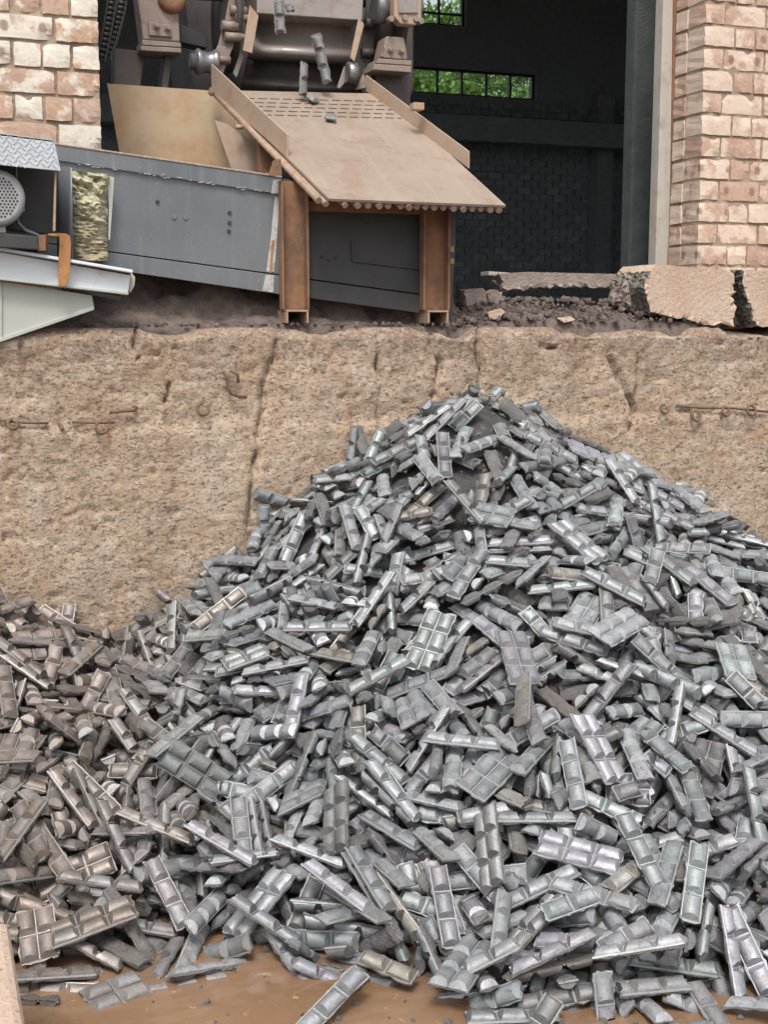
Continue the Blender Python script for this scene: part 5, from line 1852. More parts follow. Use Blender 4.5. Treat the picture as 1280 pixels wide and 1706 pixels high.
1017,-1960,147,-59,-23,9,-76,8,1487,-1639,364,40,18,32,-84,8,1614,-466,949,57,22,4,-79,4,1847,-2555,8,63,-6,-9,77,5,
709,-764,396,-29,-72,62,12,10,2669,-1572,533,84,10,17,-50,8,758,-1437,195,29,-35,-86,23,4,2655,-501,972,79,21,13,-56,20,
1858,-1107,804,-96,-11,7,24,8,1986,-2201,168,66,17,4,-73,8,348,-1057,314,-66,-19,26,68,8,1698,-1015,792,56,33,-10,-75,8,
1848,-2015,357,40,22,-24,86,1,1006,-373,580,36,93,-1,3,10,685,-699,361,18,91,-29,-25,20,1603,-1066,768,-35,-90,21,-17,4,
2800,-1143,698,-26,-80,51,20,10,1091,-1498,233,20,-19,-46,84,20,1238,-676,661,5,26,-13,-95,10,1049,-1615,262,66,40,11,63,9,
1518,-1980,274,97,8,4,-24,4,2389,-1471,655,85,27,2,-46,8,303,-1022,374,47,-11,12,-87,4,2189,-1049,959,1,-38,92,-3,8,
2640,-1357,566,73,4,44,-52,20,1339,-2142,169,46,78,11,-41,1,1190,-571,693,-98,-13,-8,-14,6,1719,-1518,557,16,8,40,-90,8,
1520,-1889,341,67,-51,-41,34,8,1087,-1518,361,46,70,46,30,5,646,-840,364,29,-5,-95,7,4,1112,-858,556,58,-11,49,-64,9,
1861,-2170,225,67,-4,-12,-73,0,2735,-1001,752,96,-5,13,-25,4,261,-876,395,30,50,-18,-79,5,1354,-2413,37,-23,-77,-57,18,0,
1240,-1464,406,39,-8,5,-92,4,1075,-844,561,-80,-42,-26,-34,10,1513,-346,935,74,24,-34,-53,8,1705,-2227,199,-68,-11,-21,70,10,
1609,-392,1005,12,14,23,-96,5,2532,-1681,471,-91,-9,-29,30,8,857,-857,394,3,-41,-89,20,4,1531,-1304,565,15,30,1,-94,9,
267,-1890,-28,0,0,-6,100,8,79,-1439,262,67,1,6,-74,5,2086,-856,977,2,29,-32,90,4,251,-410,522,-92,-15,-33,-12,4,
1737,-1864,396,10,-23,-10,96,4,949,-2056,-14,49,-10,7,86,8,2166,-1774,444,62,33,-32,-64,5,720,-1738,8,49,11,-31,-81,8,
812,-1017,321,42,-2,6,-91,4,1437,-2426,5,84,-9,-35,40,4,1851,-992,902,94,21,-26,0,8,591,-849,342,94,8,1,-33,9,
116,-1468,152,24,34,-5,-91,8,1621,-850,848,4,-16,-15,97,8,1853,-614,1058,74,31,-12,-58,9,1116,-1720,206,29,1,22,-93,10,
2738,-650,911,3,-14,20,-97,8,1329,-2330,16,65,62,18,39,4,1118,-1150,477,49,2,8,-87,9,1592,-1869,330,-51,-38,14,76,8,
1555,-1172,703,20,18,10,-96,0,2185,-833,985,21,-44,-86,13,5,510,-1383,184,61,-48,-51,38,10,757,-964,331,-47,-5,67,-57,4,
1740,-2259,208,86,6,-15,48,4,1748,-533,1056,63,17,33,-68,8,1525,-1474,513,93,25,-15,22,8,2335,-841,973,-97,-10,-15,15,8,
2474,-417,1077,19,-60,-77,10,20,659,-1029,308,-24,-22,-90,28,4,342,-218,492,4,49,60,-63,4,202,-1330,278,-92,-15,8,-35,1,
739,-1656,122,17,-25,10,-95,8,1574,-1418,572,41,11,-27,-87,4,2169,-1152,833,30,92,26,3,9,247,-1374,252,84,-5,14,-53,0,
796,-1544,172,-86,-22,-24,39,4,1064,-1424,302,52,-55,-22,62,8,2576,-594,981,96,25,7,-3,8,2029,-1833,382,-81,-12,-25,52,20,
1174,-1294,455,-38,-59,69,20,8,1849,-1411,713,3,-83,-55,-11,0,99,-998,376,94,-6,-24,23,4,1290,-1874,226,62,74,-24,-8,2,
1983,-1919,386,38,53,72,-24,0,1487,-1824,314,85,36,11,-37,8,1516,-1973,253,-92,-9,2,-39,8,915,-879,483,98,6,-8,18,4,
1253,-2076,96,13,-20,81,-53,0,1207,-1147,493,-94,-21,15,-23,6,740,-1356,139,75,5,-5,-66,20,1410,-1579,408,69,14,-4,-71,8,
1359,-690,707,60,-28,-56,50,8,1178,-1040,557,73,-13,-13,65,8,1331,-993,637,85,1,8,53,17,2004,-2003,289,76,20,-4,-62,10,
1357,-1200,515,21,-89,-26,-30,5,1749,-135,1105,41,-4,83,36,4,1109,-1284,465,60,7,-19,-78,4,2370,-1895,409,95,-9,-20,24,1,
111,-1250,304,93,22,-7,-28,9,294,-1634,84,-92,-15,36,-3,0,1110,-1481,298,99,-2,-7,8,10,2246,-741,997,89,23,15,-35,4,
2617,-1097,754,78,-8,14,-60,8,375,-1506,161,-67,-29,67,9,0,1078,-357,615,68,-17,-4,72,8,1657,-86,1082,21,-70,-66,-15,9,
1837,-2152,245,15,-47,4,87,2,1329,-554,760,-27,-43,25,83,4,1402,-1083,607,29,35,1,-89,4,478,-111,441,-39,-6,47,-79,8,
2305,-1627,534,99,15,-4,-2,8,1278,-1799,296,46,-3,-2,-89,0,2551,-1101,818,21,-4,-9,97,0,860,-1762,130,25,50,-60,58,1,
664,-1665,57,16,66,-31,-66,0,883,-1814,120,-55,-4,-4,-84,0,1326,-1237,534,69,16,-60,-38,0,1434,-1951,195,54,-2,-6,84,8,
472,-1284,218,61,-29,-16,72,4,1050,-1385,333,32,-91,-22,14,5,1231,-1177,458,98,-20,-3,-8,0,358,-1834,-37,98,0,0,-18,4,
1020,-1015,432,85,-5,3,53,20,1260,-413,758,-94,-6,31,10,8,1400,-350,876,15,7,24,96,8,1600,-1678,441,79,25,-26,-49,4,
1645,-938,836,15,71,-65,22,0,800,-234,435,98,-2,-15,12,10,466,-1760,4,86,10,3,-50,8,1185,-941,600,-31,-53,76,-21,5,
496,-1130,208,49,57,61,-27,4,890,-58,485,37,-6,-88,29,4,2027,-2127,225,66,22,0,-72,8,1573,-2492,-37,60,1,0,80,0,
1422,-1161,557,46,-20,-40,77,0,1496,-792,819,61,42,7,67,8,548,-625,426,66,-15,8,-73,8,715,-1713,55,85,-8,-10,-51,0,
1111,-1662,223,96,-12,-21,-11,4,901,-1525,198,85,28,33,30,0,918,-1028,467,96,18,-15,-17,4,503,-50,455,55,29,22,-75,6,
1155,-803,601,71,-21,38,-56,5,1605,-2309,141,-6,-7,-10,99,4,1773,-188,1107,24,-13,95,-17,9,2088,-2294,144,48,0,-32,82,4,
2427,-1584,567,81,17,-24,51,1,2569,-1041,792,88,4,-9,46,22,327,-1433,174,71,26,27,-59,5,1523,-1160,660,-84,-7,-1,-54,4,
177,-1063,302,94,23,-4,-25,22,1394,-1751,333,-35,-20,-2,91,9,1869,-874,932,39,-22,88,-17,4,959,-1831,68,39,-10,-9,91,8,
1248,-1931,219,78,14,31,53,0,352,-1006,347,-17,-8,3,98,6,1255,-154,702,83,-2,-51,-24,8,272,-1090,274,77,19,-10,-60,8,
2126,-2155,219,18,95,5,-23,8,757,-1734,44,12,-47,81,-34,9,2033,-1830,418,20,-95,13,19,4,2781,-1168,676,-37,-27,88,13,8,
1329,-464,874,49,34,79,12,14,1854,-1043,868,-96,-27,11,5,10,2280,-1378,695,71,0,58,-40,0,209,-1528,130,-95,-7,-16,-26,8,
1874,-1796,379,16,15,6,-97,10,533,-1598,38,70,12,17,68,8,438,-878,345,4,81,-56,-14,10,1459,-2347,101,76,5,-19,-62,4,
1847,-2377,92,89,38,18,18,4,1732,-464,1036,84,5,-30,-45,18,2052,-548,1141,62,21,9,-75,6,2240,-1881,341,23,-97,-5,4,8,
1958,-2480,7,45,-12,35,-81,8,664,-1441,159,55,24,-30,-74,20,1094,-13,615,20,24,60,-73,9,1723,-436,1065,-18,-97,-1,-17,5,
2318,-818,1013,87,22,1,43,5,2045,-1713,467,31,-56,-18,74,0,2366,-1507,593,67,-14,-15,72,10,901,-1699,116,40,-39,-5,83,8,
902,-1058,343,79,-10,-4,-60,4,1427,-515,883,23,-29,81,-46,9,22,-1433,278,7,-18,-4,98,16,752,-318,400,36,-12,71,-59,6,
683,-405,386,12,-72,-8,68,4,451,-1895,-26,79,-10,8,-60,0,1483,-821,731,88,31,-30,-19,8,2198,-372,1190,97,15,16,-14,8,
1254,-952,560,-83,-19,37,36,8,1734,-647,990,2,36,-22,-91,9,2254,-304,1208,-54,-78,32,9,4,2031,-1223,795,82,17,20,-50,8,
1088,-97,618,18,0,30,-94,16,1683,-631,981,18,-44,-5,88,0,1511,-2121,172,51,33,26,-75,8,2334,-1283,760,4,-35,-86,-37,4,
244,-1048,353,69,58,43,-2,1,794,-440,424,66,-19,-11,72,8,1694,-2113,211,37,8,-13,-92,9,575,-1152,247,72,62,-13,29,10,
764,-199,447,-17,-55,80,-15,8,915,-1393,271,97,-6,24,-3,1,378,-1801,-17,50,85,-12,-11,8,1589,-579,896,17,-22,-7,96,8,
1859,-311,1198,-7,-48,67,-56,4,1797,-1156,789,-22,-37,-89,18,4,2030,-290,1262,36,61,-70,3,4,546,-1536,92,98,10,0,-19,8,
1019,-123,554,41,-5,-1,91,16,621,-1686,20,39,55,-31,67,1,744,-1874,-5,58,76,-30,-5,4,1154,-1597,228,72,48,-5,-50,10,
1460,-816,763,76,-31,-26,50,8,2231,-649,1072,80,41,26,-34,8,1220,-1350,451,61,11,-15,-77,9,968,-1161,372,78,34,40,-33,14,
1347,-1337,488,90,-13,-33,25,0,1661,-1182,708,64,-39,-14,65,6,1423,-1573,377,25,1,94,-23,8,2233,-1567,530,98,-4,11,-14,4,
1033,-1250,354,49,-10,-12,86,8,1778,-860,918,50,70,18,47,4,2017,-1122,816,88,18,-6,44,10,267,-260,531,87,21,16,-41,9,
982,-977,487,36,92,-6,-13,10,2050,-1391,694,62,13,4,-77,9,1091,-976,528,96,-6,-12,24,4,175,-92,579,77,5,41,-49,8,
483,-969,288,-38,-11,10,-91,8,900,-727,436,31,23,18,-90,8,2137,-1343,713,-89,-12,18,-39,8,501,-690,370,81,46,28,23,4,
1052,-1339,308,42,0,18,-89,10,1456,-367,912,70,-12,-14,69,5,1557,-734,877,32,-78,53,0,4,2635,-1216,702,18,19,-29,92,4,
435,-984,312,-96,-3,18,22,4,1017,-272,600,46,19,-12,-86,10,1364,-1517,429,-65,-24,12,71,9,1361,-606,788,-89,-23,-9,-39,6,
2372,-1266,773,-35,-79,43,25,0,1728,-995,833,21,-25,40,-86,0,1657,-1975,283,35,23,13,-90,4,1591,-1120,753,51,20,-30,78,13,
2076,-907,950,72,65,3,-26,0,36,-1528,173,45,-2,65,-61,4,583,-479,403,4,59,77,25,6,885,-968,392,-31,-4,13,94,5,
2182,-2171,240,91,22,-1,-34,8,1496,-995,698,50,16,50,-68,6,2112,-244,1243,48,85,20,6,6,1325,-1523,392,70,13,-5,-70,5,
2084,-1606,536,62,23,-46,59,4,937,-1344,258,23,6,84,-48,4,1157,-951,570,29,-17,-4,94,4,1643,-918,859,12,9,95,-26,13,
601,-1099,265,94,27,-9,21,9,1218,-1920,171,4,6,-96,27,0,467,-1710,-16,53,8,7,-84,16,1566,-2418,15,62,-4,14,-77,4,
1971,-1164,771,-18,-8,-19,96,8,1084,-1420,347,58,4,15,80,0,1551,-1653,399,65,6,-53,-54,0,1808,-1828,385,37,16,2,-92,4,
2191,-1382,706,28,-8,96,1,4,1289,-2353,77,45,88,11,-11,4,724,-118,396,28,-89,-34,9,8,2121,-534,1133,93,17,25,-20,0,
53,-845,458,33,25,16,-90,8,441,-1232,225,92,-2,-33,-22,0,735,-896,261,21,81,39,-38,8,1208,-1714,241,64,52,9,-56,8,
2761,-1268,597,-34,-12,93,0,4,1126,-1616,317,15,-51,56,-63,0,2094,-1531,594,71,44,-7,-54,0,2606,-1627,472,-20,-74,58,29,4,
270,-1777,33,27,-11,95,9,8,447,-1621,36,98,-7,12,-10,8,1861,-1929,352,22,-1,67,-71,4,2060,-703,1063,31,25,12,-91,4,
1015,-2009,15,78,61,-8,-10,8,1066,-541,590,76,50,-41,-8,4,1633,-568,942,-14,-84,43,-28,0,1333,-213,818,21,-33,-2,92,0,
1353,-103,824,-29,-22,-90,24,22,1989,-1708,439,83,15,17,-50,0,2125,-1749,467,63,-25,-6,73,4,397,-765,361,17,94,30,-6,10,
2026,-996,878,84,-2,-30,45,1,825,-78,433,54,-29,-40,68,4,1024,-1835,101,9,87,46,-16,10,1425,-328,941,67,-14,-16,71,4,
647,-1276,241,11,-56,11,82,4,669,-365,378,22,57,-40,-68,8,2499,-711,976,40,-5,20,-90,8,1437,-2052,119,62,22,13,-74,8,
1081,-509,614,23,-29,-24,90,4,617,-168,361,-65,-30,62,30,8,860,-1121,282,12,35,-7,-93,4,1972,-884,936,18,17,3,-97,10,
387,-277,451,69,-3,31,-66,8,1249,-294,732,31,-23,84,-38,16,286,-1105,317,87,-1,-17,47,0,1672,-421,1006,60,68,22,35,0,
2230,-936,968,34,8,21,-91,4,1888,-2052,236,95,13,-22,16,4,2214,-926,940,97,23,0,1,21,2108,-1452,645,88,44,6,19,8,
578,-1693,49,64,35,-15,-67,4,2210,-54,1214,21,26,21,-92,8,291,-1682,64,1,-82,-21,53,0,446,-1683,102,89,-2,-8,44,8,
1617,-2296,108,41,10,7,-90,6,2080,-954,895,86,22,-9,44,12,2244,-1603,485,97,23,2,4,8,208,-1568,79,44,75,-28,-40,0,
895,-999,301,7,84,53,-7,4,899,-568,498,1,-2,80,-59,4,1538,-1908,307,-3,-58,29,76,0,2012,-945,953,-28,-77,-56,10,0,
2697,-1362,574,-91,-8,-6,-39,0,164,-855,378,-29,-73,-62,3,5,1676,-2446,3,67,17,-20,-70,6,1988,-765,1046,-52,-70,3,-50,0,
2164,-1437,612,-64,-13,-25,72,8,2135,-202,1194,2,60,78,-17,8,2271,-15,1070,79,57,19,-13,10,1427,-1828,302,39,-21,-23,87,4,
1251,-1404,433,70,52,41,28,0,596,-1327,143,64,-27,49,-52,8,1099,-1080,491,9,-91,-19,36,4,324,-402,489,86,28,29,30,9,
813,-1091,288,-50,-65,-47,32,0,2792,-738,882,88,22,5,42,8,54,-1064,327,33,87,-19,-31,9,1291,-2008,133,11,43,-1,-90,9,
2270,-1830,486,85,13,13,-49,0,1168,-512,677,57,32,-7,-76,4,1736,-2422,55,-33,-13,-67,65,6,2135,-1930,359,35,-10,-66,66,4,
2302,-1804,418,86,11,25,-42,8,331,-480,520,-11,-57,79,-18,0,777,-384,376,74,3,14,66,9,1378,-2325,63,37,-5,-12,92,10,
1801,-2342,126,92,21,31,12,0,2420,-1290,737,72,-1,-31,62,8,3098,-1005,614,-56,-32,8,-76,8,670,-730,342,7,95,4,-29,8,
912,-976,454,97,-6,-3,-25,10,910,-1558,169,5,-55,-80,22,1,1407,-566,849,45,-75,-29,37,6,2234,-69,1150,-14,-98,6,-10,8,
40,-1600,108,83,52,3,17,4,1938,-2313,73,78,-10,3,-62,1,92,-1420,138,30,-6,41,-86,1,861,-1496,156,1,-89,43,16,8,
923,-1018,428,78,-15,-4,61,4,1517,-377,909,9,44,89,-8,8,2670,-1150,679,54,29,-2,79,8,332,-1137,262,19,-35,13,91,1,
390,-1429,154,75,23,17,-60,8,1756,-1400,592,91,-10,-24,33,9,2209,-1459,586,75,16,-25,60,5,90,-961,404,13,28,1,-95,0,
297,-1341,193,14,-65,-73,-12,22,399,-1231,236,56,-1,8,-83,4,630,-1848,-30,0,70,-72,0,0,2582,-1383,589,-42,-60,13,66,0,
121,-499,512,-39,-22,-16,-88,8,360,-962,267,9,-99,0,11,10,1207,-688,607,4,-32,-25,91,8,52,-1903,-23,-31,-4,5,-95,5,
205,-1313,238,52,14,5,84,8,1663,-2019,220,38,-61,69,10,4,2283,-344,1175,5,94,-1,-32,4,536,-204,396,15,-3,-93,32,4,
2378,-766,990,82,-21,24,-48,8,786,-1198,261,34,-58,-73,12,9,1584,-667,889,92,11,-36,3,5,1887,-1287,733,46,11,4,-88,14,
2128,-733,1046,-41,-5,-30,86,20,1181,-739,595,-71,-10,69,-11,5,2371,-1117,798,32,10,46,-82,4,382,-1168,266,19,23,-10,95,1,
2038,-2319,126,94,4,0,-35,0,1869,-2163,187,84,11,-1,-52,4,925,-1383,224,10,20,19,-95,8,1369,-1804,216,28,39,-9,-87,6,
1362,-1345,457,12,34,10,-93,8,1585,-925,818,-57,-3,15,81,10,1184,-976,517,43,-18,-10,88,10,1369,-147,812,4,9,-88,47,4,
1522,-2627,-8,9,0,0,100,10,1659,-1985,324,-83,-26,-49,-3,2,260,-138,547,77,19,16,-60,4,459,-1502,141,55,-33,26,-73,8,
1227,-816,627,86,6,-19,46,9,1992,-1550,593,-27,-28,13,91,6,2572,-978,846,64,61,-30,-36,0,114,-838,396,64,4,7,-77,8,
217,-1636,65,95,15,29,-5,8,331,-841,357,11,-12,-84,52,6,1262,-1266,487,59,-18,24,-75,9,2276,-261,1141,-31,-91,16,23,9,
2520,-1553,517,79,23,-1,57,16,531,-1658,76,58,3,7,81,9,2102,-1971,294,-67,-10,-35,65,4,498,-494,432,40,90,-17,7,4,
825,-1719,80,-74,-16,65,12,0,1893,-2510,-10,44,-2,24,-87,10,1968,-1002,859,56,18,30,-76,5,1238,-2277,12,64,-12,-10,-75,2,
1672,-110,1021,96,9,-14,21,8,1941,-2138,192,70,-9,3,-71,0,2327,-585,1089,7,17,-26,95,6,124,-978,350,67,1,2,-74,9,
1853,-1371,640,57,11,14,-80,10,1999,-307,1236,91,-4,-3,-41,4,290,-1352,213,72,15,-11,66,0,1203,-1827,178,83,36,-25,-36,10,
1324,-1797,221,-29,-39,12,86,4,2220,-1960,332,76,4,-16,63,0,2159,-514,1154,33,-14,-59,72,2,3363,-530,628,13,-10,-91,37,4,
1291,-1535,328,34,-13,91,-21,8,1310,-1100,509,2,23,4,-97,8,958,-1074,374,95,17,-7,-25,8,324,-929,349,10,95,21,-21,4,
496,-1206,184,89,17,9,-41,8,2700,-1533,555,24,-67,-67,20,8,1305,-371,805,69,4,-40,-60,16,1611,-1715,413,76,-14,-34,54,17,
2208,-1758,445,64,11,8,-76,8,2225,-53,1106,24,-48,-60,60,2,1537,-1368,534,-94,-29,12,-11,6,217,-1817,25,74,-6,-29,60,4,
674,-1402,73,69,-8,-6,-72,8,1180,-172,633,-51,-76,-34,-20,12,178,-312,507,90,37,19,13,8,686,-1795,-37,64,0,0,-77,1,
1103,-1683,154,-94,-21,15,20,20,2296,-473,1113,31,-41,-85,11,4,138,-338,564,14,96,-24,-6,4,2216,-2038,283,-70,-60,-1,39,10,
195,-256,576,40,2,11,91,4,336,-1658,46,32,49,7,-81,5,650,-1516,60,93,-26,25,-3,8,2739,-1403,554,40,-15,-17,89,0,
3750,-129,546,64,-4,26,-72,4,1819,-1705,415,57,25,18,-76,6,1870,-2229,131,55,22,2,-80,8,1758,-2306,119,-55,-59,15,58,8,
2189,-1251,717,63,9,21,-74,9,2321,-1075,828,53,-51,-52,44,6,2456,-692,960,25,14,-19,94,8,337,-519,472,-90,-28,2,-35,8,
543,-1071,247,31,95,6,1,6,2796,-1198,631,91,32,19,17,9,1157,-124,636,-49,-81,-11,-29,8,2784,-966,744,96,2,3,-28,8,
2225,-996,913,98,20,-6,-2,10,499,-495,376,-68,-18,24,67,10,847,-1228,251,62,55,18,54,4,1253,-1847,165,33,-27,-26,87,8,
1853,-200,1160,86,27,-1,-43,0,3027,-844,677,-46,-86,22,-2,9,904,-979,352,93,0,1,-37,4,1381,-2278,84,35,6,12,93,0,
1795,-2089,194,12,-32,94,-4,1,1207,-220,660,2,-36,22,91,4,1389,-1964,157,9,44,31,-84,0,1479,-1102,628,5,-43,-88,20,0,
2342,-890,921,68,-6,17,-71,9,960,-332,502,1,25,21,-94,8,1276,-1043,509,71,41,-1,-57,0,1268,-563,705,68,31,-47,-47,0,
1735,-1336,622,65,26,-15,-70,5,745,-1108,247,46,-20,-82,26,8,2005,-142,1233,10,28,95,1,8,1165,-2171,25,-37,-40,84,3,5,
2720,-941,834,29,-91,-24,16,8,302,-634,400,80,-9,4,59,8,552,-1597,-16,85,4,11,-52,9,636,-1778,-26,51,-19,12,83,0,
2352,-1919,301,89,34,3,31,8,1068,-2059,-9,-33,-79,-42,30,0,685,-1517,157,66,-33,-20,64,4,1123,-2059,61,21,-33,-83,41,4,
1525,-2388,17,9,-16,-2,98,2,1417,-619,853,75,-14,-52,39,4,1922,-1573,539,66,35,-21,-63,0,2503,-1449,587,56,-42,-13,70,6,
734,-1191,244,46,-35,-22,79,8,828,-374,434,-30,-44,84,-7,4,2426,-1438,587,-84,-29,2,45,8,2427,-1078,781,90,16,31,-26,10,
792,-665,374,-43,-41,-11,-80,4,819,-522,395,39,13,-2,-91,16,1039,-583,562,5,-10,-31,95,8,1786,-1794,393,-19,-78,39,-45,0,
535,-532,353,59,-20,-10,78,12,672,-814,307,92,-16,36,-8,8,1148,-632,597,-4,-2,-98,19,0,1463,-1263,580,29,18,35,-88,10,
1899,-2264,173,90,-2,-34,29,0,1790,-514,1076,23,58,-3,78,1,81,-579,504,4,-27,-5,-96,8,895,-370,441,-64,-46,-60,-11,8,
1609,-1063,712,69,30,4,-66,8,1819,-2518,-33,89,3,-2,45,5,2296,-1742,411,78,-2,33,-53,8,2519,-1334,609,35,-4,46,-82,20,
1150,-2179,7,1,-70,-64,33,4,1073,-199,580,69,68,9,24,4,1431,-2183,132,75,38,-21,-49,8,1569,-1136,685,81,17,-3,-56,4,
2222,-1836,378,46,71,11,51,0,2426,-1508,582,-73,-29,-4,62,9,1568,-43,937,2,3,83,-56,8,39,-1027,434,48,4,4,-88,8,
482,-1014,238,97,12,8,20,8,895,-1780,22,99,-9,-12,-4,8,1085,-1609,188,78,58,-18,-13,5,1618,-1474,517,8,-15,-13,98,10,
361,-708,374,11,-31,-91,25,0,1509,-1077,666,-67,-35,3,-66,0,1046,-913,503,58,-23,-21,-76,6,1804,-2490,27,-16,-27,-68,66,0,
2161,-137,1199,14,42,-70,56,4,210,-851,382,18,38,7,90,0,1194,-2014,105,69,6,-37,62,10,1371,-486,836,-33,-3,-21,92,0,
1261,-887,567,39,88,-22,18,1,1635,-53,994,91,37,-13,15,8,3025,-1130,630,25,26,-5,93,4,2766,-901,775,22,-1,-14,97,4,
1426,-153,904,-41,-73,-49,-23,8,2252,-2107,279,-25,-92,28,-7,4,2271,-1834,368,4,-62,-42,66,1,2827,-430,888,99,-1,-2,-16,8,
841,-1226,191,-21,-14,-73,64,8,1220,-1954,94,-17,-29,-24,91,8,1559,-1993,234,35,0,29,-89,8,1715,-1232,661,71,28,-2,-65,0,
1856,-517,1107,54,38,-72,18,2,146,-634,462,23,10,-96,16,8,1562,-2067,209,57,-28,-33,70,0,2055,-1647,514,43,70,-2,-57,10,
2331,-774,982,91,-1,31,-26,4,927,-371,490,84,44,-6,-30,4,1338,-1739,301,74,30,34,-50,12,1707,-2040,229,-83,-38,-21,-33,0,
2290,-1452,627,-39,-66,-3,64,0,2947,-741,742,90,-22,-16,35,16,767,-917,334,2,30,95,11,4,871,-1722,115,31,63,10,-70,0,
915,-2182,14,91,6,9,40,0,1595,-1789,320,17,0,-29,94,4,1893,-593,1081,80,11,6,-58,5,523,-634,364,-81,-45,-24,-28,8,
1927,-2464,40,32,16,-93,13,14,2480,-1135,761,22,1,-62,75,4,2759,-1337,562,88,16,16,-41,8,961,-1116,383,51,18,-68,50,0,
2599,-825,861,89,33,31,7,0,3146,-697,663,38,8,-1,-92,8,713,-1618,152,7,55,78,-28,5,673,-629,333,-21,-22,-11,95,8,
1438,-232,906,86,-35,-26,26,8,3614,-99,518,84,31,-30,33,8,3804,-99,553,72,29,9,63,9,200,-1315,200,51,22,0,83,6,
1232,-2277,-12,0,23,95,-21,9,1230,-1387,344,95,22,-21,-9,10,435,-530,407,100,-3,-2,7,0,1335,-167,777,-14,-43,-86,24,8,
2140,-2271,161,54,10,-2,84,4,962,-1828,110,95,-7,-25,15,4,1070,-1096,448,-79,-32,-45,27,0,1376,-829,668,79,-7,-8,-61,0,
1324,-1145,523,40,33,25,-82,6,148,-727,450,-100,-2,-3,-1,8,645,-341,359,-93,-14,-35,4,0,2370,-1838,391,-29,-82,31,39,8,
2383,-931,882,27,67,-59,-36,4,2519,-662,939,-12,-11,25,-95,16,1633,-2129,173,78,46,-4,-43,4,2368,-1360,665,77,12,-16,61,8,
1988,-25,1171,0,-5,1,100,8,170,-435,495,95,0,31,11,8,1638,-2329,73,66,2,-12,74,8,1733,-1068,770,26,-56,78,9,4,
2188,-501,1142,50,1,-61,62,0,2485,-1033,776,73,50,8,45,0,2692,-1109,718,41,45,46,65,0,3041,-238,652,30,52,-75,-26,4,
620,-1602,13,87,9,4,48,8,1817,-266,1133,81,21,22,-50,0,1943,-1073,827,15,16,-30,93,0,2614,-1501,517,-56,0,-35,75,0,
3092,-834,642,7,-48,-80,34,8,264,-836,365,28,66,-28,-64,4,2216,-1784,495,86,2,22,46,0,2585,-519,983,81,1,31,-49,8,
569,-673,366,34,63,-19,67,0,672,-1233,226,31,-12,-18,92,8,1576,-16,961,64,76,-11,9,5,200,-968,316,33,71,-39,-49,8,
295,-354,463,28,-11,14,-94,17,629,-1329,52,-55,-19,-9,-81,4,1572,-1662,375,36,-19,-18,90,2,1466,-1407,484,4,23,74,-63,4,
1906,-356,1180,15,-27,-2,95,8,2387,-1327,644,26,19,-9,-94,4,2398,-433,1067,3,-94,12,31,8,3760,-85,504,35,-69,-61,-16,8,
313,-1379,133,68,29,-2,-67,8,708,-1434,102,49,-5,-6,-87,8,1189,-1978,88,89,22,-31,24,16,2149,-1185,776,79,55,20,-19,0,
2264,-1325,706,55,3,22,-80,8,2276,-1207,775,-91,-35,-3,24,4,26,-1783,43,-59,-12,-13,79,9,874,-44,433,-30,-94,0,15,13,
1400,-1859,258,90,8,3,43,0,1687,-1786,397,-100,-2,9,-2,6,409,-694,356,57,12,76,28,0,76,-234,638,8,3,-5,100,4,
238,-1202,278,86,-47,14,-12,0,712,-185,367,-14,-54,82,-11,8,2603,-862,843,15,14,-95,24,4,2899,-780,800,92,-29,13,21,4,
586,-1723,-28,49,17,-10,85,0,1116,-1214,383,57,-27,-10,77,9,1329,-840,616,50,40,-13,-76,0,1180,-861,550,-41,-27,-5,87,17,
1621,-1416,539,-1,-13,-59,80,5,2023,-2300,76,54,21,29,-76,5,2253,-103,1136,4,87,47,-12,8,2457,-863,881,82,22,26,-46,8,
2927,-1307,521,34,11,-15,92,8,538,-471,375,-58,-36,38,63,1,764,-1856,-23,63,-72,22,-19,0,1006,-696,521,-72,-54,-2,-43,8,
1017,-153,520,55,-20,-23,78,8,685,-448,319,-64,-61,22,-41,4,939,-622,485,93,-21,-23,21,10,2345,-1589,565,7,-4,-1,100,0,
728,-1086,318,51,-41,42,-63,0,828,-598,418,32,67,10,66,5,1838,-48,1129,16,-26,-34,89,5,420,-626,411,52,-3,1,85,0,
428,-548,378,77,-3,0,64,8,1040,-1555,161,14,-23,-6,96,8,1375,-880,635,41,43,3,-80,0,1973,-1521,555,60,5,37,-71,9,
1967,-1309,692,14,-26,95,1,4,328,-121,491,90,4,12,42,4,1286,-2279,24,67,7,-50,-54,2,1522,-172,896,6,-34,-7,94,8,
1625,-361,991,92,37,-9,6,5,1868,-1719,423,4,25,-61,-75,1,2099,-1046,879,3,13,-7,-99,6,2432,-913,874,41,-30,-85,13,4,
2759,-1157,668,17,79,-45,-37,0,605,-1451,88,-54,-26,80,2,4,1368,-469,803,76,19,-10,62,1,1329,-938,610,13,-1,-8,99,0,
2080,-1232,757,33,-4,-39,86,4,460,-1573,51,48,12,-71,50,0,834,-1858,-23,51,5,11,-85,4,971,-1099,323,42,26,-11,-86,20,
1081,-2097,-15,9,-48,-83,27,1,1459,-686,786,92,-10,-33,20,22,204,-790,391,88,35,32,-8,4,647,-798,269,10,-23,65,-72,8,
1389,-1539,376,96,-2,-15,22,4,1605,-1579,426,47,40,-12,-78,6,1616,-384,930,88,-1,-48,2,0,1694,-1713,400,97,19,-9,-14,4,
1695,-589,963,-56,-67,34,35,0,2627,-1448,547,11,-14,-39,90,0,697,-1692,24,45,-10,13,-88,8,692,-1600,73,57,10,-44,69,6,
923,-1598,152,-86,-46,-21,-4,2,1928,-2382,47,-67,-59,-3,-45,5,1985,-181,1210,86,-44,1,-26,8,2244,-293,1152,-52,-77,-27,26,2,
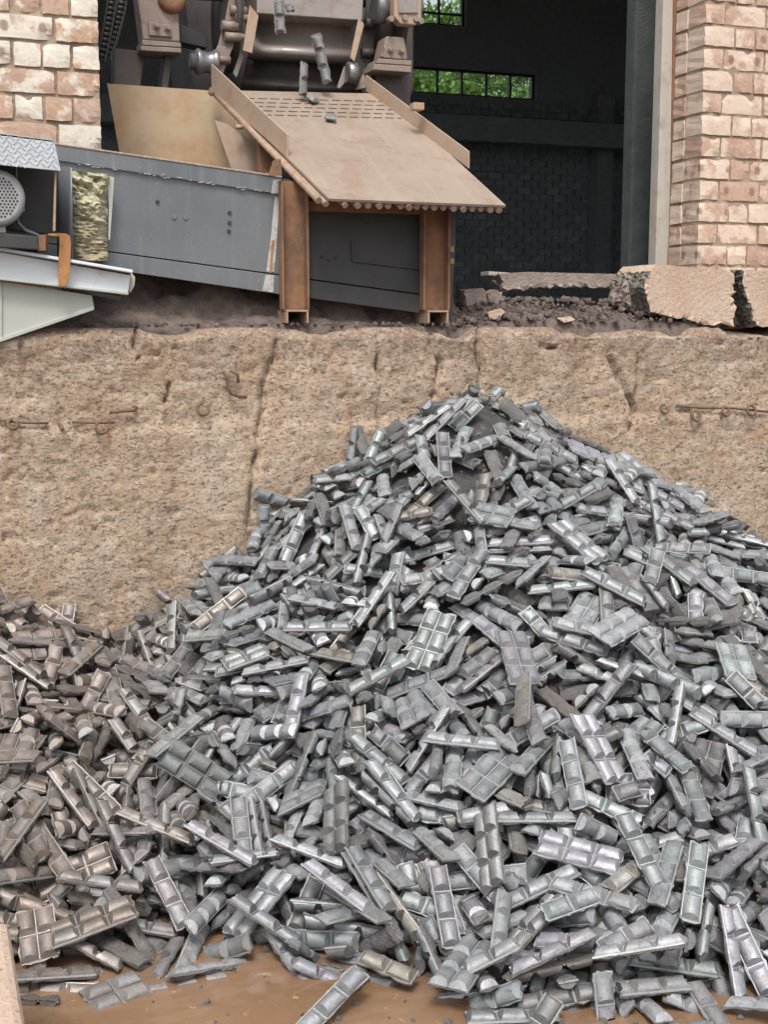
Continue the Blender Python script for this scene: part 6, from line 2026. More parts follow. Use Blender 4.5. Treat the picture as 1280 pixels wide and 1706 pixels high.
3012,-1106,612,-75,-31,-14,57,6,3281,-570,634,-26,-81,47,24,9,456,-426,438,7,24,83,50,10,2089,-2369,135,66,29,9,-69,4,
1433,-620,770,-88,-19,29,-31,4,1640,-2356,17,48,16,17,-85,4,98,-1292,279,-19,-91,1,36,4,572,-993,277,54,-22,9,-80,8,
853,-957,300,2,-76,-59,-27,4,593,-453,374,92,22,-12,-29,4,983,-1718,146,44,10,4,-89,8,1764,-242,1080,2,-84,42,-34,18,
2404,-1597,520,81,29,7,-50,8,2373,-1285,669,17,-27,94,9,0,36,-1479,160,27,26,2,-93,9,783,-231,390,74,50,-16,-43,9,
1162,-59,596,-77,-43,45,-8,18,1386,-1834,325,-41,-10,32,-85,0,1823,-444,1124,8,19,-97,11,12,2148,-1654,474,79,59,15,3,0,
2400,-65,1058,-87,-47,-3,10,8,2471,-797,909,-85,-10,-32,41,4,3166,-495,655,-25,-11,-92,30,4,657,-1145,214,78,-20,-36,47,9,
855,-268,460,39,53,17,-73,5,1355,-44,805,-59,-78,19,-9,5,1976,-2317,84,11,-88,-12,44,2,207,-1462,124,94,2,18,30,8,
1275,-1652,267,27,-25,-33,87,8,1279,-787,606,56,35,-14,-74,4,1427,-1915,239,39,-3,22,-89,4,1836,-2367,53,42,2,31,-85,10,
1802,-2217,150,3,-37,-85,37,4,2561,-895,794,84,8,49,-22,2,1801,-1251,726,7,21,-94,27,2,303,-946,316,85,21,-14,-46,5,
997,-914,452,7,-12,9,99,8,2546,-778,884,71,-59,25,28,0,567,-1098,209,93,30,-19,-12,4,2946,-812,730,79,-25,-10,55,8,
19,-1779,12,-53,-11,-14,83,10,847,-1701,30,10,-34,-1,93,8,1199,-1251,379,44,33,1,-83,8,1385,-315,820,-12,-60,-77,17,20,
1923,-1910,330,-13,-8,-25,96,4,1931,-1425,617,82,33,-8,46,16,2105,-1740,418,97,18,17,-7,6,2487,-574,963,94,8,27,-18,8,
74,-1010,323,60,-5,32,-73,2,357,-613,411,8,-67,71,22,6,440,-205,418,62,0,38,-68,10,574,-1468,55,66,39,-1,-65,8,
885,-580,407,50,31,-4,-81,8,1647,-1842,349,59,10,-6,-80,10,2185,-190,1195,18,-2,-96,20,0,705,-1567,62,27,63,-16,-71,8,
878,-671,492,30,-4,-20,93,6,1010,-1510,227,32,-14,-21,91,0,2929,-1198,608,8,24,15,-96,6,708,-139,316,24,74,-58,-24,8,
751,-821,317,37,-5,3,93,4,1473,-2095,128,88,-3,20,42,0,452,-1450,62,-43,-65,31,55,8,673,-1593,-15,39,-13,44,-80,4,
1402,-2341,-21,43,-4,-15,89,8,1425,-487,807,54,25,3,-80,10,1515,-613,854,15,3,98,-11,10,1732,-1679,421,99,-7,-1,-8,0,
2123,-2414,32,28,-81,49,12,8,2097,-2141,181,-77,-17,26,-55,0,2182,-2102,237,8,-7,-22,97,8,2552,-1420,545,-81,-10,-19,54,0,
2724,-990,724,24,-14,2,-96,8,88,-337,590,74,3,-4,67,14,191,-301,541,92,0,17,-36,6,536,-1879,-37,97,0,0,-26,0,
1059,-685,478,40,38,-7,-83,8,998,-1261,294,80,42,-42,-9,0,980,-1027,411,92,-5,2,39,4,1397,-1001,663,56,17,-32,-75,8,
2101,-2473,29,-97,-14,-6,21,8,2321,-1310,660,81,27,-6,-52,1,2833,-1242,580,38,-64,45,-49,0,2951,-1217,539,-18,-81,48,28,12,
443,-555,352,57,-11,12,-81,9,633,-556,345,88,25,8,-41,5,785,-1028,279,6,-10,-19,98,4,919,-1923,56,88,3,-35,31,4,
977,-1535,177,-72,-55,38,20,0,1163,-799,536,-61,-62,-8,-48,0,294,-614,426,9,35,93,-9,6,784,-1276,98,7,49,27,-83,6,
781,-318,332,96,-11,4,-27,8,1532,-492,909,63,-29,-36,63,0,1808,-1900,307,37,21,23,-88,9,1834,-1026,830,6,23,94,24,4,
2243,-1226,715,63,6,32,-71,6,2228,-887,921,61,-4,39,-69,8,2378,-1030,809,36,-58,-73,0,4,74,-1180,289,61,57,-5,-55,8,
266,-1511,134,93,8,15,32,5,1421,-2265,55,81,14,0,-57,16,1291,-818,641,-50,-28,15,81,9,1969,-2228,110,33,-48,-23,78,2,
1866,-789,967,43,38,6,-82,0,2725,-684,871,53,41,-58,46,0,2724,-1456,519,99,10,-3,10,4,2728,-1159,641,82,1,29,-49,4,
3066,-557,691,5,-75,-59,30,8,777,-1101,246,26,82,-19,-47,5,2505,-1331,691,81,12,-6,-57,0,2880,-530,847,-25,-69,68,9,8,
3247,-602,627,4,-93,18,31,8,565,-1192,186,61,-28,21,-71,4,973,-1588,129,-14,-14,15,-97,1,714,-303,378,11,-81,-18,54,1,
1010,-1642,196,67,-4,3,74,4,405,-1959,-37,40,0,0,-92,12,534,-1671,-33,52,-6,-11,85,0,854,-1767,-17,-72,-19,-7,66,1,
901,-1233,171,74,25,-16,-60,4,1200,-2397,-29,-31,0,0,95,8,1292,-2089,55,82,53,-19,0,8,1322,-1900,175,61,-15,-32,71,0,
1234,-1537,325,-90,-6,16,-39,9,1612,-1842,293,16,-9,-34,92,8,1596,-782,831,-94,-2,26,-20,6,2193,-1815,396,48,3,20,-85,8,
2105,-1504,580,29,39,20,-85,0,2269,-1364,641,84,15,28,-45,16,2327,-568,1063,12,-12,29,-94,8,2280,-1107,789,-7,-20,25,-95,12,
2409,-97,1022,-18,-87,-37,26,8,2680,-1161,640,-93,-21,-20,-24,4,2832,-1169,585,33,22,-14,91,8,3004,-861,704,84,0,-19,50,0,
404,-1208,191,89,7,34,-30,20,636,-301,358,19,-6,58,79,0,482,-1360,137,-68,-72,7,8,4,900,-450,453,92,9,-30,-24,8,
903,-278,475,14,60,17,-77,4,963,-844,442,2,-11,-8,99,8,1090,-664,565,-33,-29,9,89,0,1651,-1012,765,59,22,32,-71,1,
1696,-155,1006,20,-46,-11,86,4,1921,-233,1191,-48,-84,-7,-25,4,2141,-2172,163,10,-64,-35,68,2,2328,-1721,469,7,-91,37,18,8,
2185,-581,1118,-27,-95,-12,12,6,2383,-104,1073,16,-2,-95,27,4,2680,-570,908,13,-92,37,10,8,2536,-1204,685,91,37,10,-12,22,
2555,-809,862,-16,-92,-11,35,6,358,-474,444,98,14,-2,-11,16,512,-904,310,69,0,0,-72,4,936,-1483,155,29,67,-67,8,13,
1213,-790,611,9,-50,-84,-20,0,1624,-2217,134,-9,-22,-11,97,10,1881,-1524,551,84,21,-10,49,0,399,-884,343,33,62,-8,-71,1,
943,-1242,303,-23,-85,42,-21,4,1088,-1044,441,11,28,81,-50,1,1716,-2388,128,73,61,30,1,5,2868,-1120,661,33,7,-36,87,4,
305,-1727,4,2,-6,-28,96,8,375,-1264,198,75,58,-14,-31,10,533,-1776,-24,27,87,-41,-13,0,931,-1059,256,51,19,14,-83,10,
1076,-437,572,-10,-37,-24,89,8,1170,-507,643,34,33,3,-88,4,1409,-1624,343,12,45,88,3,0,1457,-990,655,37,32,17,-86,8,
1385,-414,827,-75,0,3,-66,0,1607,-282,960,90,38,-11,17,0,1704,-1952,260,40,13,-28,86,4,1836,-1164,746,88,38,-4,29,4,
1788,-112,1064,-56,-72,-15,-37,5,2165,-1143,778,43,28,38,-77,0,2332,-1499,535,64,23,16,-72,5,2506,-292,986,90,8,35,-25,0,
2642,-1476,478,93,23,-1,28,5,195,-1408,164,25,-33,-81,41,4,219,-689,400,99,3,9,-6,0,467,-630,360,45,-27,76,-38,1,
603,-1012,233,-48,-10,-21,85,4,678,-1457,39,17,22,-14,-95,8,794,-1628,46,2,7,97,-22,0,780,-52,358,13,-6,33,-93,8,
1037,-822,486,95,16,-14,-24,10,2187,-1053,864,-95,-24,10,19,16,2269,-182,1126,-16,-91,24,28,0,608,-1154,147,81,-15,-43,38,5,
773,-1488,134,13,1,-9,-99,6,840,-1184,197,25,5,92,-30,4,1404,-282,837,-1,-7,-98,21,5,1540,-2172,151,79,6,-46,41,6,
1613,-2054,190,11,-31,-55,76,0,1575,-140,964,15,-2,28,-95,5,1102,-1943,75,37,-27,-26,-85,6,3156,-380,713,94,-30,14,-9,8,
43,-907,387,53,13,27,-80,8,164,-1271,202,1,-86,47,22,8,116,-680,449,97,23,6,0,9,292,-1150,226,94,0,7,32,8,
326,-1050,262,1,-83,-3,56,6,904,-1629,46,41,30,2,-86,8,1262,-1321,403,34,8,67,-65,4,1104,-761,517,66,-3,-34,67,4,
1351,-1707,254,85,14,-32,40,8,1576,-336,907,2,33,-1,-94,8,1835,-1503,546,49,20,13,-84,1,2251,-1032,830,4,-4,56,-83,6,
2242,-341,1163,5,-92,28,26,4,2266,-1530,541,15,19,-28,93,0,2758,-1188,577,66,-10,29,-69,8,118,-244,558,93,3,27,26,4,
404,-1582,64,90,-17,8,-39,8,797,-522,352,78,44,-23,-38,9,885,-1604,106,25,-11,-18,95,8,984,-1941,12,10,-11,-8,99,20,
1080,-325,587,-2,-15,9,98,0,1600,-2015,202,-6,-27,-73,63,0,1649,-2414,28,-40,-22,12,88,10,1900,-1022,849,49,-37,-25,-75,2,
2425,-1749,434,-62,-45,3,64,4,2415,-22,1051,37,87,-12,30,4,2787,-1513,452,-21,-90,28,25,8,220,-812,439,7,-76,-56,33,4,
803,-1596,27,-92,-27,-2,29,4,730,-594,325,20,-24,-41,86,8,961,-1276,256,24,42,80,-35,10,999,-1979,54,94,-10,-2,-33,4,
1111,-1208,340,93,10,-31,-16,4,923,-837,456,5,-11,-7,99,5,1056,-1248,294,45,84,-26,-16,2,839,-238,412,93,-8,-32,18,1,
2779,-739,844,-16,-96,6,24,4,2610,-1665,431,-88,-6,-26,40,4,216,-496,438,8,-34,22,-91,0,258,-1837,-37,100,0,0,5,1,
769,-1300,174,5,7,1,-100,9,887,-885,353,-2,-27,77,-57,0,696,-1902,-25,21,77,-50,33,1,850,-178,426,91,-6,-36,18,4,
984,-924,483,94,-6,-14,-30,4,1401,-1828,227,0,-7,52,-85,2,1390,-2031,130,73,2,-47,-50,0,1143,-1023,481,-77,-16,39,-47,14,
2646,-902,824,-88,-47,-8,-2,8,2779,-1071,656,13,-30,39,-86,0,3025,-1034,641,-19,-95,-10,23,0,984,-1829,37,19,-20,11,96,4,
944,-975,318,95,-3,0,31,12,1256,-1689,223,37,32,-4,-87,12,1121,-1413,285,25,13,94,-21,4,1021,-1133,329,45,-25,-15,85,8,
1039,-50,488,97,-15,-13,17,4,1185,-1880,99,6,-16,-2,98,8,1014,-243,498,8,-64,-68,36,4,1292,-991,551,21,23,94,-14,5,
1540,-2084,172,16,-88,45,-7,9,1608,-319,981,92,-9,-31,20,8,1813,-137,1081,84,-27,-41,22,0,2109,-2217,140,87,18,-13,45,1,
2385,-1786,365,55,9,34,-76,4,2404,-772,920,99,13,-4,0,1,2729,-1352,524,6,41,-78,-48,0,2910,-25,727,11,-94,4,33,8,
221,-814,339,0,68,56,-48,1,554,-1163,141,-58,-46,29,61,4,717,-371,331,-54,-63,34,44,4,959,-1660,69,-54,-58,-19,-57,5,
956,-1888,53,64,66,-37,-13,8,1029,-1746,126,-85,-19,26,-41,10,932,-873,392,32,-74,57,-18,4,961,-1585,169,-60,-57,31,47,5,
1135,-963,474,24,-3,21,95,0,1044,-753,494,34,-35,-23,84,4,1464,-1459,453,27,24,87,32,6,1750,-1948,298,24,16,25,-92,0,
1787,-2264,142,14,47,4,87,5,2416,-258,1101,2,81,49,-33,4,2577,-1117,727,92,24,5,-31,9,2606,-575,903,49,19,19,83,6,
250,-24,517,83,-40,35,17,8,691,-899,259,37,81,-39,-25,6,883,-792,372,21,39,-45,78,0,1362,-1970,178,51,-30,-36,72,0,
1398,-98,816,36,53,76,-11,4,1466,-148,892,89,-9,-35,27,8,1517,-266,955,9,37,-92,11,4,1885,-135,1147,17,43,86,-21,4,
2097,-18,1133,35,58,-37,64,0,2233,-26,1146,11,-33,-70,-62,0,2800,-918,738,18,-6,-22,96,8,2876,-1306,556,33,13,25,-90,10,
3104,-132,633,-65,-64,-38,14,9,257,-674,429,-5,-49,84,-24,1,701,-1231,198,92,-13,-24,29,10,1689,-1953,354,-72,-26,4,64,6,
2052,-74,1192,12,95,3,-29,4,2332,-35,1145,-21,-25,75,-57,8,2458,-402,1020,45,58,57,-37,2,2855,-1076,658,47,13,-34,80,8,
3154,-169,707,19,69,-69,10,21,41,-1645,84,26,-24,17,-92,4,264,-740,372,99,6,15,-2,8,223,-897,331,27,-57,-78,-7,0,
515,-1962,-37,20,0,0,98,2,570,-472,344,16,-5,0,99,8,508,-106,390,25,-70,-66,7,8,667,-227,334,12,59,-56,57,0,
946,-553,450,-47,-73,-32,-38,10,958,-276,492,38,-14,-30,86,8,1186,-1066,443,85,-10,-34,39,8,1540,-2332,5,50,14,-2,85,4,
1471,-1723,316,32,31,2,-89,8,1751,-2270,100,-54,-8,33,-77,8,1685,-1878,341,-40,-19,-3,90,8,1815,-2143,160,94,29,11,-14,6,
2029,-1395,654,52,9,13,-84,8,2133,-1266,718,-75,-16,19,-62,4,2142,-1795,378,95,24,9,-16,4,2332,-2029,235,25,-5,-72,64,4,
2334,-998,870,91,4,6,-42,8,2342,-559,1023,90,-2,26,-35,1,2499,-1310,662,85,11,-7,-51,4,2721,-396,927,11,-34,-91,21,8,
2545,-56,938,-7,-83,-45,31,12,3032,-1061,550,-91,-37,0,-19,4,237,-1009,322,54,18,-81,13,1,406,-248,432,-44,-30,-3,84,0,
402,-1416,101,-75,-24,-17,60,8,498,-1584,2,21,30,16,-91,0,781,-1215,200,17,24,-10,-95,4,971,-1188,286,27,-27,-15,91,10,
895,-1102,267,52,9,30,-80,4,1416,-1645,378,8,44,89,11,0,1482,-1234,569,49,25,29,-78,10,1503,-100,885,4,-37,-8,93,10,
1709,-798,885,84,-1,-41,36,0,2322,-1236,710,-86,-17,6,-47,4,2432,-621,1005,6,-26,16,-95,0,2505,-1852,337,4,-82,54,19,9,
2763,-792,833,-10,-95,21,20,8,2956,-1066,589,-86,-35,-25,-28,4,3708,-80,476,24,-52,-17,80,16,68,-1557,100,48,86,11,-11,0,
299,-468,471,80,13,5,-59,13,396,-1405,134,76,24,16,-58,8,643,-918,264,91,2,27,-32,8,1512,-1283,606,28,17,59,-73,0,
1749,-2340,179,80,40,21,39,9,2065,-1410,635,-37,-16,-6,91,4,2340,-1277,700,82,38,43,-1,2,2623,-942,836,12,-20,31,-92,0,
2528,-1751,389,78,23,29,-51,4,2885,-979,686,61,5,-23,76,8,2907,-877,650,88,38,22,-15,9,722,-1613,101,33,-9,9,-94,4,
846,-1649,90,92,4,-27,-29,2,1875,-968,877,13,-21,-84,48,0,2498,-141,1070,27,-65,-59,39,18,3333,-395,624,-5,-96,-18,23,8,
3361,-487,609,-58,-15,17,-78,16,-90,-1668,57,27,-7,32,-91,4,-199,-1606,97,35,3,17,-92,4,-84,-1477,143,74,9,21,-63,8,
-127,-1307,236,86,20,7,-46,10,-40,-1342,219,1,51,78,-36,0,-120,-1136,320,37,7,-21,90,8,-277,-996,407,24,9,-25,94,8,
-182,-923,446,95,20,13,22,9,-159,-768,522,91,30,11,27,22,-163,-664,559,-46,-36,4,81,8,-176,-497,589,86,2,15,-48,0,
-150,-429,611,82,3,28,-49,8,-67,-409,618,60,-3,40,-69,4,-246,-248,715,7,-49,74,-47,0,-20,-184,621,-56,-47,-4,68,0,
-131,-1543,130,41,-9,-23,88,0,52,-1364,212,78,54,0,-32,8,-3,-1156,323,53,50,-47,-50,8,-74,-802,454,90,13,19,-38,1,
-61,-597,534,93,22,17,-25,20,-70,-504,571,90,22,36,-13,5,-35,-349,591,92,25,20,21,8,34,-11,585,20,20,-68,68,6,
74,-1255,240,44,63,-54,-34,0,260,-972,319,89,-3,25,-37,4,359,-829,314,97,8,2,-21,4,300,-674,360,25,-20,17,-93,0,
366,-110,426,98,-2,14,13,6,420,-1316,130,-70,-65,-14,27,9,400,-1119,196,3,33,-94,4,8,443,-671,306,78,22,14,57,4,
456,-285,393,62,16,45,-62,5,359,-228,440,-88,-33,-26,-22,9,513,-1220,133,79,-22,25,-51,10,413,-1007,220,-35,-9,16,92,5,
437,-786,278,93,9,22,-27,9,749,-1757,-16,79,-11,-14,-59,4,653,-717,226,10,99,3,-13,8,767,-1805,-37,11,0,0,99,6,
798,-1143,130,53,-17,-18,81,20,801,-909,230,9,53,25,-81,4,867,-1572,77,40,18,11,-89,5,884,-1416,108,73,34,-14,-57,21,
841,-862,278,4,-13,10,99,4,851,-400,371,22,-30,-72,59,0,998,-1656,83,80,-5,-29,52,8,950,-1432,158,-36,-70,61,7,0,
1020,-1237,265,58,33,-21,-71,8,952,-1135,241,-84,-9,30,-45,4,950,-227,461,71,26,4,66,8,1057,-1910,98,23,33,-82,-41,12,
1060,-1559,217,22,39,88,-14,5,1068,-1289,277,10,-37,-13,92,0,1020,-978,364,32,-15,-2,94,4,1114,-237,578,93,4,-36,1,0,
1216,-1514,295,89,29,27,-24,1,1169,-118,576,82,-29,-34,34,2,1341,-2009,142,59,-25,-19,74,4,1209,-949,498,1,27,6,-96,2,
1321,-131,722,20,-45,76,-41,9,1280,-86,657,91,-10,-35,-18,5,1308,-2288,22,63,-49,-14,59,0,1349,-197,747,19,-17,-5,97,0,
1532,-2145,105,26,-64,72,7,9,1450,-2135,106,95,28,11,7,0,1593,-2261,58,-99,-15,6,5,10,1570,-113,905,80,22,-27,-49,8,
1701,-1390,589,-84,-25,-47,5,2,2001,-2553,21,-40,-26,-12,87,20,2049,-2233,132,30,-7,-31,90,8,2084,-1438,596,86,31,-5,40,4,
2042,-153,1207,17,94,-30,5,4,2099,-1161,761,62,19,15,-75,4,2272,-2366,44,52,5,-25,81,4,2165,-2214,129,85,13,-13,50,4,
2238,-2256,160,89,41,-17,6,4,2288,-2117,174,72,18,19,-64,4,2214,-1941,305,12,11,12,-98,10,2295,-2288,81,22,6,-36,90,8,
2316,-2215,134,98,-19,0,2,8,2378,-728,949,92,34,18,-4,4,2349,-253,1090,-9,-95,23,19,4,2491,-2278,67,-80,-12,13,-58,4,
2524,-2346,20,9,-3,-17,98,0,2452,-2028,206,58,18,-21,76,8,2415,-2121,202,-76,-17,15,-61,8,2476,-1573,480,80,25,5,-54,4,
2414,-1550,513,65,23,11,-71,18,2503,-2016,219,-79,-20,-19,54,6,2508,-1894,284,90,7,18,-39,18,2579,-1930,312,15,79,-42,-43,20,
2534,-1626,442,31,-69,66,3,8,2636,-1573,438,56,-13,54,-61,0,2590,-742,863,30,38,-17,-86,1,2575,-186,948,21,-44,-79,37,0,
2880,-2004,137,99,14,-6,2,0,2778,-1932,191,59,48,10,64,10,2650,-1708,362,-78,-16,-17,58,4,2574,-1554,457,76,17,22,-58,9,
2634,-1017,724,-96,-22,-17,-4,8,2642,-646,869,85,-26,16,44,2,2634,-102,905,67,-14,17,71,8,2836,-1849,222,80,-3,34,-50,8,
2761,-1672,347,22,66,-41,-59,9,2704,-1227,585,65,0,30,-69,5,2829,-1724,297,83,-17,43,-32,8,2986,-1635,279,92,14,6,35,4,
2853,-1399,454,15,-16,25,-94,21,3143,-1715,186,74,28,8,-61,8,2984,-1469,372,-79,-52,-12,29,9,3175,-1248,412,89,26,5,36,8,
3122,-1523,285,84,-9,-17,50,8,3058,-1421,361,49,-20,-74,41,5,3156,-1328,376,-29,0,-25,92,10,3314,-1568,168,90,21,16,33,4,
3188,-1111,426,44,-39,-75,31,8,3090,-1140,478,-58,-44,2,-69,9,3371,-1075,367,-21,-85,-43,23,8,3532,-1181,195,86,31,19,37,8,
3716,-816,316,1,-23,-4,97,8,3762,-654,398,10,29,15,-94,5,3849,-541,460,81,34,-11,-46,6,3846,-665,425,57,-10,-15,80,4,
3801,-433,464,31,20,-12,-92,20,3935,-111,536,46,11,-24,-85,8,4049,-333,608,25,-10,91,-32,4,3956,-163,576,11,-14,44,-88,4,
4201,-231,656,17,-16,2,97,8,4190,-100,621,-29,-56,-76,14,4,-67,-1756,14,27,-4,0,-96,2,-136,-1673,118,-50,-20,-17,83,6,
-120,-1474,160,71,-7,-43,55,0,-154,-1398,203,85,0,-15,51,0,-112,-1449,208,88,-44,-14,12,0,-74,-1365,254,79,-3,17,-59,10,
-102,-1193,330,87,17,8,-46,4,-251,-899,453,-42,-19,17,-87,4,-218,-793,496,11,21,-22,94,8,-74,-655,558,78,14,15,-59,8,
-47,-463,624,91,14,14,36,4,-137,-359,659,45,63,-54,-34,4,-58,-193,628,76,-30,35,-46,0,-76,-43,626,88,-8,29,-36,0,
-92,-1648,102,-2,-6,-27,96,5,-43,-1593,94,90,27,35,-6,0,-54,-1505,154,78,31,23,49,4,6,-1417,151,60,22,31,-70,2,
-30,-1104,354,16,12,-1,-98,4,-16,-827,480,44,4,31,-84,20,-41,-685,515,-93,-34,0,-13,9,35,-538,588,89,-8,1,44,8,
80,-235,603,-27,-95,14,8,0,95,-133,610,69,-9,45,-56,8,38,-1258,270,57,-56,32,-51,5,161,-173,555,-92,-38,8,-3,4,
278,-222,495,-39,-82,-41,-11,0,500,-1457,72,66,-2,17,-74,8,492,-794,301,-84,-24,-5,-48,9,498,-309,399,51,-10,-8,-85,8,
625,-957,218,93,-6,19,-30,8,685,-39,351,4,-16,-4,-99,4,638,-1721,-5,45,-11,-6,-88,8,693,-1399,13,-64,-37,-1,67,0,
742,-930,210,47,-10,84,24,8,623,-851,230,97,-3,10,-20,20,666,-169,299,-18,-87,-40,23,8,765,-1557,-3,87,7,-13,46,4,
806,-1395,106,-59,-11,-70,39,4,845,-519,369,-87,-28,24,32,8,823,-1739,29,43,59,57,-39,6,881,-1397,156,41,30,4,-86,20,
863,-1086,244,51,21,14,-82,4,905,-913,316,18,-45,33,-81,0,875,-206,363,12,-43,-1,89,8,939,-21,419,33,16,83,-43,4,
957,-1746,106,-36,-4,-1,93,4,1045,-616,499,1,-48,43,-77,2,885,-531,461,54,35,-11,-76,4,1107,-59,527,-37,-9,-31,87,4,
1104,-1743,175,-86,-3,8,-51,0,1114,-1341,307,78,-43,39,-22,2,1146,-851,489,4,25,15,-95,6,1513,-1765,314,17,55,-48,-66,0,
1489,-1952,206,51,-31,-29,75,2,1993,-1262,734,-10,-99,-1,11,8,1790,-48,1080,44,86,26,-4,4,1955,-23,1125,5,2,-95,32,4,
2178,-2387,76,67,29,9,-68,9,2220,-2312,147,79,36,6,-49,4,2230,-2180,200,91,20,2,36,8,2110,-1581,523,5,-69,35,64,0,
2327,-2360,59,83,28,18,-44,6,2226,-2360,72,82,17,-26,48,21,2254,-2190,156,34,-53,77,13,2,2316,-2213,157,32,-6,-18,-93,0,
2432,-2282,150,3,-98,15,11,9,2349,-2234,109,1,-2,97,-23,0,2349,-2314,141,50,-79,-35,-6,0,2404,-1992,273,66,18,-2,-73,4,
2459,-1868,335,60,-6,-80,3,14,2541,-2345,59,59,15,-22,76,0,2519,-2091,199,73,57,16,34,8,2469,-2112,235,72,24,3,65,8,
2470,-254,1026,32,47,-82,-9,8,2639,-2138,124,93,-7,-12,35,10,2611,-1939,230,73,21,21,-61,10,2670,-1972,199,73,14,25,-62,9,
2532,-2012,278,43,52,-8,-73,4,2604,-1852,321,-21,-79,20,55,0,2741,-2371,0,-23,-9,41,88,8,2879,-2080,88,26,-7,41,-87,10,
2595,-1725,355,56,36,-9,74,4,2685,-1575,428,-58,0,-35,74,4,2880,-1916,213,82,34,41,19,4,2847,-1644,346,-24,-87,19,37,8,
2822,-1590,404,-24,-89,17,35,8,2930,-1558,381,77,49,15,-38,8,2960,-1133,608,7,73,-62,-28,8,2957,-908,667,-38,-87,-30,-3,4,
2978,-809,698,42,8,-9,-90,4,2939,-1814,228,48,30,1,83,20,2890,-1476,441,22,86,-43,18,2,2861,-1320,495,53,-1,-65,55,0,
2921,-217,759,6,-66,-68,29,20,3175,-1666,230,-75,-25,-10,61,4,3006,-1402,424,69,18,20,-67,6,3123,-1416,355,4,-69,-43,-58,6,
3239,-1365,341,21,17,-45,85,4,3237,-1096,490,93,-1,15,-35,8,3140,-564,651,-3,-86,-46,21,8,3196,-1601,241,-71,-9,31,-62,4,
3216,-1479,267,53,7,31,-79,8,3171,-1402,347,-53,-4,70,-47,4,3434,-1470,151,23,31,-92,-4,0,3078,-831,617,23,92,-29,-13,8,
3232,-1397,289,20,-89,34,24,8,3405,-1279,272,37,-6,8,92,1,3273,-1252,392,87,21,35,-29,4,3206,-1077,472,29,-69,-62,22,4,
3350,-913,458,91,26,33,0,4,3415,-546,546,35,1,-2,94,4,3276,-1341,299,-70,-45,2,55,4,3263,-1156,367,29,-43,-85,12,9,
3401,-783,497,19,-6,-6,98,4,3614,-1266,138,49,-4,18,-85,8,3591,-1221,200,95,16,-20,16,4,3546,-991,299,16,1,18,-97,8,
3521,-889,347,84,33,1,43,9,3601,-1034,281,-89,-44,5,-12,8,3498,-793,423,15,-64,-49,57,5,3712,-936,278,-6,-39,35,85,6,
3654,-723,357,52,-24,-21,80,9,3702,-447,454,65,1,-64,-42,4,3698,-680,435,29,-5,-44,85,4,3754,-401,467,88,-8,-36,-30,4,
3749,-313,515,13,-5,-93,35,16,3881,-797,390,49,19,10,-85,8,3850,-650,459,9,-3,-2,100,20,3881,-522,501,84,-4,-11,-53,4,
3829,-388,517,15,94,-23,20,8,3845,-70,509,89,10,-33,28,8,3952,-433,576,-83,-13,-15,52,8,3933,-362,548,74,41,-7,-53,0,
4058,-297,620,11,-35,28,89,8,4099,-95,623,81,-29,-42,29,8,4181,-227,680,30,-16,0,94,20,4255,-13,609,5,6,65,-76,8,
-25,-1833,34,42,35,-14,-83,17,-162,-1762,38,-52,-82,-15,-19,8,-206,-1628,138,30,-9,-9,95,8,-328,-1600,134,70,26,-5,-67,20,
-16,-1467,220,-91,-15,-18,-34,9,-185,-1333,249,36,88,-17,-25,5,-225,-1219,288,14,-72,66,14,4,-197,-1190,317,71,-1,26,-65,4,
-137,-1251,294,-53,-48,-46,-54,4,-136,-859,472,15,-33,90,-22,0,-232,-853,488,46,-5,-60,66,6,-194,-641,571,70,33,-16,-61,4,
-17,-540,559,59,68,37,-20,0,-16,-501,603,-90,-30,-10,-29,4,-248,-301,702,7,36,-88,-29,5,-101,-247,645,81,3,25,-52,9,
-164,-82,689,95,10,20,-22,6,-156,-2038,-37,93,0,0,-36,8,-54,-1814,72,96,-1,-20,17,8,-13,-1522,172,42,-24,76,-42,4,
-29,-1445,189,58,-13,19,-78,8,-251,-1466,182,16,97,-10,-12,8,-24,-1314,294,84,37,10,-40,20,-14,-1065,389,96,3,-12,-25,8,
-38,-948,415,98,-16,-2,6,8,-24,-922,453,93,31,8,15,4,72,-700,487,-97,-25,-5,-3,0,10,-364,618,-45,-78,17,40,8,
-187,-168,681,77,14,21,58,0,422,-142,416,69,-65,0,33,0,482,-1305,151,31,-39,-76,41,12,676,-1221,155,38,6,37,-85,4,
835,-1276,140,13,-39,0,-91,0,882,-95,423,37,-20,-10,90,8,1074,-1827,119,45,-9,-29,84,5,1019,-1367,208,1,37,29,-89,2,
1341,-1401,416,89,32,-30,13,1,1522,-1256,574,2,59,-64,50,2,1414,-1481,453,69,14,-4,-71,0,1595,-663,859,92,8,-37,10,0,
2090,-1151,814,-92,-22,1,-31,0,2112,-2587,48,-62,-23,-5,75,9,2182,-2482,72,33,90,-25,-12,8,2130,-2430,138,29,-4,-32,-90,4,
2219,-2512,19,25,-83,-19,45,4,2354,-2290,97,-23,-95,4,20,8,2479,-2391,9,96,28,2,-6,8,2360,-2412,67,-87,-18,-22,40,8,
2247,-2134,190,-77,-9,-19,60,0,2265,-2178,231,85,29,17,-40,4,2478,-2281,106,-4,-11,16,-98,8,2612,-2262,85,60,34,-26,68,8,
2351,-2104,234,-67,-20,-22,68,8,2480,-1786,423,72,23,1,-65,4,2525,-498,1000,-95,-13,-27,9,10,2581,-2467,-35,97,6,-1,-24,5,
2643,-2367,4,37,13,-3,-92,6,2508,-2167,154,48,-76,40,19,0,2647,-2196,104,28,9,32,-90,8,2610,-2122,151,39,72,57,10,0,
2491,-1871,365,12,-69,70,14,8,2450,-1355,668,73,13,22,-63,8,2525,-160,1013,21,97,-8,-7,10,2594,-2081,161,30,-4,67,-68,0,
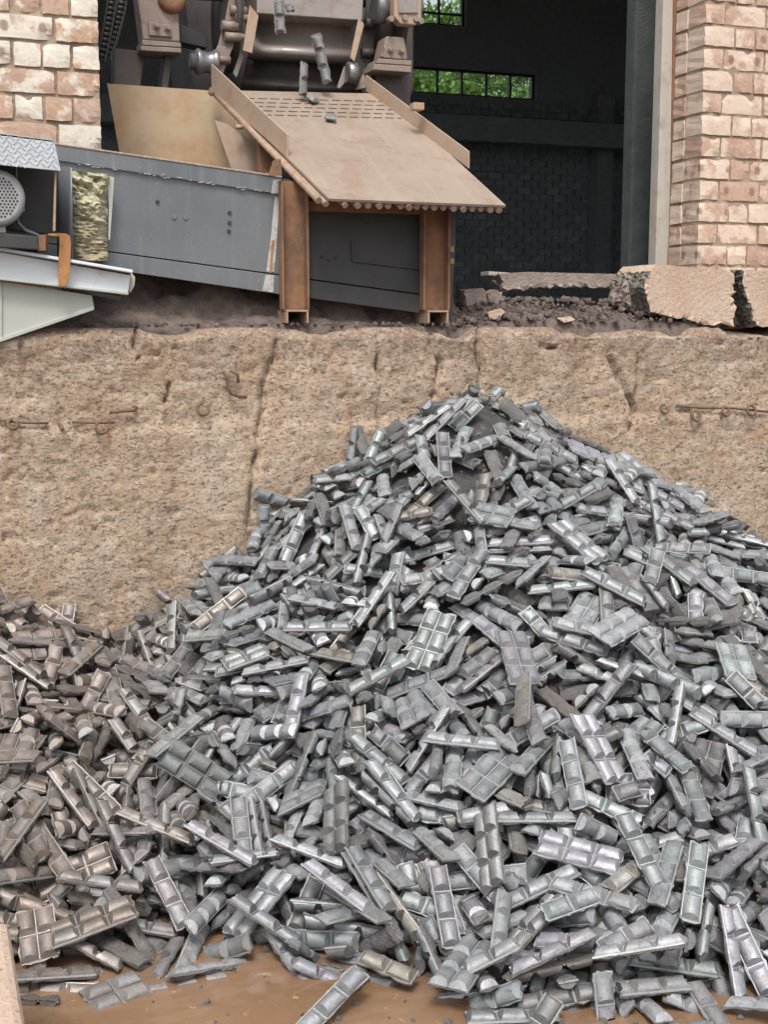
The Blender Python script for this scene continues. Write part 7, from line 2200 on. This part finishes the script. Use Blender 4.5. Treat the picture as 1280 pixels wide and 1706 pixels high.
2727,-2230,62,19,-6,-95,24,4,2916,-2183,49,46,19,21,-84,8,2768,-2128,132,70,11,-35,61,20,2627,-1782,369,-76,-8,-52,39,8,
2685,-1700,413,82,13,14,-54,8,2717,-1567,496,34,-9,34,-87,8,2698,-795,828,92,27,13,-24,8,2610,-271,933,15,-90,-25,33,8,
2502,-116,985,37,-22,-88,19,5,2721,-2325,0,95,15,-3,27,0,2822,-2030,147,-45,-33,3,83,10,2763,-1738,343,74,23,21,-60,4,
2726,-1975,197,-68,-33,37,-54,0,3077,-1918,129,90,17,37,-13,8,2835,-1518,497,62,32,10,71,20,2513,-23,984,-29,-95,-3,9,8,
2781,-1952,234,94,-4,12,-31,8,2719,-1752,348,75,30,7,-59,10,2930,-1661,322,32,60,-72,-16,4,2927,-1610,351,33,-23,-92,5,4,
3039,-1893,133,58,39,-3,72,4,2952,-1436,433,-19,-90,-11,37,0,2990,-1159,558,63,51,-27,-51,4,3057,-1170,516,70,-45,-17,53,0,
3055,-1200,579,2,-92,31,24,8,2856,-563,831,7,-98,-10,16,8,2876,-1712,289,41,66,-36,-52,1,2996,-1834,229,14,27,-7,95,8,
2975,-1520,385,54,63,6,-55,9,3018,-1513,343,79,47,18,-35,0,2978,-1409,457,88,31,8,-34,10,2938,-1151,533,17,68,-57,-43,5,
3083,-736,683,73,2,0,-69,0,3305,-1747,130,-75,-64,1,17,4,3092,-1417,367,75,41,-4,-52,8,3056,-1426,408,72,-1,27,-65,8,
3417,-1443,182,5,35,-88,30,4,3079,-1311,473,82,10,5,57,8,3248,-996,508,22,10,-97,7,4,3244,-1543,222,59,14,11,-79,10,
3335,-1490,229,86,5,29,-42,0,3137,-1320,422,92,17,20,-29,5,3107,-1222,440,61,-4,43,-67,4,3471,-1127,305,7,49,87,2,4,
3257,-521,598,21,-15,-15,95,8,3228,-462,630,39,-70,-54,27,8,3336,-1430,212,83,14,1,54,4,3389,-1402,236,81,28,38,-35,6,
3166,-1220,449,-74,-4,15,66,0,3130,-949,553,-75,-29,-42,42,8,3384,-599,575,6,-12,12,-98,0,3402,-1367,216,-30,-5,81,-50,4,
3534,-1374,141,93,14,19,-28,8,3332,-1126,374,3,-97,-4,24,8,3345,-1004,424,-5,-21,16,-96,8,3438,-879,437,76,46,35,-31,9,
3429,-792,465,95,-6,3,32,10,3378,-698,556,83,15,5,53,4,3560,-1272,161,44,58,-26,63,2,3533,-1067,293,95,7,20,-21,8,
3580,-945,380,57,-32,-47,59,4,3530,-790,427,67,-50,32,-45,10,3522,-731,478,44,-23,-19,85,4,3636,-1057,245,-79,-33,40,33,0,
3612,-965,337,30,-4,-1,95,9,3563,-870,306,85,-30,27,-34,4,3635,-891,336,10,-37,-65,66,6,3542,-45,455,34,25,78,-46,8,
3667,-1021,256,42,-15,-14,88,10,3667,-888,339,18,-29,-69,64,10,3643,-320,445,64,10,49,-58,8,3731,-800,366,-12,-22,11,96,4,
3773,-751,409,96,4,-27,5,4,3718,-795,408,78,27,-26,-49,8,3799,-530,437,19,41,-8,-89,2,3851,-994,319,3,-6,0,100,8,
3656,-784,442,-91,-40,6,-10,4,3810,-607,488,81,-3,-4,-58,8,3703,-387,464,7,38,7,-92,5,3692,-211,486,30,6,-2,-95,8,
3881,-658,490,59,-2,-3,80,9,3803,-463,532,39,24,-9,-88,8,3855,-324,551,89,18,4,42,8,3773,-220,527,26,-4,77,-58,10,
4026,-512,563,21,6,-98,-1,0,3954,-319,591,4,59,73,-34,6,3979,-282,594,-28,-61,-73,12,8,3898,-116,554,27,16,-21,-93,16,
4001,-446,588,39,2,20,-90,8,4051,-214,602,28,-32,-21,88,4,-111,-1780,43,-96,-16,10,-23,8,-185,-1544,140,32,12,-1,-94,0,
-349,-1459,168,42,16,20,-87,2,-364,-1153,335,-52,-14,24,-81,0,-217,-1110,373,-16,-4,-9,-98,4,-97,-1075,346,23,26,-28,-89,0,
-104,-1000,431,14,6,8,-99,8,-150,-1039,374,15,-30,32,-89,0,-132,-822,495,25,92,28,6,4,-200,-720,564,11,20,55,-80,4,
-237,-495,634,-58,-15,14,-78,16,49,-293,609,-96,-6,-15,-22,1,18,-359,653,56,-17,21,-79,8,-12,-97,620,-93,-20,-22,-21,8,
-24,-1620,138,96,-6,2,-28,0,-25,-1686,70,22,73,33,-56,0,-278,-1230,291,-71,-18,-15,67,8,12,-984,373,90,27,14,-31,0,
-59,-1037,420,10,71,-69,13,8,24,-650,568,-95,-12,-7,-27,16,95,-203,617,-25,-6,66,-70,0,247,-80,525,77,45,24,-39,4,
570,-109,318,5,-79,-58,19,0,598,-735,339,72,3,9,69,0,649,-1350,104,56,-25,35,-71,4,684,-1170,258,47,-21,-21,83,4,
732,-869,286,4,28,3,96,0,1347,-39,742,-76,-54,18,-32,4,911,-18,452,19,51,68,-49,1,1996,-1312,726,91,39,-2,14,0,
1995,-2560,56,10,-61,73,29,8,2221,-2405,99,65,12,-42,62,8,3075,-192,743,-17,-77,61,-11,8,2355,-2463,17,37,26,-12,88,8,
2515,-2249,131,31,8,-16,94,9,2350,-2166,241,80,22,5,-55,8,2441,-2066,283,64,60,5,47,8,2770,-1633,472,56,-1,46,70,6,
2492,-373,1027,87,46,7,-15,0,2514,-2492,-9,-40,-85,26,22,9,2433,-2494,-8,-34,-64,69,1,0,2512,-2401,52,40,-41,-78,26,8,
2445,-2227,177,11,4,-27,96,8,2594,-2108,183,20,8,28,-94,4,2822,-2275,45,44,-70,-47,30,9,2292,-2498,50,42,84,3,-35,9,
2475,-1915,376,37,15,0,92,9,2710,-1041,696,67,56,39,-30,0,2516,-295,1018,56,-14,33,-74,4,2735,-2257,29,96,18,21,-7,5,
2704,-2471,-26,-21,-2,0,-98,8,2532,-1794,416,-25,-63,41,61,4,2606,-1875,374,90,-15,-12,39,0,2614,-1949,321,80,31,18,49,16,
2419,-1397,656,76,40,-33,-40,0,3093,-1609,314,31,-52,-74,30,5,2784,-23,872,-92,-26,28,-8,10,2550,-2118,130,96,18,9,-20,0,
2759,-2454,-6,98,-14,11,12,9,2897,-2141,59,7,18,-89,-40,5,2787,-1912,266,19,-51,-83,15,6,2701,-1887,296,89,7,22,-39,4,
2866,-1401,547,25,-13,-96,0,18,2844,-675,816,-5,-94,-6,33,9,2672,-2165,79,95,30,-6,2,0,2628,-2045,193,28,-1,-77,58,1,
2733,-1992,224,92,30,18,-18,8,2756,-1837,266,78,29,46,-32,0,2754,-1854,319,33,7,-39,86,8,3124,-1697,229,41,22,20,-86,8,
2897,-1907,241,22,-23,-93,20,10,3185,-1101,525,6,-49,-81,-32,9,3334,-299,603,51,68,52,6,10,3047,-2090,36,36,21,-11,90,9,
3014,-1783,231,94,9,27,-17,8,3027,-1739,253,45,43,12,-77,1,3120,-1635,263,17,34,-16,-91,2,2993,-1715,288,-1,-91,10,40,13,
2946,-1414,507,14,14,-10,-97,4,2977,-1288,535,41,23,-87,-11,8,3002,-1330,528,-30,-29,89,17,4,2998,-958,649,28,16,-48,82,6,
3050,-493,754,6,93,35,-12,20,3185,-188,665,-36,-75,55,5,8,2933,-1988,107,95,9,19,-25,0,3083,-1666,284,11,83,-46,-28,8,
3058,-1717,275,54,-14,-57,61,8,2840,-1798,283,83,16,27,-46,0,2908,-1448,469,33,-17,2,93,12,3167,-1277,467,70,17,3,-69,8,
3015,-1155,538,-84,-4,32,-43,6,3113,-1137,519,24,-36,22,-87,16,3597,-1087,225,26,30,-91,7,6,3302,-821,548,15,64,-63,-41,12,
3288,-727,596,94,18,7,-29,8,3031,-1725,214,63,7,30,-71,8,3210,-1735,153,16,76,-53,-34,4,3405,-1626,134,92,-25,14,-26,4,
3134,-1545,321,45,11,-38,80,4,3366,-978,449,15,97,-6,-20,6,3431,-1071,332,57,81,-10,10,2,3043,-1119,534,-86,-5,32,-39,5,
3254,-807,560,0,87,-20,-45,8,3496,-564,541,-47,-81,19,27,4,3565,-1301,187,77,16,16,-60,4,3384,-1232,301,46,-10,1,88,4,
3428,-1185,288,92,37,3,10,0,3277,-1130,440,30,-77,57,-8,4,3242,-967,524,24,-22,-30,-90,5,3322,-700,571,46,3,28,-84,8,
3401,-713,509,56,80,11,20,0,3374,-1319,273,34,29,33,83,4,3500,-1189,252,17,96,23,-6,8,3424,-1175,324,29,7,-8,-95,8,
3517,-1137,278,-62,-5,-9,-77,4,3456,-959,389,-95,-25,-16,7,8,3456,-983,406,44,34,-7,83,8,3648,-1153,253,1,8,-13,99,10,
3457,-731,528,-89,-33,-19,-24,10,3371,-132,603,17,-10,-23,95,4,3286,-111,630,40,13,3,91,8,3437,-1270,235,20,6,2,98,6,
3518,-906,381,72,50,9,46,0,3350,-802,498,76,54,-32,18,6,3399,-98,546,34,-27,-13,89,8,3417,-97,532,-91,-11,28,29,8,
3616,-860,375,44,33,-4,-84,4,3556,-701,443,80,-5,-41,44,8,3699,-1179,203,1,-3,-20,98,20,3831,-791,397,36,73,58,0,0,
3643,-834,371,33,-18,-25,89,6,3622,-344,491,-5,-43,-84,33,8,3706,-973,281,1,13,-57,81,0,3601,-429,518,34,72,-60,-14,4,
3612,-207,493,66,-20,-17,-71,8,3759,-987,255,36,-14,-30,87,2,3777,-920,319,49,12,-38,78,4,3687,-725,442,39,32,11,-86,8,
3683,-916,292,-33,-39,68,52,0,3660,-469,455,42,-46,-63,47,8,3633,-62,461,24,61,-17,-73,4,3827,-926,329,38,-17,-91,3,0,
3588,-740,447,93,35,13,-5,6,3632,-608,441,20,24,26,-91,9,3802,-1038,297,-93,-37,-3,-1,9,3813,-585,523,41,0,-5,-91,1,
3846,-491,529,12,36,-92,-9,4,3787,-290,542,91,-20,-20,31,0,3326,-50,652,-10,-37,19,-91,20,3838,-129,573,-45,-11,24,85,4,
3747,-407,538,75,0,-46,47,8,3979,-246,607,-17,-24,-92,24,4,3972,-201,593,2,-31,-50,81,0,3963,-142,612,13,-5,1,99,8,
4178,-69,650,10,-91,-37,11,4,
]
raw = np.array(DATA, float).reshape(-1, 8)
POSE = []
for row in raw:
    M = Matrix.Translation(row[:3] / 1000) @ Quaternion(row[3:7] / 100).normalized().to_matrix().to_4x4()
    POSE.append((int(row[7]) // 4, int(row[7]) % 4, M))
NIND = 290
ind = POSE[:NIND]
# labels: what it is, how it lies, where on the heap; then its rank among those still alike
WORDS = ['one-lobe ingot', 'two-lobe ingot bar', 'three-lobe ingot bar', 'ingot slab of two lobes abreast', 'four-lobe ingot slab', 'six-lobe ingot slab']
info = []
for t, cut, M in ind:
    p = np.array(M.translation)
    x, y = prj(p)
    ax = np.array(M.col[0][:3]) * 0.1
    x2, y2 = prj(p + ax)
    x1, y1 = prj(p - ax)
    nz_ = np.array(M.col[2][:3])
    face = 'back up' if nz_ @ (CAM - p) < 0 else ''
    an = math.degrees(math.atan2(-(y2 - y1), x2 - x1)) % 180
    lie = 'lying level' if an < 20 or an > 160 else 'pointing upright' if 70 < an < 110 else 'leaning right' if an < 90 else 'leaning left'
    if p[2] < 0.07:
        wh = 'in the muddy water'
    elif x < 330 and y < 1330 and p[0] < 0.95:
        wh = 'on the brown heap'
    elif y > 1480:
        wh = 'at the foot of the heap'
    elif y > 1180:
        wh = 'on the lower slope'
    elif y > 900:
        wh = 'halfway up the heap'
    else:
        wh = 'near the peak'
    br = 'broken ' if cut else ''
    info.append((' '.join(k for k in (br + WORDS[t] + (',' if True else ''), face + (',' if face else ''), lie, wh) if k).replace('  ', ' '), x))
groups_ = {}
for i, (s_, x) in enumerate(info):
    groups_.setdefault(s_, []).append((x, i))
ORD = ['first', 'second', 'third', 'fourth', 'fifth', 'sixth', 'seventh', 'eighth', 'ninth', 'tenth', 'eleventh', 'twelfth', 'thirteenth', 'fourteenth', 'fifteenth', 'sixteenth', 'seventeenth', 'eighteenth', 'nineteenth', 'twentieth', 'twenty-first', 'twenty-second', 'twenty-third', 'twenty-fourth', 'twenty-fifth', 'twenty-sixth']
LABEL = {}
for s_, mem in groups_.items():
    mem.sort()
    for k, (x, i) in enumerate(mem):
        LABEL[i] = s_ if len(mem) == 1 else s_ + ', ' + ORD[min(k, 25)] + ' from left'
for i, (t, cut, M) in enumerate(ind):
    ingot(t, cut, M, tint_for(M.translation, random.Random(i)), LABEL[i])
# the packed inside of the heaps
def hf(x, y):
    def cone(ax, ay, H, s, r0=.12, k=1., f=1.):
        x_ = np.where(x < ax, ax + (x - ax) * k, x)
        y_ = np.where(y < ay, ay + (y - ay) * f, y)
        return H - s * (np.sqrt((x_ - ax) ** 2 + (y_ - ay) ** 2 + r0 * r0) - r0 * .6)
    return np.maximum.reduce([cone(2.03, -.30, 1.385, .645, .07, 1.34, .95), cone(-.5, -.12, .93, .50), cone(4.35, -.3, .84, .55), cone(1.42, -.38, .985, .84, .1, 1.25, .9)])


# the heap's left end, outside the photograph's frame
rr = random.Random(77)
for i in range(900):
    x, y = rr.uniform(-1.45, 0.3), rr.uniform(-2.5, -0.06)
    z = float(hf(np.array(x), np.array(y)))
    if prj((x, y, max(z, 0)))[0] > -170 or z < -0.1:
        continue
    e = 0.02
    g = Vector((-(hf(np.array(x + e), np.array(y)) - hf(np.array(x - e), np.array(y))) / (2 * e), -(hf(np.array(x), np.array(y + e)) - hf(np.array(x), np.array(y - e))) / (2 * e), 1)).normalized()
    g = (g + Vector((rr.gauss(0, 0.22), rr.gauss(0, 0.22), 0))).normalized()
    M = (Vector((0, 0, 1)).rotation_difference(g) @ Quaternion((0, 0, 1), rr.uniform(0, 6.28))).to_matrix().to_4x4()
    M.translation = (x, y, max(z - 0.085, -0.01) + rr.uniform(0, 0.04))
    POSE.append((rr.choice((0, 1, 1, 2, 2, 2, 5)), 0, M))
# all further ingots of the heap, as one mass
V, F, SMo, MI, TI = [], [], [], [], []
nv = 0
for i, (t, cut, M) in enumerate(POSE[NIND:]):
    r = random.Random(1000 + i)
    R3 = np.array(M.to_3x3())
    T3 = np.array(M.translation)
    col = tint_for(T3, r)
    pieces = [(web(t, cut, r.randrange(4)), (0, 0, 0))] + [(LOBE[c_, r.randrange(5)], (x, y, 0)) for (x, y, c_) in lobes_of(t, cut)]
    for (vs, fs, sm, mi), off in pieces:
        a = (np.array(vs) + off) @ R3.T + T3
        V.append(a)
        k = r.uniform(0.9, 1.1)
        TI.append(np.tile(np.array([col[0] * k, col[1] * k, col[2] * k, 1.0]), (len(a), 1)))
        F += [tuple(q + nv for q in f) for f in fs]
        SMo += sm
        MI += mi
        nv += len(a)
m = bpy.data.meshes.new('ingot_heap')
m.from_pydata(np.concatenate(V).tolist(), [], F)
m.polygons.foreach_set('use_smooth', SMo)
m.polygons.foreach_set('material_index', MI)
for k in (M_ING, M_BACK, M_SEAM):
    m.materials.append(k)
at_ = m.attributes.new('tint', 'FLOAT_COLOR', 'POINT')
at_.data.foreach_set('color', np.concatenate(TI).ravel())
bm = bmesh.new()
bm.from_mesh(m)
bmesh.ops.recalc_face_normals(bm, faces=bm.faces)
bm.to_mesh(m)
bm.free()
m.set_sharp_from_angle(angle=rad(33))
hp = bpy.data.objects.new('ingot_heap', m)
hp.color = (0, 0, 0, 1)
COL.objects.link(hp)
hp['kind'] = 'stuff'
X, Y = np.meshgrid(np.arange(-1.6, 5.4, 0.05), np.arange(-2.9, 0.02, 0.05))
Z = np.maximum(hf(X, Y) - 0.135, -0.12) + 0.02 * fbm(X * 8, Y * 8)
b = mound('heap_core', M_DUST, X, Y, Z)
b.build('heap_core', M_DUST)['kind'] = 'stuff'

b = MB()
rr = random.Random(21)
n_ = 0
while n_ < 1100:
    x, y = rr.uniform(0.0, 3.7), rr.uniform(-2.75, -0.05)
    z = float(hf(np.array(x), np.array(y)))
    z = max(z - 0.045, -0.012)
    rock(b, (x, y, z + rr.uniform(-0.02, 0.02) * (z > 0)), rr.choice((0.004, 0.005, 0.007, 0.010, 0.014)), rr, 0.6)
    n_ += 1
cr = b.build('ingot_crumbs', M_BACK)
cr.color = (0.17, 0.16, 0.15, 1)
cr['kind'] = 'stuff'

# ingots in the air between the pans and the chute, and on it
def place(px, py, Y, t, cut, along, normal, label, tint=(0.22, 0.215, 0.21)):
    p = at(px, py, Y)
    x_ = (rt * along[0] - np.array((0, 0, 1)) * along[1] + fw * (along[2] if len(along) > 2 else 0))
    x_ = Vector(x_).normalized()
    n_ = Vector(-fw * normal[2] + rt * normal[0] - np.array((0, 0, 1.0)) * normal[1])
    y_ = n_.cross(x_).normalized()
    z_ = x_.cross(y_)
    M = Matrix((x_, y_, z_)).transposed().to_4x4()
    M.translation = p
    ingot(t, cut, M, tint, label, 'ingots falling onto the chute')


place(536, 98, 0.86, 2, 0, (0.22, 0.95), (-0.35, 0, 1), 'three-lobe ingot bar falling upright in front of the mould pan')
place(505, 132, 0.80, 1, 0, (-0.05, 1.0), (0.8, 0, 0.5), 'two-lobe ingot bar landing upright on the slotted plate')
place(466, 28, 0.90, 1, 0, (0.05, 1.0), (-0.2, 0, 1), 'ingot bar dropping from the uppermost mould pan')
place(482, 14, 0.95, 0, 2, (0.4, 1.0), (0.8, 0, 0.6), 'small ingot chip dropping from the uppermost pan')
pp = on_plane(551, 197, 0.02)
x_ = Vector((0.35, 0.9, 0.45)).normalized()
y_ = Vector(nrm).cross(x_).normalized()
M = Matrix((x_, y_, x_.cross(y_))).transposed().to_4x4()
M.translation = pp
ingot(0, 2, M, (0.2, 0.2, 0.2), 'lone ingot chip sliding down the middle of the chute plate', 'ingots falling onto the chute')
pp = on_plane(521, 166, 0.02)
M = Matrix.Rotation(0.5, 4, 'Z') @ Matrix.Rotation(0.6, 4, 'X')
M.translation = pp
ingot(0, 1, M, (0.24, 0.24, 0.23), 'ingot piece bouncing on the slotted end of the chute', 'ingots falling onto the chute')
